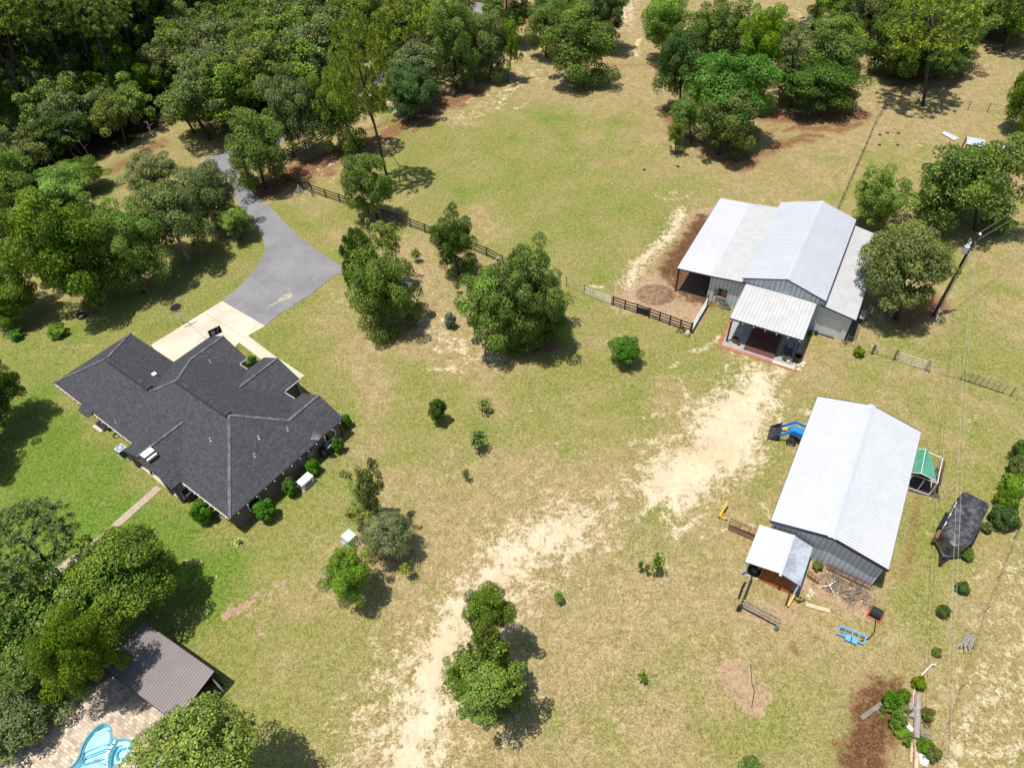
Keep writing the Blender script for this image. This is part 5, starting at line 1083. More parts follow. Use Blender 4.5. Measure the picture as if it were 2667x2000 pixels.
for bb, bs, cl, kd, lb in (((1118, 1036, 1163, 1098), (1141, 1102), 'deep', 'bush', 'largest dark sapling right of the house on the open lawn'), ((1244, 1035, 1281, 1072), (1262, 1075), 'oak', 'sap', 'low sapling right of the largest dark sapling'),
    ((1220, 1118, 1268, 1168), (1247, 1172), 'magnolia', 'sap', 'open branched sapling in the middle of the lawn'), ((1203, 1218, 1224, 1250), (1213, 1253), 'deep', 'sap', 'thin upright sapling below the open branched one'),
    ((1041, 1462, 1072, 1496), (1060, 1506), 'yellow', 'sap', 'tiny yellow green sapling beside the oak with dead branches'), ((1696, 1430, 1730, 1500), (1710, 1497), 'bright', 'sap', 'tallest of three young stems in the lower field'),
    ((1660, 1458, 1678, 1484), (1670, 1490), 'oak', 'sap', 'leftmost of three young stems in the lower field'), ((1678, 1465, 1694, 1492), (1688, 1500), 'oak', 'sap', 'middle of three young stems in the lower field'),
    ((1442, 1543, 1468, 1567), (1455, 1568), 'oak', 'bush', 'little green shrub at the right edge of the sand track'), ((1659, 1743, 1688, 1777), (1672, 1778), 'bright', 'sap', 'little shrub alone in the lower right field'),
    ((1372, 1840, 1386, 1858), (1379, 1858), 'yellow', 'sap', 'tiny yellow shoot right of the round pine and oak clump'), ((1925, 1982, 1988, 2020), (1955, 2015), 'oak', 'bush', 'shrub cut by the bottom frame edge'),
    ((1069, 645, 1098, 680), (1088, 682), 'olive', 'sap', 'nearly bare sapling right of the oak clump'), ((1182, 730, 1200, 760), (1193, 765), 'olive', 'sap', 'thin sapling left of the yellow green oak')):
    T('sapling', lb, bb, bs, kd, cl, cat='sapling')
T('oak_tree', 'slender oak with yellowish leaves right of the generator', (905, 1170, 1008, 1360), (965, 1390), 'open', 'olive', extra=(((900, 1290, 990, 1370), 'oak', 'yellow', 2.6), ((905, 1230, 985, 1300), 'open', 'oak', 5)))
T('cedar_tree', 'low grey green cedar beside the pale utility box', (925, 1312, 1082, 1455), (995, 1455), 'cedar', 'greyer')
T('oak_tree', 'small oak with a dead white branch in the lower lawn', (845, 1425, 968, 1560), (920, 1565), 'oak', 'bright')
T('oak_tree', 'slender oak over the sand track above the round pine', (1207, 1515, 1332, 1660), (1295, 1700), 'oak', 'oak')
T('pine_tree', 'young pine with bottle brush needles between two oaks on the track', (1225, 1640, 1330, 1795), (1282, 1800), 'youngpine', 'pine', bark='pine_bark')
T('oak_tree', 'leafy oak around the foot of the young pine on the track', (1160, 1680, 1374, 1872), (1270, 1885), 'open', 'oak', extra=(((1165, 1700, 1260, 1810), 'oak', 'bright', 2.6), ((1275, 1740, 1372, 1850), 'oak', 'oak', 2.2), ((1205, 1790, 1290, 1870), 'oak', 'bright', 1.8)))
# top centre
T('magnolia_tree', 'glossy dark tree beside the bend of the far board fence', (998, 170, 1130, 298), (1083, 307), 'dense', 'magnolia')
T('pine_tree', 'tall pine behind the glossy dark tree', (990, -20, 1150, 165), (1075, 200), 'pine', 'pine', bark='pine_bark')
T('oak_tree', 'bright green tree right of the tall pine at the top', (1120, -10, 1240, 190), (1190, 230), 'oak', 'bright')
T('live_oak', 'grey green multi stem tree at the top fence line', (1212, 18, 1325, 195), (1285, 205), 'oak', 'grey')
T('small_tree', 'thin grey sapling tree in front of the bright green tree', (1165, 160, 1232, 236), (1215, 240), 'open', 'grey')
T('small_tree', 'yellowish slim tree at the right end of the top tree line', (1308, 30, 1362, 190), (1320, 215), 'open', 'bright')
T('oak_tree', 'dark oak left of the tall pine above the road gap', (895, -30, 1000, 90), (960, 120), 'oak', 'oak')
T('oak_tree', 'full oak at the top centre of the pasture', (1427, 20, 1600, 205), (1497, 215), 'oak', 'oak')
T('oak_tree', 'lighter oak behind left of the full top pasture oak', (1375, -20, 1475, 130), (1423, 150), 'oak', 'oak')
T('oak_tree', 'dark crown peeping behind the full top pasture oak', (1520, -40, 1635, 80), (1600, 130), 'oak', 'deep')
T('oak_tree', 'dense oak hiding the fence just left of the lone pine', (808, 177, 946, 378), (930, 385), 'oak', 'oak')
T('live_oak', 'dusky grey oak over the shaded driveway fence', (690, 180, 820, 392), (765, 410), 'oak', 'grey')
T('oak_tree', 'oak at the corner where the two board fences meet', (590, 290, 742, 475), (690, 490), 'oak', 'oak')
# upper right cluster
for bb, bs, kd, cl, lb in (((1675, -20, 1795, 135), (1722, 160), 'oak', 'bright', 'feathery bright tree at the left end of the upper right grove'), ((1712, 70, 1835, 255), (1770, 290), 'dense', 'magnolia', 'darkest glossy tree on the left face of the upper right grove'),
    ((1795, 0, 1948, 175), (1870, 240), 'oak', 'oak', 'broad oak at the back of the upper right grove'), ((1806, 133, 2005, 332), (1900, 370), 'oak', 'boxwood', 'vivid green broad tree in the middle of the upper right grove'),
    ((1825, 235, 1975, 388), (1871, 402), 'oak', 'olive', 'rounded tree with pale trunk at the front of the upper right grove'), ((1732, 300, 1790, 390), (1758, 402), 'open', 'oak', 'slim small tree at the front left of the upper right grove'),
    ((1746, 247, 1832, 332), (1800, 372), 'oak', 'bright', 'yellow green small crown between slim tree and glossy tree'), ((1930, 25, 2035, 195), (1975, 300), 'oak', 'bright', 'tall bright tree right of the broad back oak of the grove'),
    ((2020, 60, 2110, 175), (2060, 280), 'open', 'greyer', 'thin hazy grey tree between the two halves of the grove'), ((2085, 50, 2250, 200), (2180, 250), 'oak', 'oak', 'upper crown at the right end of the grove'),
    ((2022, 140, 2236, 272), (2122, 280), 'oak', 'deep', 'wide dark oak at the right end of the grove'), ((2270, -10, 2440, 185), (2345, 205), 'oak', 'oak', 'dark oak behind left of the leaning field pine'),
    ((2395, 0, 2560, 160), (2470, 190), 'oak', 'oak', 'oak behind right of the leaning field pine'), ((2400, 130, 2500, 198), (2412, 215), 'oak', 'magnolia', 'low bluish bush tree at the foot of the dark field oak'),
    ((2545, -20, 2690, 82), (2620, 110), 'oak', 'bright', 'bright tree line at the top right corner'), ((2633, 160, 2760, 345), (2700, 360), 'dense', 'oak', 'tree cut by the right frame edge above the metal shelter'),
    ((2408, 355, 2660, 590), (2540, 600), 'oak', 'oak', 'large round tree below the little metal shelter'), ((2228, 445, 2355, 592), (2288, 605), 'oak', 'sunny', 'yellow green upright tree behind the horse barn'),
    ((2240, 570, 2473, 795), (2335, 830), 'dense', 'olive', 'wide olive green tree overhanging the barn right roof'), ((2120, -40, 2240, 60), (2180, 90), 'oak', 'bright', 'small tree at the top edge above the grove end'),
    ((2210, -60, 2330, 90), (2290, 130), 'oak', 'olive', 'dark undergrowth tree at the top edge left of the dark field oak')):
    T('oak_tree' if 'oak' in lb else 'broadleaf_tree', lb, bb, bs, kd, cl)
T('pine_tree', 'leaning tall pine in the upper right field with a long bare trunk', (2335, -40, 2535, 140), (2404, 276), 'pine', 'pine', bark='pine_bark')
T('pine_tree', 'pine with thin trunk near the top right corner', (2620, -160, 2760, 20), (2612, 135), 'pine', 'pine', bark='pine_bark')
T('pine_tree', 'pine trunk crossing the thin yellowish tree at the top', (1270, -190, 1370, -20), (1316, 120), 'pine', 'pine', bark='pine_bark')
T('pine_tree', 'pine with bare trunk above the grove gap at the top', (2090, -210, 2230, -50), (2115, 75), 'pine', 'pine', bark='pine_bark')
# round bushes by the house
for bb, lb in (((493, 1298, 553, 1362), 'round clipped bush beside the shaded patio recess of the house'), ((662, 1298, 716, 1357), 'largest round bush on the shaded house wall, nearest the bottom corner'), ((733, 1243, 774, 1293), 'round bush left of the generator'),
    ((795, 1193, 832, 1236), 'round bush right of the generator'), ((864, 1137, 895, 1180), 'round bush right of the dark cabinets on the house wall'), ((886, 1077, 915, 1116), 'round bush behind the house right corner'), ((644, 922, 668, 952), 'round bush in the notch beside the front walk')):
    T('round_bush', lb, bb, ((bb[0] + bb[2]) / 2 + 2, bb[3] - 3), 'bush', 'boxwood', cat='bush', trunk=False)
for bb, cl, lb in (((19, 853, 60, 886), 'boxwood', 'left of two low bushes on the yard left of the house'), ((121, 841, 172, 878), 'bright', 'right of two low bushes, below the fire ring'), ((2225, 902, 2252, 930), 'cypress', 'small round evergreen at the barn end of the wire fence'),
    ((2556, 1356, 2586, 1390), 'olive', 'sparse shrub right of the horse trailer'), ((2502, 1426, 2538, 1460), 'oak', 'round evergreen at the horse trailer nose'), ((2491, 1514, 2526, 1547), 'deep', 'round evergreen below the trailer beside the bare patch'), ((2441, 1573, 2476, 1608), 'deep', 'round evergreen right of the hose reel'),
    ((2428, 1684, 2453, 1709), 'olive', 'small dull evergreen left of the stick pile'), ((2377, 1760, 2412, 1797), 'cypress', 'round evergreen above the old logs'), ((2636, 1145, 2690, 1208), 'deep', 'uppermost shrub of the right edge hedge row'), ((2628, 1182, 2690, 1245), 'olive', 'second shrub of the right edge hedge row from the top'),
    ((2610, 1230, 2670, 1292), 'bright', 'third shrub of the right edge hedge row from the top'), ((2596, 1268, 2656, 1333), 'oak', 'fourth shrub of the right edge hedge row from the top'), ((2582, 1308, 2648, 1378), 'deep', 'dark lowest big shrub of the right edge hedge row'), ((2625, 1340, 2660, 1375), 'olive', 'low shrub right of the dark hedge row end'),
    ((2302, 1795, 2345, 1850), 'boxwood', 'bright brush on the upper rim of the brown pile'), ((2335, 1790, 2370, 1830), 'oak', 'leafy brush between the brown pile and the logs'), ((2320, 1850, 2360, 1905), 'bright', 'brush in the middle left of the old logs'), ((2355, 1920, 2372, 1950), 'oak', 'small brush between two logs'),
    ((2388, 1920, 2430, 1965), 'bright', 'brush right of the long log near the white sack'), ((2410, 1935, 2450, 1985), 'olive', 'outer brush right of the white sack'), ((2400, 1840, 2435, 1880), 'olive', 'thin reddish brush beside the split boards'), ((2118, 1460, 2145, 1485), 'olive', 'weeds against the barn front wall'), ((2104, 860, 2118, 874), 'boxwood', 'leafy plant in the pot by the barn garage'),
    ((1876, 786, 1894, 800), 'oak', 'herbs growing in the trough planter'), ((616, 1404, 630, 1416), 'sunny', 'tiny plant in a ring of stones on the lawn below the house corner')):
    T('shrub', lb, bb, ((bb[0] + bb[2]) / 2 + 1, bb[3] - 2), 'bush', cl, cat='shrub', trunk=False)
# dead branches
def dead(lab, pts_list, r0=.07, grp=None):
    t = thing('dead_branch', lab, 'dead branch', pts_list[0][0], grp); mb = MB()
    for p in pts_list: mb.tube(p, [r0 * (1 - .8 * i / (len(p) - 1)) for i in range(len(p))], 5, False)
    mb.build('wood', M['pale_bark'], t, smooth=True)
rb = random.Random(5)
def deadtree(px, py, hgt, lab, n=7, lean=(0, 0)):
    B = G(px, py); L = [[B, B + Vector((.2 + lean[0] * .3, .1, hgt * .35)), B + Vector((-.1 + lean[0] * .7, .1 + lean[1], hgt * .7)), B + Vector((.3 + lean[0], lean[1], hgt))]]
    for i in range(n):
        z = hgt * (.35 + .6 * i / n); a = i * 2.1; s = B + Vector((.1 + lean[0] * z / hgt, lean[1] * z / hgt, z)); l = hgt * .17 * rb.uniform(.6, 1.2)
        m_ = s + Vector((math.cos(a) * l * .5, math.sin(a) * l * .5, l * .35)); L.append([s, m_, m_ + Vector((math.cos(a + .5) * l * .5, math.sin(a + .5) * l * .5, l * .2))])
        L.append([m_, m_ + Vector((math.cos(a - .9) * l * .4, math.sin(a - .9) * l * .4, l * .3))])
    dead(lab, L, hgt * .010)
deadtree(238, 420, 6, 'bare white dead tree, rightmost of three at the wood edge', lean=(-.8, 0)); deadtree(206, 422, 5, 'bare dead tree between the other two at the wood edge', lean=(-2.2, 1)); deadtree(152, 440, 5.5, 'leftmost bare white dead tree at the wood edge', lean=(-.8, .5)); deadtree(410, 385, 4.5, 'low bare grey dead tree by the small clearing', 9)
q = G(905, 1560); C_ = G(870, 1500, 2.6); mb = MB()
for i in range(26):
    a = rb.uniform(0, 6.28); s = q.lerp(C_, rb.uniform(.5, 1)); e = C_ + Vector((rb.uniform(-1.6, 1.3), rb.uniform(-1.5, 1.1), rb.uniform(-.7, .9))); mb.tube([s, s.lerp(e, .5) + Vector((0, 0, .25)), e], [.05, .03, .012], 4, False)
obj('dead_branches', 'tangle of dead white twigs on the left of the small lawn oak', 'dead branches', mb, M['pale_bark'])
# ------------------------------------------------ the wood: pines and broadleaf trees, each a copy of a built one
def in_poly(x, y, poly):
    c = False; n = len(poly)
    for i in range(n):
        (x1, y1), (x2, y2) = poly[i], poly[(i + 1) % n]
        if (y1 > y) != (y2 > y) and x < (x2 - x1) * (y - y1) / (y2 - y1) + x1: c = not c
    return c
def unit_trunk(nm, h, r0, bark, limbs):
    mb = MB(); rr = random.Random(len(nm)); mb.tube([(0, 0, -.1), (.1, .05, h * .5), (0, 0, h)], [r0 * 1.2, r0 * .8, r0 * .3], 7)
    for i in range(limbs): a = i * 2.4; z = h * rr.uniform(.6, .95); mb.tube([(0, 0, z), (math.cos(a) * h * .09, math.sin(a) * h * .09, z + h * .05), (math.cos(a) * h * .16, math.sin(a) * h * .16, z + h * .07)], [r0 * .3, r0 * .2, r0 * .06], 4, False)
    me = bpy.data.meshes.new('trunk'); me.from_pydata(mb.v, [], mb.f); me.materials.append(M[bark]); return me
TP = unit_trunk('pine', 1, .011, 'pine_bark', 8); TB = unit_trunk('broad', 1, .02, 'bark', 6)
def proto(nm, lab, cat, tm, cm_, cz, cr, crz, grp):
    t = thing(nm, lab, cat, (0, 0, 0), grp); tr = bpy.data.objects.new('trunk', tm); COL.objects.link(tr); tr.parent = t
    c_ = bpy.data.objects.new('crown', cm_); COL.objects.link(c_); c_.parent = t; c_.location = (0, 0, cz); c_.scale = (cr, cr, crz); return t, tr, c_
PR = {}
for i in range(3):
    PR['pine', i] = proto('forest_pine', 'tall thin pine in the dense wood at the upper left', 'pine tree', TP, VAR['pine'][i], .84, .155, .17, 'pines of the upper left wood')
    PR['wood', i] = proto('forest_tree', 'leafy understorey tree in the dense wood at the upper left', 'tree', TB, VAR['wood'][i], .62, .40, .40, 'leafy trees of the upper left wood')
used = {}; placed = []; rw = random.Random(11)
def inst(kind, i, x, y, h, wide, color, lg=None):
    t, tr, c_ = PR[kind, i]
    if (kind, i) in used:
        t2_ = t.copy(); COL.objects.link(t2_); a = tr.copy(); b = c_.copy()
        for o_c in (a, b): COL.objects.link(o_c); o_c.parent = t2_
        t, tr, c_ = t2_, a, b
    used[kind, i] = 1
    if lg: t['label'], t['group'] = lg; t.name = 'broadleaf_tree'
    t.location = (x, y, 0); t.scale = (h * wide, h * wide, h); t.rotation_euler = (0, 0, rw.random() * 6.28)
    j = rw.uniform(.8, 1.2); c_.color = (color[0] * j, color[1] * j, color[2] * j, 1); return t
pw = [(-130, 440), (0, 400), (100, 370), (160, 340), (240, 330), (340, 315), (400, 250), (440, 160), (560, 110), (640, 70), (760, 20), (860, -20), (860, -60), (-130, -60)]
wo = [(-130, 530), (-20, 480), (60, 430), (100, 405), (170, 385), (330, 385), (380, 350), (420, 320), (470, 325), (520, 375), (570, 345), (620, 290), (640, 250), (720, 190), (790, 150), (880, 70), (990, -10), (1120, -30), (1300, -60), (-130, -60)]
def scatter(poly, n, dmin, kind, hr, wr, cols, tries=20000, lg=None):
    k_ = 0; xs = [p[0] for p in poly]; ys = [p[1] for p in poly]
    wp = [G(max(-900, x), y) for x, y in poly]; x0, x1 = min(p.x for p in wp), max(p.x for p in wp); y0, y1 = min(p.y for p in wp), max(p.y for p in wp); P2 = [(p.x, p.y) for p in wp]
    for _ in range(tries):
        if k_ >= n: break
        x, y = rw.uniform(x0, x1), rw.uniform(y0, y1)
        if not in_poly(x, y, P2): continue
        if any(kd == kind and (x - a) ** 2 + (y - b) ** 2 < dmin ** 2 for a, b, kd in placed): continue
        placed.append((x, y, kind)); inst(kind, rw.randrange(3), x, y, rw.uniform(*hr), rw.uniform(*wr), COLR[rw.choice(cols)], lg); k_ += 1
dw = [(500, 350), (570, 385), (640, 350), (700, 325), (790, 290), (860, 240), (920, 205), (900, 150), (780, 130), (640, 200), (560, 280)]
scatter(pw, 285, 3.5, 'pine', (16, 23), (1.0, 1.4), ['pine', 'pine', 'olive', 'pinedark'])
scatter(wo, 290, 3.4, 'wood', (6, 11), (.9, 1.4), ['oak', 'bright', 'grey', 'olive', 'oak', 'bright', 'grey'])
scatter(dw, 30, 3.4, 'wood', (8, 12.5), (1.0, 1.35), ['oak', 'bright', 'grey', 'oak', 'olive'], lg=('broadleaf tree in the thicket between the far driveway and the wood', 'trees behind the far driveway'))
scatter([(2180, 10), (2700, 10), (2700, 90), (2560, 60), (2480, 110), (2280, 90)], 40, 3.6, 'wood', (7, 11), (1.0, 1.4), ['oak', 'bright', 'olive'], lg=('broadleaf tree in the dense belt at the upper right corner', 'trees of the upper right belt'))
scatter([(2290, 100), (2340, 205), (2480, 200), (2560, 120), (2450, 80)], 7, 3.0, 'wood', (6, 8), (1.0, 1.3), ['oak', 'deep'], lg=('broadleaf tree filling the clump behind the leaning pine', 'trees behind the leaning pine'))
scatter([(1740, 200), (1790, 310), (1900, 385), (1945, 370), (1960, 240), (2100, 285), (2225, 270), (2190, 140), (1900, 110)], 13, 3.0, 'wood', (5.5, 8), (1.1, 1.4), ['oak', 'bright', 'deep', 'oak'], lg=('broadleaf tree inside the upper right grove behind the horse barn', 'inner trees of the grove'))
scatter([(990, 290), (1080, 300), (1200, 235), (1330, 205), (1360, 100), (1200, 90), (1060, 130)], 15, 3.0, 'wood', (6, 9.5), (1.0, 1.35), ['oak', 'bright', 'grey', 'deep'], lg=('broadleaf tree in the belt between far driveway and pasture at the top', 'trees of the top pasture belt'))
scatter([(1390, 60), (1440, 140), (1560, 150), (1600, 60), (1520, 20)], 5, 3.0, 'wood', (6, 8), (1.0, 1.3), ['oak', 'bright'], lg=('broadleaf tree standing behind the full oak at the top of the pasture', 'trees behind the top pasture oak'))
scatter([(150, 640), (250, 780), (372, 755), (330, 640), (200, 560)], 4, 3.2, 'wood', (5, 6.5), (1.1, 1.3), ['oak', 'deep'], lg=('lower tree between the two large yard oaks', 'lower trees between the yard oaks'))
scatter([(-60, 560), (-60, 470), (60, 420), (190, 395), (230, 405), (120, 440), (40, 500)], 12, 2.6, 'wood', (5.5, 8), (1.1, 1.4), ['oak', 'grey', 'olive', 'deep'], lg=('dark low tree on the rim of the wood at the left frame edge', 'rim trees of the wood'))
for bb, lb, cl in (((2296, 1800, 2372, 1880), 'wide leafy thicket on the right rim of the brown pile', 'oak'), ((2318, 1870, 2378, 1940), 'lower leafy thicket between the brown pile and the logs', 'bright'), ((2392, 1915, 2455, 1990), 'thicket right of the long log near the sack', 'oak')):
    T('thicket', lb, bb, None, 'open', cl, zc=.5, cat='thicket', trunk=False)
# ------------------------------------------------ fences
def board_fence(lab, pts, mt, post_h=1.35, rails=3, gap=2.6, rail=.14, grp=None, wires=False, wr_=.013):
    P = px2w(pts); t = thing('board_fence' if not wires else 'wire_fence', lab, 'fence', P[0], grp); mbp = []; 
    S = []
    for a, b in zip(P[:-1], P[1:]):
        n = max(1, round((b - a).length / gap)); S += [a.lerp(b, i / n) for i in range(n)]
    S.append(P[-1])
    for p in S:
        MB().box(p + Vector((0, 0, post_h / 2)), .13 if not wires else .07, .13 if not wires else .07, post_h).build('post', mt, t)
    for j in range(rails):
        z = post_h - .12 - j * (post_h - .25) / max(1, rails - .2); mb = MB() if wires else Split()
        for a, b in zip(S[:-1], S[1:]):
            if wires: mb.tube([a + Vector((0, 0, z)), a.lerp(b, .5) + Vector((0, 0, z - .015)), b + Vector((0, 0, z))], wr_, 4, False)
            else: mb.bar(a + Vector((0, 0, z)), b + Vector((0, 0, z)), .045, rail)
        mb.build('rail' if not wires else 'wire', mt if not wires else M['wire'], t)
    return t
board_fence('black three rail board fence running from the fence corner down past the round tree', [(716, 462), (815, 504), (886, 528), (1000, 568), (1070, 592), (1268, 668), (1310, 690)], M['black_wood'])
board_fence('black board fence along the far driveway behind the dense oaks', [(716, 455), (754, 411), (840, 367), (947, 299), (1026, 250), (1110, 200), (1230, 130), (1350, 62), (1400, 20)], M['black_wood'])
board_fence('black board fence along the lower side of the horse paddock', [(1596, 796), (1690, 827), (1743, 847), (1798, 867)], M['black_wood'], gap=1.45, rails=3)
board_fence('thin wire fence with black posts left of the paddock board fence', [(1475, 746), (1521, 767), (1592, 794)], M['black_wood'], wires=True, rails=3, gap=2.5)
board_fence('old wire fence with grey posts climbing from the horse barn to the far pine', [(2182, 545), (2215, 470), (2248, 395), (2280, 320), (2314, 270)], M['grey_wood'], wires=True, rails=3, gap=2.2, post_h=1.3)
board_fence('sparse wire fence with rusty posts right of the far leaning pine', [(2340, 268), (2392, 262), (2520, 287), (2570, 293), (2622, 299), (2700, 310)], M['rust'], wires=True, rails=3, gap=6, post_h=1.4)
board_fence('wire fence with wooden posts from the horse barn to the right frame edge', [(2200, 897), (2272, 922), (2328, 938), (2409, 965), (2500, 990), (2630, 1032), (2720, 1062)], M['grey_wood'], wires=True, rails=3, gap=4.5, post_h=1.3)
board_fence('faint wire fence on thin posts along the right side down to the logs', [(2690, 1230), (2640, 1400), (2598, 1505), (2562, 1595), (2528, 1690), (2497, 1795), (2465, 1885), (2430, 2010)], M['steel'], wires=True, rails=2, gap=6, post_h=1.1, wr_=.006)
# braces at posts
def brace(lab, px, py, px2, py2, hh=1.4, mt='grey_wood'):
    a = G(px, py); b = G(px2, py2); t = thing('corner_brace', lab, 'fence brace', a); MB().tube([a, a + Vector((0, 0, hh))], .09, 8).build('post', M[mt], t); MB().bar(a + Vector((0, 0, hh - .1)), b, .06).build('strut', M['steel'], t)
brace('grey post with two struts where the wire fence leaves the horse barn', 2268, 923, 2285, 920); brace('thick grey post left end of the wooden gate frame', 2326, 938, 2340, 940, 1.5); brace('grey post topped with a pale cap in the right wire fence', 2409, 966, 2420, 972, 1.6, 'steel')
brace('grey green post wrapped with a hose on the black board fence', 814, 512, 822, 516, 1.3, 'panel_green')
# pipe gates
def pipe_gate(nm, lab, p, q, hh, mt, bars=5, vert=2, z0=.15, rr=.025):
    a, b = G(*p), G(*q); t = thing(nm, lab, 'gate', (a + b) / 2); mb = MB()
    for i in range(bars + 1): z = z0 + (hh - z0) * i / bars; mb.tube([a + Vector((0, 0, z)), b + Vector((0, 0, z))], rr if i in (0, bars) else rr * .7, 5)
    mb.build('rails', M[mt], t); mb = MB()
    for i in range(vert + 1): c = a.lerp(b, i / vert); mb.tube([c + Vector((0, 0, z0)), c + Vector((0, 0, hh))], rr, 5)
    mb.build('uprights', M[mt], t); return t
pipe_gate('pipe_gate', 'white pipe gate between the paddock corner and the horse barn', (1800, 866), (1839, 800), 1.3, 'white', 5, 2, rr=.035)
pipe_gate('pipe_gate', 'thin grey gate in the wire fence left of the black board fence', (1521, 767), (1594, 795), 1.15, 'steel', 6, 3, rr=.016)
pipe_gate('pipe_gate', 'grey pipe gate beside the pale capped post on the right', (2334, 941), (2404, 963), 1.2, 'steel', 3, 2)
pipe_gate('cattle_panel', 'black barred feeder panel against the right wire fence', (2508, 991), (2609, 1025), 1.15, 'dark_steel', 3, 7)
pipe_gate('cattle_panel', 'rusty pipe panel sticking out left of the small shed', (1897, 1370), (1975, 1402), 1.2, 'rust', 6, 3)
pipe_gate('cattle_panel', 'long rusty barred panel lying along the barn front wall', (2150, 1482), (2262, 1536), .9, 'rust', 6, 6)
pipe_gate('cattle_panel', 'square rusty frame leaning left of the white tripod', (2100, 1500), (2128, 1521), .8, 'rust', 3, 3)
MB_ = MB(); a, b = G(1897, 1374, .06), G(1975, 1408, .06); obj('feed_bunk', 'low rusty angle trough at the foot of the left pipe panel', 'trough', MB_.bar(a, b, .35, .12), M['rust'])
a = G(1796, 871); brace('black gate post at the paddock corner', 1799, 868, 1795, 864, 1.5, 'black'); brace('black gate post with white cap beside the barn wall', 1839, 799, 1842, 797, 1.6, 'black')
# wheels and loose things on the fences
def wheel(lab, q, ax_, r_, mt, spokes=10):
    t = thing('wagon_wheel', lab, 'wheel', q); ax_ = Vector(ax_).normalized(); u = ax_.orthogonal().normalized(); v = ax_.cross(u)
    MB().tube([q + (u * math.cos(a) + v * math.sin(a)) * r_ for a in np.linspace(0, 2 * math.pi, 25)], .035, 6, False).build('rim', M[mt], t); mb = MB()
    for i in range(spokes): a = i * 2 * math.pi / spokes; mb.tube([q, q + (u * math.cos(a) + v * math.sin(a)) * r_], .02, 4)
    mb.build('spokes', M[mt], t); MB().lathe(q, [(.001, -.07), (.09, -.06), (.09, .06), (.001, .07)], 10, ax_).build('hub', M[mt], t)
wheel('pale wagon wheel leaning on the black board fence', G(1026, 585) + Vector((0, 0, .55)), (-.45, -.9, .25), .55, 'grey_wood')
q = G(778, 508); t = thing('sawhorse_frame', 'pale grey pipe tripod standing against the black board fence', 'pipe stand', q); mb = MB(); tp = q + Vector((.1, .5, 1.3))
for dx, dy in ((-.3, -.5), (.0, -.6), (.25, -.5), (1.3, -.25)): mb.tube([tp, q + Vector((dx, dy, 0))], .03, 5)
mb.build('legs', M['steel'], t)
q = G(1299, 688); t = thing('pipe_brace', 'white pipe brace at the lower end of the board fence beside the oak', 'pipe brace', q); mb = MB()
for dx, dy in ((-1.0, -.5), (.6, -.4)): mb.tube([q + Vector((0, .1, 1.1)), q + Vector((dx, dy, 0))], .03, 5)
mb.build('legs', M['white'], t)
q = G(1790, 874); t = thing('salt_jug', 'cream coloured jug tank at the paddock corner post', 'jug', q); MB().lathe(q, [(.001, 0), (.24, .0), (.26, .1), (.26, .5), (.2, .62), (.1, .66), (.1, .72), (.001, .72)], 16).build('body', mat('cream_plastic', (.55, .47, .30), .5), t, smooth=True)
q = G(1772, 866); mb = MB()
for i in range(14): a = i * .9; mb.tube([q + Vector((math.cos(a) * .5, math.sin(a) * .25, 0)), q + Vector((math.cos(a + 1) * .15, math.sin(a) * .1, .9 + .1 * (i % 3)))], .03, 4)
obj('scrap_heap', 'tangle of dark scrap iron and hose left of the cream jug', 'scrap pile', mb, M['rust'])
q = G(1673, 822); t = thing('feed_trough', 'black trough hanging behind the paddock fence', 'trough', q); MB().box(q + Vector((.1, .3, .45)), 1.3, .5, .4, -.45).build('tub', M['black'], t, bevel=.08)
q = G(1702, 829); obj('feed_sack', 'small pale green bag lying at the paddock fence foot', 'bag', MB().box(q + Vector((0, 0, .15)), .5, .25, .22, -.4), M['ac_green'], bevel=.06)
# paddock mound
mb = MB(); rng = np.random.RandomState(3); cq = G(1708, 768); n = 22; V = []; F_ = []
for i in range(n):
    for j in range(n):
        x = (i / (n - 1) * 2 - 1) * 2.4; y = (j / (n - 1) * 2 - 1) * 1.9; d = math.hypot(x / 2.4, y / 1.9); hgt = max(0, 1 - d * d) ** 1.3 * .5 * (1 + .35 * mnoise.noise(Vector((x * 1.6, y * 1.6, 3)))) + .10 * mnoise.noise(Vector((x * 4, y * 4, 9))) * max(0, 1 - d)
        V.append(cq + Vector((x, y, hgt - .02 if d < 1 else -.06)))
for i in range(n - 1):
    for j in range(n - 1): F_.append((i * n + j, (i + 1) * n + j, (i + 1) * n + j + 1, i * n + j + 1))
obj('dirt_mound', 'low mound of orange brown dirt inside the horse paddock', 'dirt mound', MB().add(V, F_), mat('orange_dirt', (.27, .165, .09), .95, 0, .35, 2.2, bump=.5), smooth=True)
# ------------------------------------------------ power pole
q = G(2431, 822); PH = 10.6; pt = thing('utility_pole', 'tall dark utility pole with a grey transformer right of the horse barn', 'utility pole', q)
MB().tube([q, q + Vector((0, 0, PH))], [.17, .12], 10).build('pole', M['pole'], pt)
tq = q + Vector((-.42, -.1, 8.35)); tf = MB().lathe(tq, [(.001, 0), (.25, .02), (.27, .1), (.27, .8), (.22, .88), (.001, .92)], 16).build('transformer', mat('transformer_grey', (.46, .50, .53), .4), pt, smooth=False)
for dx in (-.1, .12): MB().lathe(tq + Vector((dx, 0, .9)), [(.05, 0), (.07, .08), (.04, .12), (.07, .18), (.04, .24), (.001, .26)], 8).build('bushing', M['white'], tf)
MB().bar(q + Vector((-.3, 0, 9.5)), q + Vector((.3, .05, 9.5)), .1, .12).lathe(q + Vector((.25, .0, PH - .2)), [(.001, 0), (.12, .02), (.15, .12), (.05, .25), (.001, .27)], 10).build('insulator', M['white'], pt)
MB().lathe(q + Vector((-.35, .15, 9.6)), [(.001, -.3), (.05, -.28), (.08, 0), (.05, .3), (.001, .32)], 8).build('cutout_switch', M['steel'], pt)
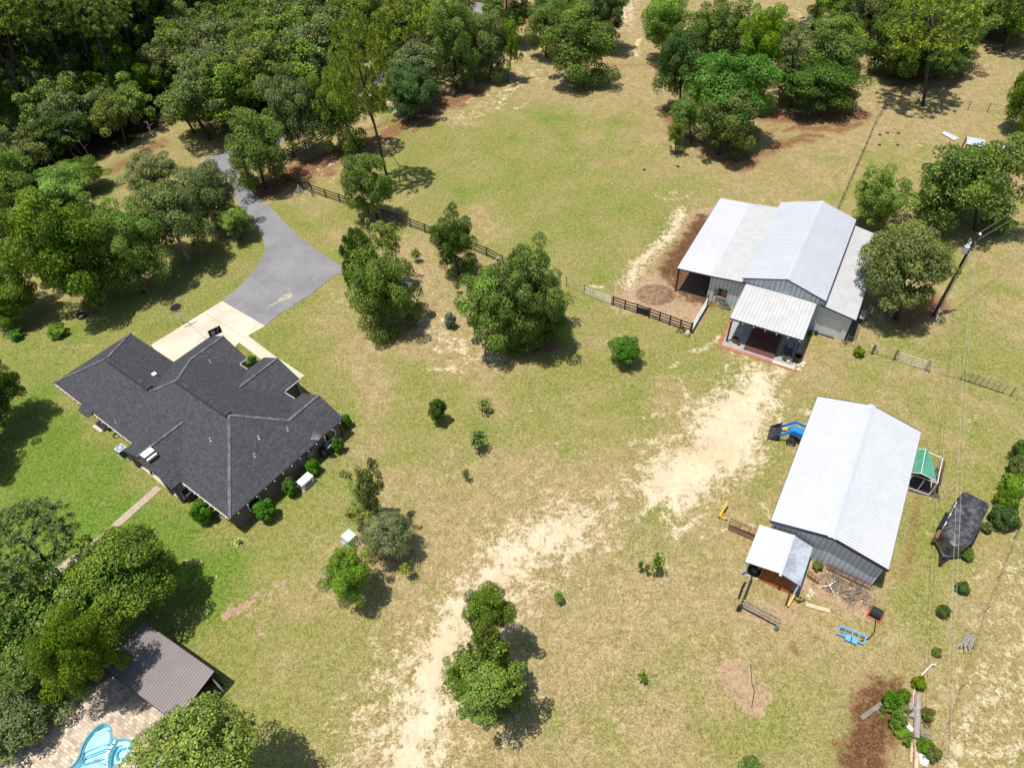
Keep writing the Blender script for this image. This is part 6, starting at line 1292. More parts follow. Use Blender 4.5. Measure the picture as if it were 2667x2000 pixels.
mb = MB(); mb.tube([q + Vector((.2, -.15, .1)), q + Vector((.2, -.15, 7.8)), q + Vector((.32, -.25, 8.1))], .055, 6); mb.build('conduit', M['steel'], pt)
gq = G(2438, 836); q3 = G(2463, 833); t = thing('guy_marker', 'pale guy wire guards at the foot of the utility pole', 'guy wire', gq); MB().tube([gq, gq + Vector((.35, 1.0, 1.6))], .045, 5).build('guard', M['white'], t); MB().tube([q3, gq + Vector((.4, 1.0, 1.3))], .03, 5).build('strut', M['steel'], t)
q = G(2316, 829); t = thing('meter_post', 'leaning short wooden post with a grey meter box under the olive tree', 'meter post', q); MB().tube([q, q + Vector((.25, .2, 4.2))], [.12, .1], 8).build('post', M['grey_wood'], t); MB().box(q + Vector((.0, -.1, 1.9)), .35, .22, .75, .4).build('meter_box', M['steel'], t)
MB().tube([q + Vector((.16, .0, .2)), q + Vector((.3, .08, 3.9))], .04, 5).build('conduit', M['steel'], t)
# wires
top = G(2431, 822) + Vector((0, 0, PH - .1)); wmat = mat('aluminium_wire', (.50, .48, .42), .45, .3)
def sag(a, b, s, n=24): return [a.lerp(b, i / n) - Vector((0, 0, s * 4 * (i / n) * (1 - i / n))) for i in range(n + 1)]
wr = [('upper', top + Vector((.1, .1, 0)), G(2700, 505, 10.3) + Vector((6, 4, 0)), .3), ('lower', top + Vector((.25, .0, -.7)), G(2740, 505, 9.3) + Vector((6, 4, 0)), .3)]
for nm, a, b, s_ in wr: obj('power_line', nm + ' power line leaving the utility pole toward the upper right', 'power line', MB().tube(sag(a, b, s_), .014, 4, False), wmat)
# the two lines that run down the right of the picture
def line_px(pts, z): return [G(x, y, zz) for (x, y), zz in zip(pts, z)]
a0 = G(2540, 625, 9.9); 
for nm, pts in (('left', [(2540, 640), (2510, 960), (2491, 1290), (2476, 1640), (2468, 1860), (2462, 2050)]), ('right', [(2543, 640), (2519, 960), (2503, 1290), (2489, 1600), (2479, 1860), (2474, 2050)])):
    zs = [9.4, 8.9, 8.6, 8.5, 8.6, 8.8]; P_ = line_px(pts, zs); obj('power_line', nm + ' of two thin wires running down past the horse trailer', 'power line', MB().tube(P_, .011, 4, False), wmat)
# ------------------------------------------------ basketball hoops
q = G(477, 843); t = thing('basketball_hoop', 'basketball hoop with oval black board on the lawn beside the driveway', 'basketball hoop', q)
bc = G(461, 806, 2.9); out = Vector((bc.x - q.x, bc.y - q.y, 0)); fx = (hx * .0 + hy * 1.0); fx = Vector((.55, .83, 0)); sx_ = Vector((.83, -.55, 0))
fdir = Vector((.62, -.78, 0)); sdir = Vector((.78, .62, 0)); bc = q + Vector((0, 0, 2.75)) + fdir * .55
MB().tube([q, q + Vector((0, 0, 2.0)), q + Vector((0, 0, 2.3)) + fdir * .15], .06, 8).build('pole', M['steel'], t); MB().tube([q + Vector((0, 0, .9)), q + Vector((0, 0, 1.6))], .085, 8).build('pole_pad', M['white'], t)
MB().bar(q + Vector((0, 0, 2.2)), bc - fdir * .05, .06).build('arm', M['dark_steel'], t)
bm = MB(); nn_ = 24
for s in (-1, 1): bm.add([bc + sdir * math.cos(i * 2 * math.pi / nn_) * .62 + Vector((0, 0, math.sin(i * 2 * math.pi / nn_) * .42)) + fdir * .02 * s for i in range(nn_)], [tuple(range(nn_)) if s > 0 else tuple(range(nn_ - 1, -1, -1))])
board = bm.build('backboard', mat('navy_board', (.02, .028, .07), .35), t)
mb = MB(); cs = [bc + sdir * a * .72 + Vector((0, 0, b * .5)) for a, b in ((-1, -1), (1, -1), (1, 1), (-1, 1))]
for a, b in zip(cs, cs[1:] + cs[:1]): mb.tube([a, b], .022, 5)
mb.build('frame', M['dark_steel'], t)
rc = bc + fdir * .32 - Vector((0, 0, .25)); MB().tube([rc + Vector((math.cos(a) * .22, math.sin(a) * .22, 0)) for a in np.linspace(0, 6.283, 17)], .015, 5, False).build('rim', M['dark_steel'], t)
q = G(570, 905); t = thing('basketball_hoop', 'black backed portable basketball hoop seen from behind over the garage roof', 'basketball hoop', q)
bc = G(560, 864, 3.1); q = Vector((bc.x, bc.y, 0)) + Vector((-.1, -.6, 0)); t.location = q
fd = Vector((.62, .78, 0)).cross(Vector((0, 0, 1))); fd = Vector((-.62, .78, 0)); sd = Vector((.78, .62, 0))
MB().tube([q, q + Vector((0, 0, 2.6)), bc], .06, 8).build('pole', M['dark_steel'], t); MB().obox(bc, sd * .68, fd * .03, (0, 0, .45)).build('backboard', mat('black_board', (.012, .012, .03), .4), t)
MB().obox(bc - sd * .25 - fd * .05 - Vector((0, 0, .08)), sd * .2, fd * .02, (0, 0, .24)).build('bracket', M['ac_green'], t); mb = MB(); mb.bar(bc + sd * .1 - fd * .06 - Vector((0, 0, .45)), bc + sd * .4 - fd * .06 + Vector((0, 0, .4)), .05); mb.build('strut', M['steel'], t)
# fire ring, trough, sheets and shelter
q = G(214, 826); t = thing('fire_ring', 'dark metal fire ring beside the big yard oak', 'fire ring', q); MB().lathe(q, [(.50, 0), (.54, .32), (.48, .32), (.46, .03), (.001, .03)], 18).build('ring', M['dark_steel'], t); mb = MB()
for i in range(5): mb.tube([q + Vector((math.cos(i) * .3, math.sin(i) * .3, .1)), q - Vector((math.cos(i) * .25, math.sin(i) * .3, -.15 - i * .03))], .05, 6)
mb.build('logs', M['pale_bark'], t)
q = G(2421, 440); t = thing('water_trough', 'oval black rimmed water trough in the upper right field', 'water trough', q); ux = Vector((.97, -.22, 0)); uy = Vector((.22, .97, 0))
ov2 = lambda a, b, z_: [q + ux * math.cos(i * .2618) * a + uy * math.sin(i * .2618) * b + Vector((0, 0, z_)) for i in range(24)]
mb = MB(); ringstrip(mb, ov2(1.05, .55, 0), ov2(1.1, .62, .5)); ringstrip(mb, ov2(1.1, .62, .5), ov2(1.0, .52, .5)); ringstrip(mb, ov2(1.0, .52, .5), ov2(.98, .5, .3)); mb.build('tub', M['dark_steel'], t); MB().poly(ov2(.98, .5, .34)).build('water', mat('murky_water', (.16, .14, .05), .15), t)
c4 = [G(2452, 347, .12), G(2460, 342, .12), G(2498, 361, .12), G(2485, 366, .12)]; mb = MB(); ribbed(mb, c4[0], c4[1], c4[2], c4[3], .25, .05, .04); obj('metal_sheet', 'loose white corrugated metal sheet lying on the far right field', 'metal sheet', mb, M['white_metal'])
c4 = [G(2519, 376, 1.6), G(2519, 356, 1.9), G(2566, 365, 1.9), G(2566, 384, 1.6)]; t = thing('metal_shelter', 'small metal roofed shelter half hidden by the large round tree', 'shelter', G(2540, 392)); mb = MB(); ribbed(mb, c4[0], c4[3], c4[2], c4[1], .3, .05, .04); mb.build('roof', M['pale_metal'], t)
for p in c4: MB().bar(p - Vector((0, 0, .05)), Vector((p.x, p.y, 0)), .12).build('post', M['dark_wood'], t)
MB().bar(c4[0] - Vector((0, 0, .1)), c4[3] - Vector((0, 0, .1)), .06, .2).build('beam', M['dark_wood'], t); MB().bar(G(2512, 395, .1), G(2518, 385, 1.3), .25, .05).build('side_board', M['grey_wood'], t)
c4 = [G(2606, 388, 1.3), G(2610, 376, 1.5), G(2622, 378, 1.5), G(2620, 392, 1.3)]; t = thing('metal_shelter', 'corner of a small blue grey roof right of the large round tree', 'shelter', G(2615, 400)); MB().slab(c4[::-1], .05).build('roof', M['pale_metal'], t)
for p in c4: MB().bar(p - Vector((0, 0, .06)), Vector((p.x, p.y, 0)), .1).build('post', M['dark_wood'], t)
# utility box
q = G(912, 1408); bz = R(-42); t = thing('utility_box', 'pale green ground transformer box on a concrete pad beside the grey cedar', 'utility box', q); MB().box(q + Vector((0, 0, .05)), 1.15, 1.3, .1, bz).build('pad', M['grey_concrete'], t); MB().box(q + Vector((0, .05, .42)), .9, .85, .62, bz).build('cabinet', M['ac_green'], t, bevel=.03); MB().box(q + Vector((0, .05, .76)), .98, .95, .08, bz).build('lid', M['ac_green'], t, bevel=.02)
# ------------------------------------------------ parked car under the oaks
q = G(1018, 800); cz = R(-118); t = thing('parked_car', 'pale blue car mostly hidden under the oak clump by the sandy track', 'car', q)
cf = Vector((math.cos(cz), math.sin(cz), 0)); cs_ = Vector((-cf.y, cf.x, 0)); cp = mat('pale_blue_car_paint', (.30, .42, .55), .25, .3, .04)
prof = [(-2.2, .45), (-2.2, .85), (-1.9, 1.0), (-1.2, 1.05), (-.6, 1.48), (.7, 1.5), (1.35, 1.02), (2.0, .92), (2.2, .7), (2.2, .4)]
c = q + cf * -1.6; Lp = [c + cf * a - cs_ * .85 + Vector((0, 0, z)) for a, z in prof]; Rp = [c + cf * a + cs_ * .85 + Vector((0, 0, z)) for a, z in prof]; n = len(prof)
mb = MB(); mb.poly(Lp); mb.poly(Rp[::-1])
for i in range(n): mb.poly([Lp[i], Rp[i], Rp[(i + 1) % n], Lp[(i + 1) % n]])
mb.build('body', cp, t, bevel=.06)
MB().add([c + cf * .73 - cs_ * .72 + Vector((0, 0, 1.52)), c + cf * .73 + cs_ * .72 + Vector((0, 0, 1.52)), c + cf * 1.33 + cs_ * .76 + Vector((0, 0, 1.07)), c + cf * 1.33 - cs_ * .76 + Vector((0, 0, 1.07))], [(0, 1, 2, 3)]).build('windscreen', glass, t)
MB().add([c - cf * .63 - cs_ * .72 + Vector((0, 0, 1.5)), c - cf * .63 + cs_ * .72 + Vector((0, 0, 1.5)), c - cf * 1.2 + cs_ * .76 + Vector((0, 0, 1.09)), c - cf * 1.2 - cs_ * .76 + Vector((0, 0, 1.09))], [(0, 3, 2, 1)]).build('rear_window', glass, t)
for a in (-1.35, 1.35):
    for s in (-1, 1): wl = MB().lathe(c + cf * a + cs_ * s * .8 + Vector((0, 0, .33)), [(.001, -.1), (.33, -.1), (.33, .1), (.001, .1)], 18, cs_).build('wheel', M['rubber'], t); MB().lathe(c + cf * a + cs_ * s * .9 + Vector((0, 0, .33)), [(.2, 0), (.2, .02), (.001, .03)] if s > 0 else [(.2, 0), (.2, -.02), (.001, -.03)], 14, cs_).build('rim', M['steel'], wl)
MB().bar(c + cf * 2.25 - cs_ * .8 + Vector((0, 0, .5)), c + cf * 2.25 + cs_ * .8 + Vector((0, 0, .5)), .1, .2).build('bumper', M['white'], t)
for s in (-1, 1): MB().box(c + cf * 2.15 + cs_ * s * .6 + Vector((0, 0, .75)), .2, .3, .14, cz).build('headlight', M['white'], t)
# ------------------------------------------------ tractor with front loader
d = G(2014, 1112, .5) - G(2098, 1124, 1.1); d.z = 0; d.normalize(); s_ = Vector((-d.y, d.x, 0))
TQ = G(2020, 1124, .4) - d * 2.3; TQ.z = 0; up_ = Vector((0, 0, 1)); t = thing('tractor', 'blue compact tractor with a black front loader bucket, tail under the barn eave', 'tractor', TQ)
b = lambda f, s, z: TQ + d * f + s_ * s + up_ * z
MB().obox(b(.15, 0, 1.12), d * .95, s_ * .36, up_ * .30).build('hood', M['blue'], t, bevel=.08); MB().obox(b(-.6, 0, .62), d * 1.3, s_ * .24, up_ * .25).build('chassis', M['dark_steel'], t)
MB().obox(b(-1.4, 0, .85), d * .35, s_ * .62, up_ * .05).build('platform', M['dark_steel'], t); MB().obox(b(-1.5, 0, 1.12), d * .22, s_ * .25, up_ * .22).build('seat', M['black'], t, bevel=.05)
for s in (-1, 1):
    w_1 = MB().lathe(b(.8, s * .72, .43), [(.001, -.15), (.28, -.15), (.43, -.11), (.43, .11), (.28, .15), (.001, .15)], 20, s_).build('front_wheel', M['rubber'], t); MB().lathe(b(.8, s * .88, .43), [(.26, 0), (.19, -.03 * s), (.06, -.03 * s), (.001, .01 * s)], 14, s_).build('rim', M['white'], w_1)
    w_2 = MB().lathe(b(-1.5, s * .78, .58), [(.001, -.18), (.4, -.18), (.58, -.14), (.58, .14), (.4, .18), (.001, .18)], 22, s_).build('rear_wheel', M['rubber'], t); MB().lathe(b(-1.5, s * .97, .58), [(.36, 0), (.3, -.06 * s), (.001, -.06 * s)], 16, s_).build('rim', M['white'], w_2)
    MB().obox(b(-1.5, s * .62, 1.2), d * .5, s_ * .16, up_ * .04).build('fender', M['blue'], t, bevel=.03)
    mb = MB(); mb.bar(b(-.75, s * .58, 1.45), b(.95, s * .58, 1.75), .12, .22); mb.bar(b(.95, s * .58, 1.75), b(1.95, s * .58, .65), .12, .22); mb.build('loader_arm', M['blue'], t)
    MB().bar(b(-.55, s * .5, .5), b(-.55, s * .5, 1.25), .12, .16).build('loader_post', M['blue'], t); MB().tube([b(-.35, s * .55, .7), b(.7, s * .55, 1.3)], .035, 6).build('cylinder', M['steel'], t)
MB().bar(b(1.15, -.55, 1.15), b(1.15, .55, 1.15), .12).build('cross_tube', M['blue'], t); MB().bar(b(.5, -.33, .75), b(.9, 0, .75), .05).build('grille_guard', M['dark_steel'], t)
mb = MB(); bp = [(2.0, .95), (2.02, .30), (2.3, .06), (2.85, .04)]; 
for (f0, z0), (f1, z1) in zip(bp[:-1], bp[1:]): mb.poly([b(f0, -.82, z0), b(f0, .82, z0), b(f1, .82, z1), b(f1, -.82, z1)]); mb.poly([b(f0 - .03, .82, z0 - .03), b(f0 - .03, -.82, z0 - .03), b(f1 - .0, -.82, z1 - .03), b(f1 - .0, .82, z1 - .03)])
for s in (-.82, .82): mb.poly([b(f, s, z) for f, z in bp])
mb.bar(b(1.98, -.84, .95), b(1.98, .84, .95), .1, .12); mb.build('bucket', mat('dark_bucket', (.045, .047, .06), .5, .2, .25, 4), t)
# ------------------------------------------------ yellow implements, tongue
q = G(1880, 1352); t = thing('engine_hoist', 'yellow wheeled implement frame left of the rusty pipe panel', 'implement', q); a, b2 = G(1875, 1345, .25), G(1895, 1304, 1.1)
MB().bar(a, b2, .14, .18).build('boom', M['yellow'], t); MB().bar(G(1872, 1344, .15), G(1890, 1352, .15), .16, .14).build('base', M['yellow'], t); MB().bar(G(1880, 1330, .5), G(1884, 1344, .1), .12).build('strut', M['yellow'], t); MB().bar(G(1880, 1338, .3), G(1889, 1318, .8), .08).build('ram', M['rust'], t)
for px, py in ((1873, 1347), (1891, 1353)): MB().lathe(G(px, py, .1), [(.001, -.04), (.1, -.04), (.1, .04), (.001, .04)], 10, (1, .4, 0)).build('caster', M['black'], t)
q = G(2062, 1560); t = thing('grader_blade', 'yellow and black rear grader blade on the ground by the shed corner', 'implement', q); MB().bar(G(2052, 1578, .3), G(2070, 1546, .5), .16, .2).build('beam', M['yellow'], t); mb = MB()
for p, p2, z1, z2 in (((2066, 1553), (2080, 1568), .4, .2), ((2080, 1568), (2096, 1562), .2, .2), ((2096, 1562), (2086, 1555), .2, .7), ((2086, 1555), (2066, 1553), .7, .4), ((2086, 1555), (2080, 1568), .7, .2)): mb.bar(G(*p, z1), G(*p2, z2), .06)
mb.build('hitch_frame', M['dark_steel'], t); MB().obox(G(2052, 1558, .25), (.28, .45, 0), (.0, .0, .22), (.04, -.02, 0)).build('blade', M['dark_steel'], t)
obj('lumber_board', 'pale new board lying on the dirt below the small shed', 'board', MB().bar(G(2098, 1573, .08), G(2161, 1591, .08), .32, .08), M['tan_wood']); obj('lumber_board', 'narrow grey board beside the pale new board', 'board', MB().bar(G(2167, 1586, .05), G(2172, 1595, .05), .12, .08), M['grey_wood'])
# hitching rails, hose
t = thing('hitching_rail', 'long double rail of weathered timber below the small shed', 'rail', G(1925, 1583)); MB().box(G(1925, 1583, .45), .22, .22, .9, .5).build('post', M['dark_wood'], t); MB().box(G(2023, 1634, .45), .2, .2, .9, .5).build('post', M['panel_green'], t)
for dz, off in ((.85, 0), (.85, .30)): 
    a, b2 = G(1927, 1584, 0), G(2022, 1634, 0); n = Vector((-(b2 - a).y, (b2 - a).x, 0)).normalized() * off; MB().bar(a + n + Vector((0, 0, dz)), b2 + n + Vector((0, 0, dz)), .16, .1).build('rail', M['grey_wood'], t)
obj('corner_rail', 'dark rail joining the shed floor to the left rail post', 'rail', MB().bar(G(1959, 1500, .8), G(1930, 1575, .8), .10, .14), M['dark_wood'])
obj('black_pipe', 'short curved black drain pipe lying left of the rail', 'pipe', MB().tube([G(1941, 1516, .08), G(1935, 1527, .08), G(1929, 1542, .08), G(1924, 1558, .08)], .09, 8), M['black'])
q = G(1963, 1489, .1); t = thing('tyre_stack', 'dark tyre and coiled hose in the open left bay of the small shed', 'tyre', q); mb = MB(); mb.tube([q + Vector((math.cos(a) * .38, math.sin(a) * .38, .15)) for a in np.linspace(0, 6.283, 21)], .12, 8, False); mb.build('tyre', M['rubber'], t); mb = MB()
for i in range(4): mb.tube([q + Vector((math.cos(a) * (.5 - .05 * i), math.sin(a) * (.5 - .05 * i), .28 + .04 * i)) for a in np.linspace(0, 6.283, 17)], .02, 4, False)
mb.build('hose', M['black'], t); MB().box(q + Vector((.45, .15, .3)), .3, .3, .35, .3).build('motor', M['steel'], t)
flat('shed_gravel_strip', [(1936, 1493), (1944, 1486), (1982, 1502), (1976, 1512)], .11, M['cream'], .06)
# tripod
q = G(2160, 1526); t = thing('pipe_tripod', 'white three legged pipe stand toppled on the dirt before the barn', 'pipe stand', q); mb = MB(); hub = G(2161, 1524, .35)
for px, py, z in ((2132, 1530, .05), (2176, 1512, .3), (2174, 1550, .05), (2168, 1508, .1)): mb.tube([hub, G(px, py, z)], .04, 6)
mb.build('legs', M['white'], t)
# brush pile in front of the barn
mb = MB(); rb2 = random.Random(9)
for i in range(170):
    px, py = rb2.uniform(2150, 2260), 0; py = 1490 + (px - 2150) * .45 + rb2.uniform(-5, 48); a = G(px, py, rb2.uniform(0, .3)); an = rb2.uniform(0, 6.28); l = rb2.uniform(.4, 1.5); m_ = a + Vector((math.cos(an) * l * .5, math.sin(an) * l * .5, rb2.uniform(.05, .35))); mb.tube([a, m_, m_ + Vector((math.cos(an + .4) * l * .5, math.sin(an + .4) * l * .5, -.1))], [.02, .015, .006], 3, False)
tag(mb.build('brush_pile', M['grey_wood'], None), 'pile of dry brown brush between the rusty panel and barn front', 'brush pile', None, 'stuff')
# hose reel
q = G(2277, 1601); t = thing('hose_reel', 'orange framed hose reel with black hose in the lower right', 'hose reel', q); ax_ = Vector((.82, -.57, 0)); MB().lathe(q + Vector((0, 0, .45)), [(.001, -.4), (.36, -.4), (.38, 0), (.36, .4), (.001, .4)], 18, ax_).build('hose_coil', M['rubber'], t)
mb = MB()
for s in (-.46, .46):
    c = q + ax_ * s; n = Vector((.57, .82, 0)); mb.bar(c - n * .5 + Vector((0, 0, .06)), c + n * .5 + Vector((0, 0, .06)), .08); mb.bar(c - n * .45 + Vector((0, 0, .06)), c + Vector((0, 0, .9)), .07); mb.bar(c + n * .45 + Vector((0, 0, .06)), c + Vector((0, 0, .9)), .07)
mb.bar(q - ax_ * .46 - Vector((.25, .35, -.06)), q + ax_ * .46 - Vector((.25, .35, -.06)), .08); mb.build('frame', M['orange'], t)
MB().tube([q + Vector((-.1, -.4, .2)), q + Vector((-.5, -1.3, .05)), q + Vector((-1.1, -1.8, .05)), q + Vector((-2.0, -2.0, .05))], .04, 6).build('loose_hose', M['black'], t)
# blue box blade
a, b2 = G(2182, 1637), G(2250, 1664); u = (b2 - a).normalized(); n = Vector((u.y, -u.x, 0)); n = n if n.y < 0 else -n; L = (b2 - a).length
t = thing('pallet_fork_frame', 'light blue open steel implement frame below the hose reel', 'implement', (a + b2) / 2)
for off, z in ((0, .55), (.45, .12)): MB().bar(a + n * off + Vector((0, 0, z)), b2 + n * off + Vector((0, 0, z)), .09, .1).build('cross_bar', M['light_blue'], t)
for i in range(5):
    c = a.lerp(b2, i / 4); MB().bar(c + Vector((0, 0, .55)), c + n * .45 + Vector((0, 0, .12)), .08 if i in (0, 2, 4) else .05).build('strut', M['light_blue'], t)
for f in (.42, .62): c = a.lerp(b2, f) + n * .55; MB().obox(c + Vector((0, 0, .2)), u * .22, n * .22, (0, 0, .08)).build('hitch_plate', M['light_blue'], t)
MB().bar(a + n * .5 + Vector((0, 0, .03)), b2 + n * .5 + Vector((0, 0, .03)), .05, .06).build('skid', M['dark_steel'], t)
# ------------------------------------------------ horse trailer
nose = G(2441, 1462, .4); tail = (G(2489, 1312, 0) + G(2545, 1340, 0)) / 2
P0 = G(2458, 1446, .5); d = (G(2520, 1300, 2.1) - G(2470, 1400, 2.1)); d.z = 0; d.normalize(); s_ = Vector((-d.y, d.x, 0)); 
front = G(2478, 1420, 1.2); front.z = 0; LT = 5.0
t = thing('horse_trailer', 'black horse trailer with rounded nose and white windows right of the metal barn', 'horse trailer', front + d * 2.4)
b = lambda f, s, z: front + d * f + s_ * s + up_ * z
wdt = 1.05
def section(f, w, zt): 
    pts = [(-w, .5), (-w, zt - .3), (-w * .93, zt - .1), (-w * .75, zt), (w * .75, zt), (w * .93, zt - .1), (w, zt - .3), (w, .5)]; return [b(f, s, z) for s, z in pts]
secs = [section(f, w, z) for f, w, z in ((-.55, .12, 1.95), (-.35, .50, 2.02), (0, .82, 2.1), (.45, 1.0, 2.15), (.9, wdt, 2.18), (2.2, wdt, 2.2), (3.6, wdt, 2.2), (LT, wdt, 2.18))]
mb = MB()
for A1, A2 in zip(secs[:-1], secs[1:]):
    for i in range(8): mb.poly([A1[i], A1[(i + 1) % 8], A2[(i + 1) % 8], A2[i]])
mb.poly(secs[0][::-1]); mb.poly(secs[-1])
k = N('weathered_black_roof'); a1 = k.noise(1.1, 5, .65, dist=1.8); a2 = k.noise(4, 4, .6); k.l(k.mix(k.ramp(a1, .38, .74, 0, .9), (.024, .024, .030), (.15, .14, .14)), k.p.inputs['Base Color']); k.p.inputs['Roughness'].default_value = .38; k.bump(a2, .2, .03)
mb.build('body', k.m, t, smooth=False, bevel=.03)
mb = MB(); mb.poly([b(-.9, 0, .45), b(.1, -.95, .45), b(LT, -1.1, .45), b(LT, 1.1, .45), b(.1, .95, .45)]); mb.slab([b(-.9, 0, .52), b(.1, -.98, .52), b(.9, -1.15, .52), b(.9, 1.15, .52), b(.1, .98, .52)], .12); mb.build('gravel_guard', mat('charcoal_guard', (.07, .085, .095), .5), t)
mb = MB(); mb.bar(b(.3, -.6, .42), b(-1.55, 0, .42), .12); mb.bar(b(.3, .6, .42), b(-1.55, 0, .42), .12); mb.box(b(-1.5, 0, .48), .25, .25, .15); mb.tube([b(-1.15, 0, .1), b(-1.15, 0, 1.0)], .05, 6); mb.build('tongue', M['black'], t)
for f in (1.2, 2.5, 3.6): MB().obox(b(f, wdt + .02, 1.55), d * .32, s_ * .03, up_ * .22).build('window', M['white'], t)
for f in (1.9, 2.65):
    for s in (-1, 1): wl = MB().lathe(b(f, s * (wdt + .12), .38), [(.001, -.11), (.37, -.11), (.37, .11), (.001, .11)], 18, s_).build('wheel', M['rubber'], t); MB().lathe(b(f, s * (wdt + .24), .38), [(.2, 0), (.001, .01)], 12, s_).build('rim', M['steel'], wl)
for s in (-1, 1): MB().obox(b(2.27, s * (wdt + .14), .86), d * .9, s_ * .16, up_ * .04).build('fender', M['black'], t)
MB().obox(b(.4, wdt + .10, .9), d * .45, s_ * .12, up_ * .35).build('side_step_box', mat('brown_plywood', (.18, .10, .06), .7), t)
MB().obox(b(-.28, -.22, 1.35), d * .02 + s_ * .05, s_ * .28 - d * .16, up_ * .10).build('name_plate', M['steel'], t); MB().lathe(b(-.30, .42, 1.45), [(.10, 0), (.10, .02), (.07, .02), (.07, 0)], 14, -d + s_ * .5).build('badge', M['white'], t)
MB().obox(b(-.42, .1, 1.62), d * .02, s_ * .05, up_ * .04).build('marker_lamp', M['ac_green'], t); mb = MB(); mb.tube([b(-.40, .12, 1.5), b(-.46, .10, 1.1), b(-.5, .0, .7)], .014, 4); mb.tube([b(.2, .96, 1.7), b(-.2, .84, 1.0), b(-.9, .1, .55)], .014, 4); mb.build('cable', M['rust'], t)
mb = MB()
for f in (.9, 1.7, 2.6, 3.5, 4.3): mb.bar(b(f, wdt + .02, .55), b(f, wdt + .02, 1.9), .04)
mb.bar(b(.9, wdt + .025, 1.15), b(LT, wdt + .025, 1.15), .05); mb.build('side_rib', M['dark_steel'], t)
# ------------------------------------------------ dog kennel with green tarp
kc = [G(2395, 1168, 1.8), G(2455, 1193, 1.8), G(2442, 1258, 1.8), G(2378, 1236, 1.8)]; t = thing('dog_kennel', 'wire dog kennel with a green tarp roof behind the metal barn', 'kennel', Vector((*(sum(kc, Vector()) / 4).xy, 0)))
kr = MB(); kb = [Vector((p.x, p.y, .03)) for p in kc]
for i in range(4): kr.tube([kc[i], kc[(i + 1) % 4]], .035, 6); kr.tube([kb[i], kb[(i + 1) % 4]], .03, 6); kr.tube([kb[i], kc[i]], .04, 6); m1 = kc[i].lerp(kc[(i + 1) % 4], .5); kr.tube([m1, Vector((m1.x, m1.y, 0))], .03, 6)
kr.build('pipe_frame', M['white'], t)
mm = N('wire_mesh'); tcn = mm.n('NewGeometry'); wvx = mm.noise(1, 1); mb = MB()
for i in range(4):
    a, b3 = kb[i], kb[(i + 1) % 4]; L = (b3 - a).length; n = int(L / .16)
    for j in range(n): p = a.lerp(b3, j / n); mb.tube([p, p + Vector((0, 0, 1.75))], .006, 3, False)
    for j in range(10): mb.tube([a + Vector((0, 0, .17 * j)), b3 + Vector((0, 0, .17 * j))], .006, 3, False)
bpy.data.materials.remove(mm.m); mb.build('wire_mesh', M['dark_steel'], t)
r0_, r1_ = G(2411, 1170, 2.5), G(2399, 1233, 2.5); e0, e1 = G(2432, 1212, 1.95), G(2438, 1252, 1.95); w0_, w1_ = G(2385, 1168, 1.95), G(2370, 1230, 1.95); n0_ = G(2416, 1172, 2.3)
V = []; nI, nJ = 9, 9
def tarp(u_, v_):
    rdg = r0_.lerp(r1_, v_); ea = n0_.lerp(e0, min(1, v_ * 2)) if v_ < .5 else e0.lerp(e1, v_ * 2 - 1); we = w0_.lerp(w1_, v_)
    p = we.lerp(rdg, u_ * 2) if u_ < .5 else rdg.lerp(ea, u_ * 2 - 1); return p - Vector((0, 0, .10 * math.sin(v_ * math.pi) * math.sin(u_ * 2 % 1 * math.pi)))
V = [tarp(i / (nI - 1), j / (nJ - 1)) for i in range(nI) for j in range(nJ)]; F_ = [(i * nJ + j, (i + 1) * nJ + j, (i + 1) * nJ + j + 1, i * nJ + j + 1) for i in range(nI - 1) for j in range(nJ - 1)]
tp_ = MB().add(V, F_).build('tarp', M['green_tarp'], t); sm2 = tp_.modifiers.new('thick', 'SOLIDIFY'); sm2.thickness = .015
mb = MB(); mb.tube([w1_, r1_, e1], .03, 6); mb.tube([w0_, r0_, n0_], .03, 6); mb.tube([r0_, r1_], .025, 6); mb.build('tarp_frame', M['white'], t)
flat('kennel_floor', [(2375, 1240), (2440, 1262), (2448, 1300), (2365, 1280)], .02, mat('kennel_dirt', (.09, .07, .055), .95, 0, .3, 4), .01)
obj('rusty_roof_sheet', 'narrow rusty metal sheet leaning on the outer side of the kennel', 'metal sheet', MB().slab([G(2458, 1198, 1.6), G(2463, 1202, 1.3), G(2450, 1266, 1.1), G(2446, 1264, 1.4)], .03), mat('red_rust_sheet', (.26, .10, .06), .8, 0, .3, 2))
# sticks, logs, brush at the lower right
mb = MB()
for i in range(18):
    c = G(2520 + rb2.uniform(-14, 14), 1667 + rb2.uniform(-6, 6), .1 + .02 * i); an = .75 + rb2.uniform(-.25, .25); l = rb2.uniform(.5, 1.0); mb.tube([c - Vector((math.cos(an) * l, math.sin(an) * l, 0)), c + Vector((math.cos(an) * l, math.sin(an) * l, 0))], .035, 5)
tag(mb.build('stick_pile', M['pale_bark'], None), 'bundle of grey sticks lying on the right wire fence', 'stick pile')
def log(lab, p, q_, r_, mt='pale_bark'): a, b2 = G(*p, r_), G(*q_, r_); obj('old_log', lab, 'log', MB().tube([a, a.lerp(b2, .35) + Vector((.05, 0, .02)), a.lerp(b2, .7), b2], [r_ * .9, r_, r_ * .95, r_ * .85], 9), M[mt])
log('longest pale log lying upright in view at the lower right', (2390, 1813), (2387, 1922), .23); log('short pale log left of the longest log', (2372, 1832), (2374, 1868), .22); log('brown log at the bottom edge below the longest log', (2387, 1932), (2386, 2040), .18, 'tan_wood'); log('thin log left of the brown bottom log', (2373, 1935), (2373, 1985), .10, 'tan_wood')
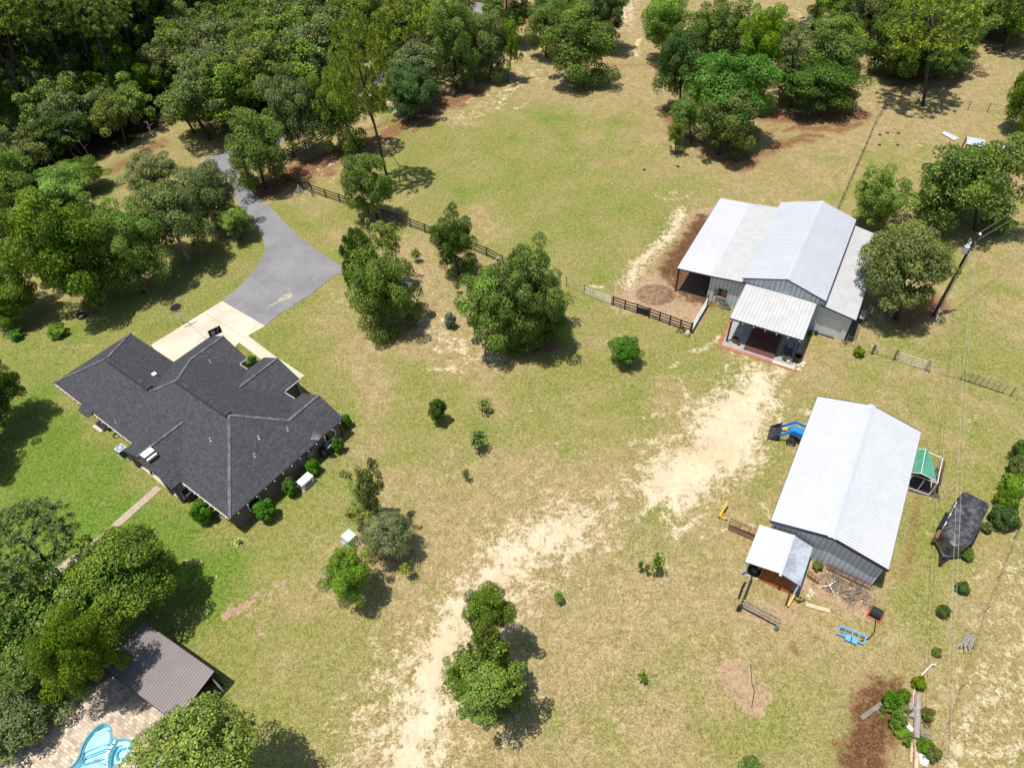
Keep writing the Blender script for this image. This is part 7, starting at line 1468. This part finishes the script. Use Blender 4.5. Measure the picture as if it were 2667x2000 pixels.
obj('old_beam', 'weathered square beam lying on the brown pile', 'beam', MB().bar(G(2242, 1871, .15), G(2295, 1833, .15), .3, .25), M['grey_wood']); obj('short_plank', 'short grey plank crossing the beam on the brown pile', 'board', MB().bar(G(2283, 1842, .12), G(2287, 1856, .12), .12, .08), M['grey_wood'])
for i, (p, q_) in enumerate((((2398, 1872), (2418, 1893)), ((2404, 1876), (2424, 1890)), ((2394, 1902), (2420, 1916)), ((2396, 1908), (2416, 1918)))): obj('split_board', ['upper left grey split board right of the longest log', 'upper reddish split board right of the longest log', 'lower broad split board right of the longest log', 'lowest grey split board right of the longest log'][i], 'board', MB().bar(G(*p, .1 + .04 * i), G(*q_, .12 + .03 * i), .28, .05), M['rust'] if i == 1 else M['grey_wood'])
q = G(2399, 1970); mb = MB().lathe(q, [(.001, 0), (.40, .0), (.5, .12), (.4, .3), (.2, .4), (.001, .42)], 9, sx=.9, sy=1.25); obj('white_sack', 'crumpled white sack beside the brown log at the bottom', 'sack', mb, M['white'])
obj('white_rag', 'small white scrap left of the longest log', 'scrap', MB().box(G(2370, 1894, .1), .3, .5, .12, .5), M['white'], bevel=.04)
t = thing('white_pipe', 'thin white pipe with an elbow end above the old logs', 'pipe', G(2400, 1755)); MB().tube([G(2398, 1760, .1), G(2420, 1737, .3), G(2428, 1729, .5), G(2437, 1730, .45)], .04, 6).build('pipe', M['white'], t); obj('yellow_hose', 'white and yellow hose curling down from the round evergreen', 'hose', MB().tube([G(2384, 1786, .1), G(2379, 1810, .1), G(2379, 1830, .1), G(2378, 1855, .1)], .05, 6), M['cream'])
obj('irrigation_line', 'thin black irrigation hose across the bare dirt patch', 'hose', MB().tube([G(x, y, .04) for x, y in ((1955, 1730), (1958, 1775), (1965, 1800), (1958, 1840))], .03, 4), M['black'])
obj('twig', 'long thin bare twig lying left of the stick pile', 'twig', MB().tube([G(x, y, .05) for x, y in ((2405, 1672), (2420, 1660), (2435, 1658), (2450, 1675))], .025, 4), M['pale_bark'])
for i, (px, py) in enumerate(((2340, 348), (2338, 378), (2290, 378), (2292, 352), (2311, 347), (1765, 434), (1678, 443))):
    q = G(px, py); obj('dung_pile', 'small dark dung pile in the upper pasture', 'dung', MB().lathe(q, [(.001, 0), (.28, 0), (.2, .1), (.001, .13)], 7), M['soil'], 'dung piles in the pasture')
for i in range(7): a = i * .9; q = G(622, 1412) + Vector((math.cos(a) * .35, math.sin(a) * .35, 0)); obj('ring_stone', 'stone in the small ring on the lawn below the house', 'stone', MB().lathe(q, [(.001, 0), (.1, 0), (.09, .08), (.001, .1)], 6), M['cream'], 'stones of the lawn ring')
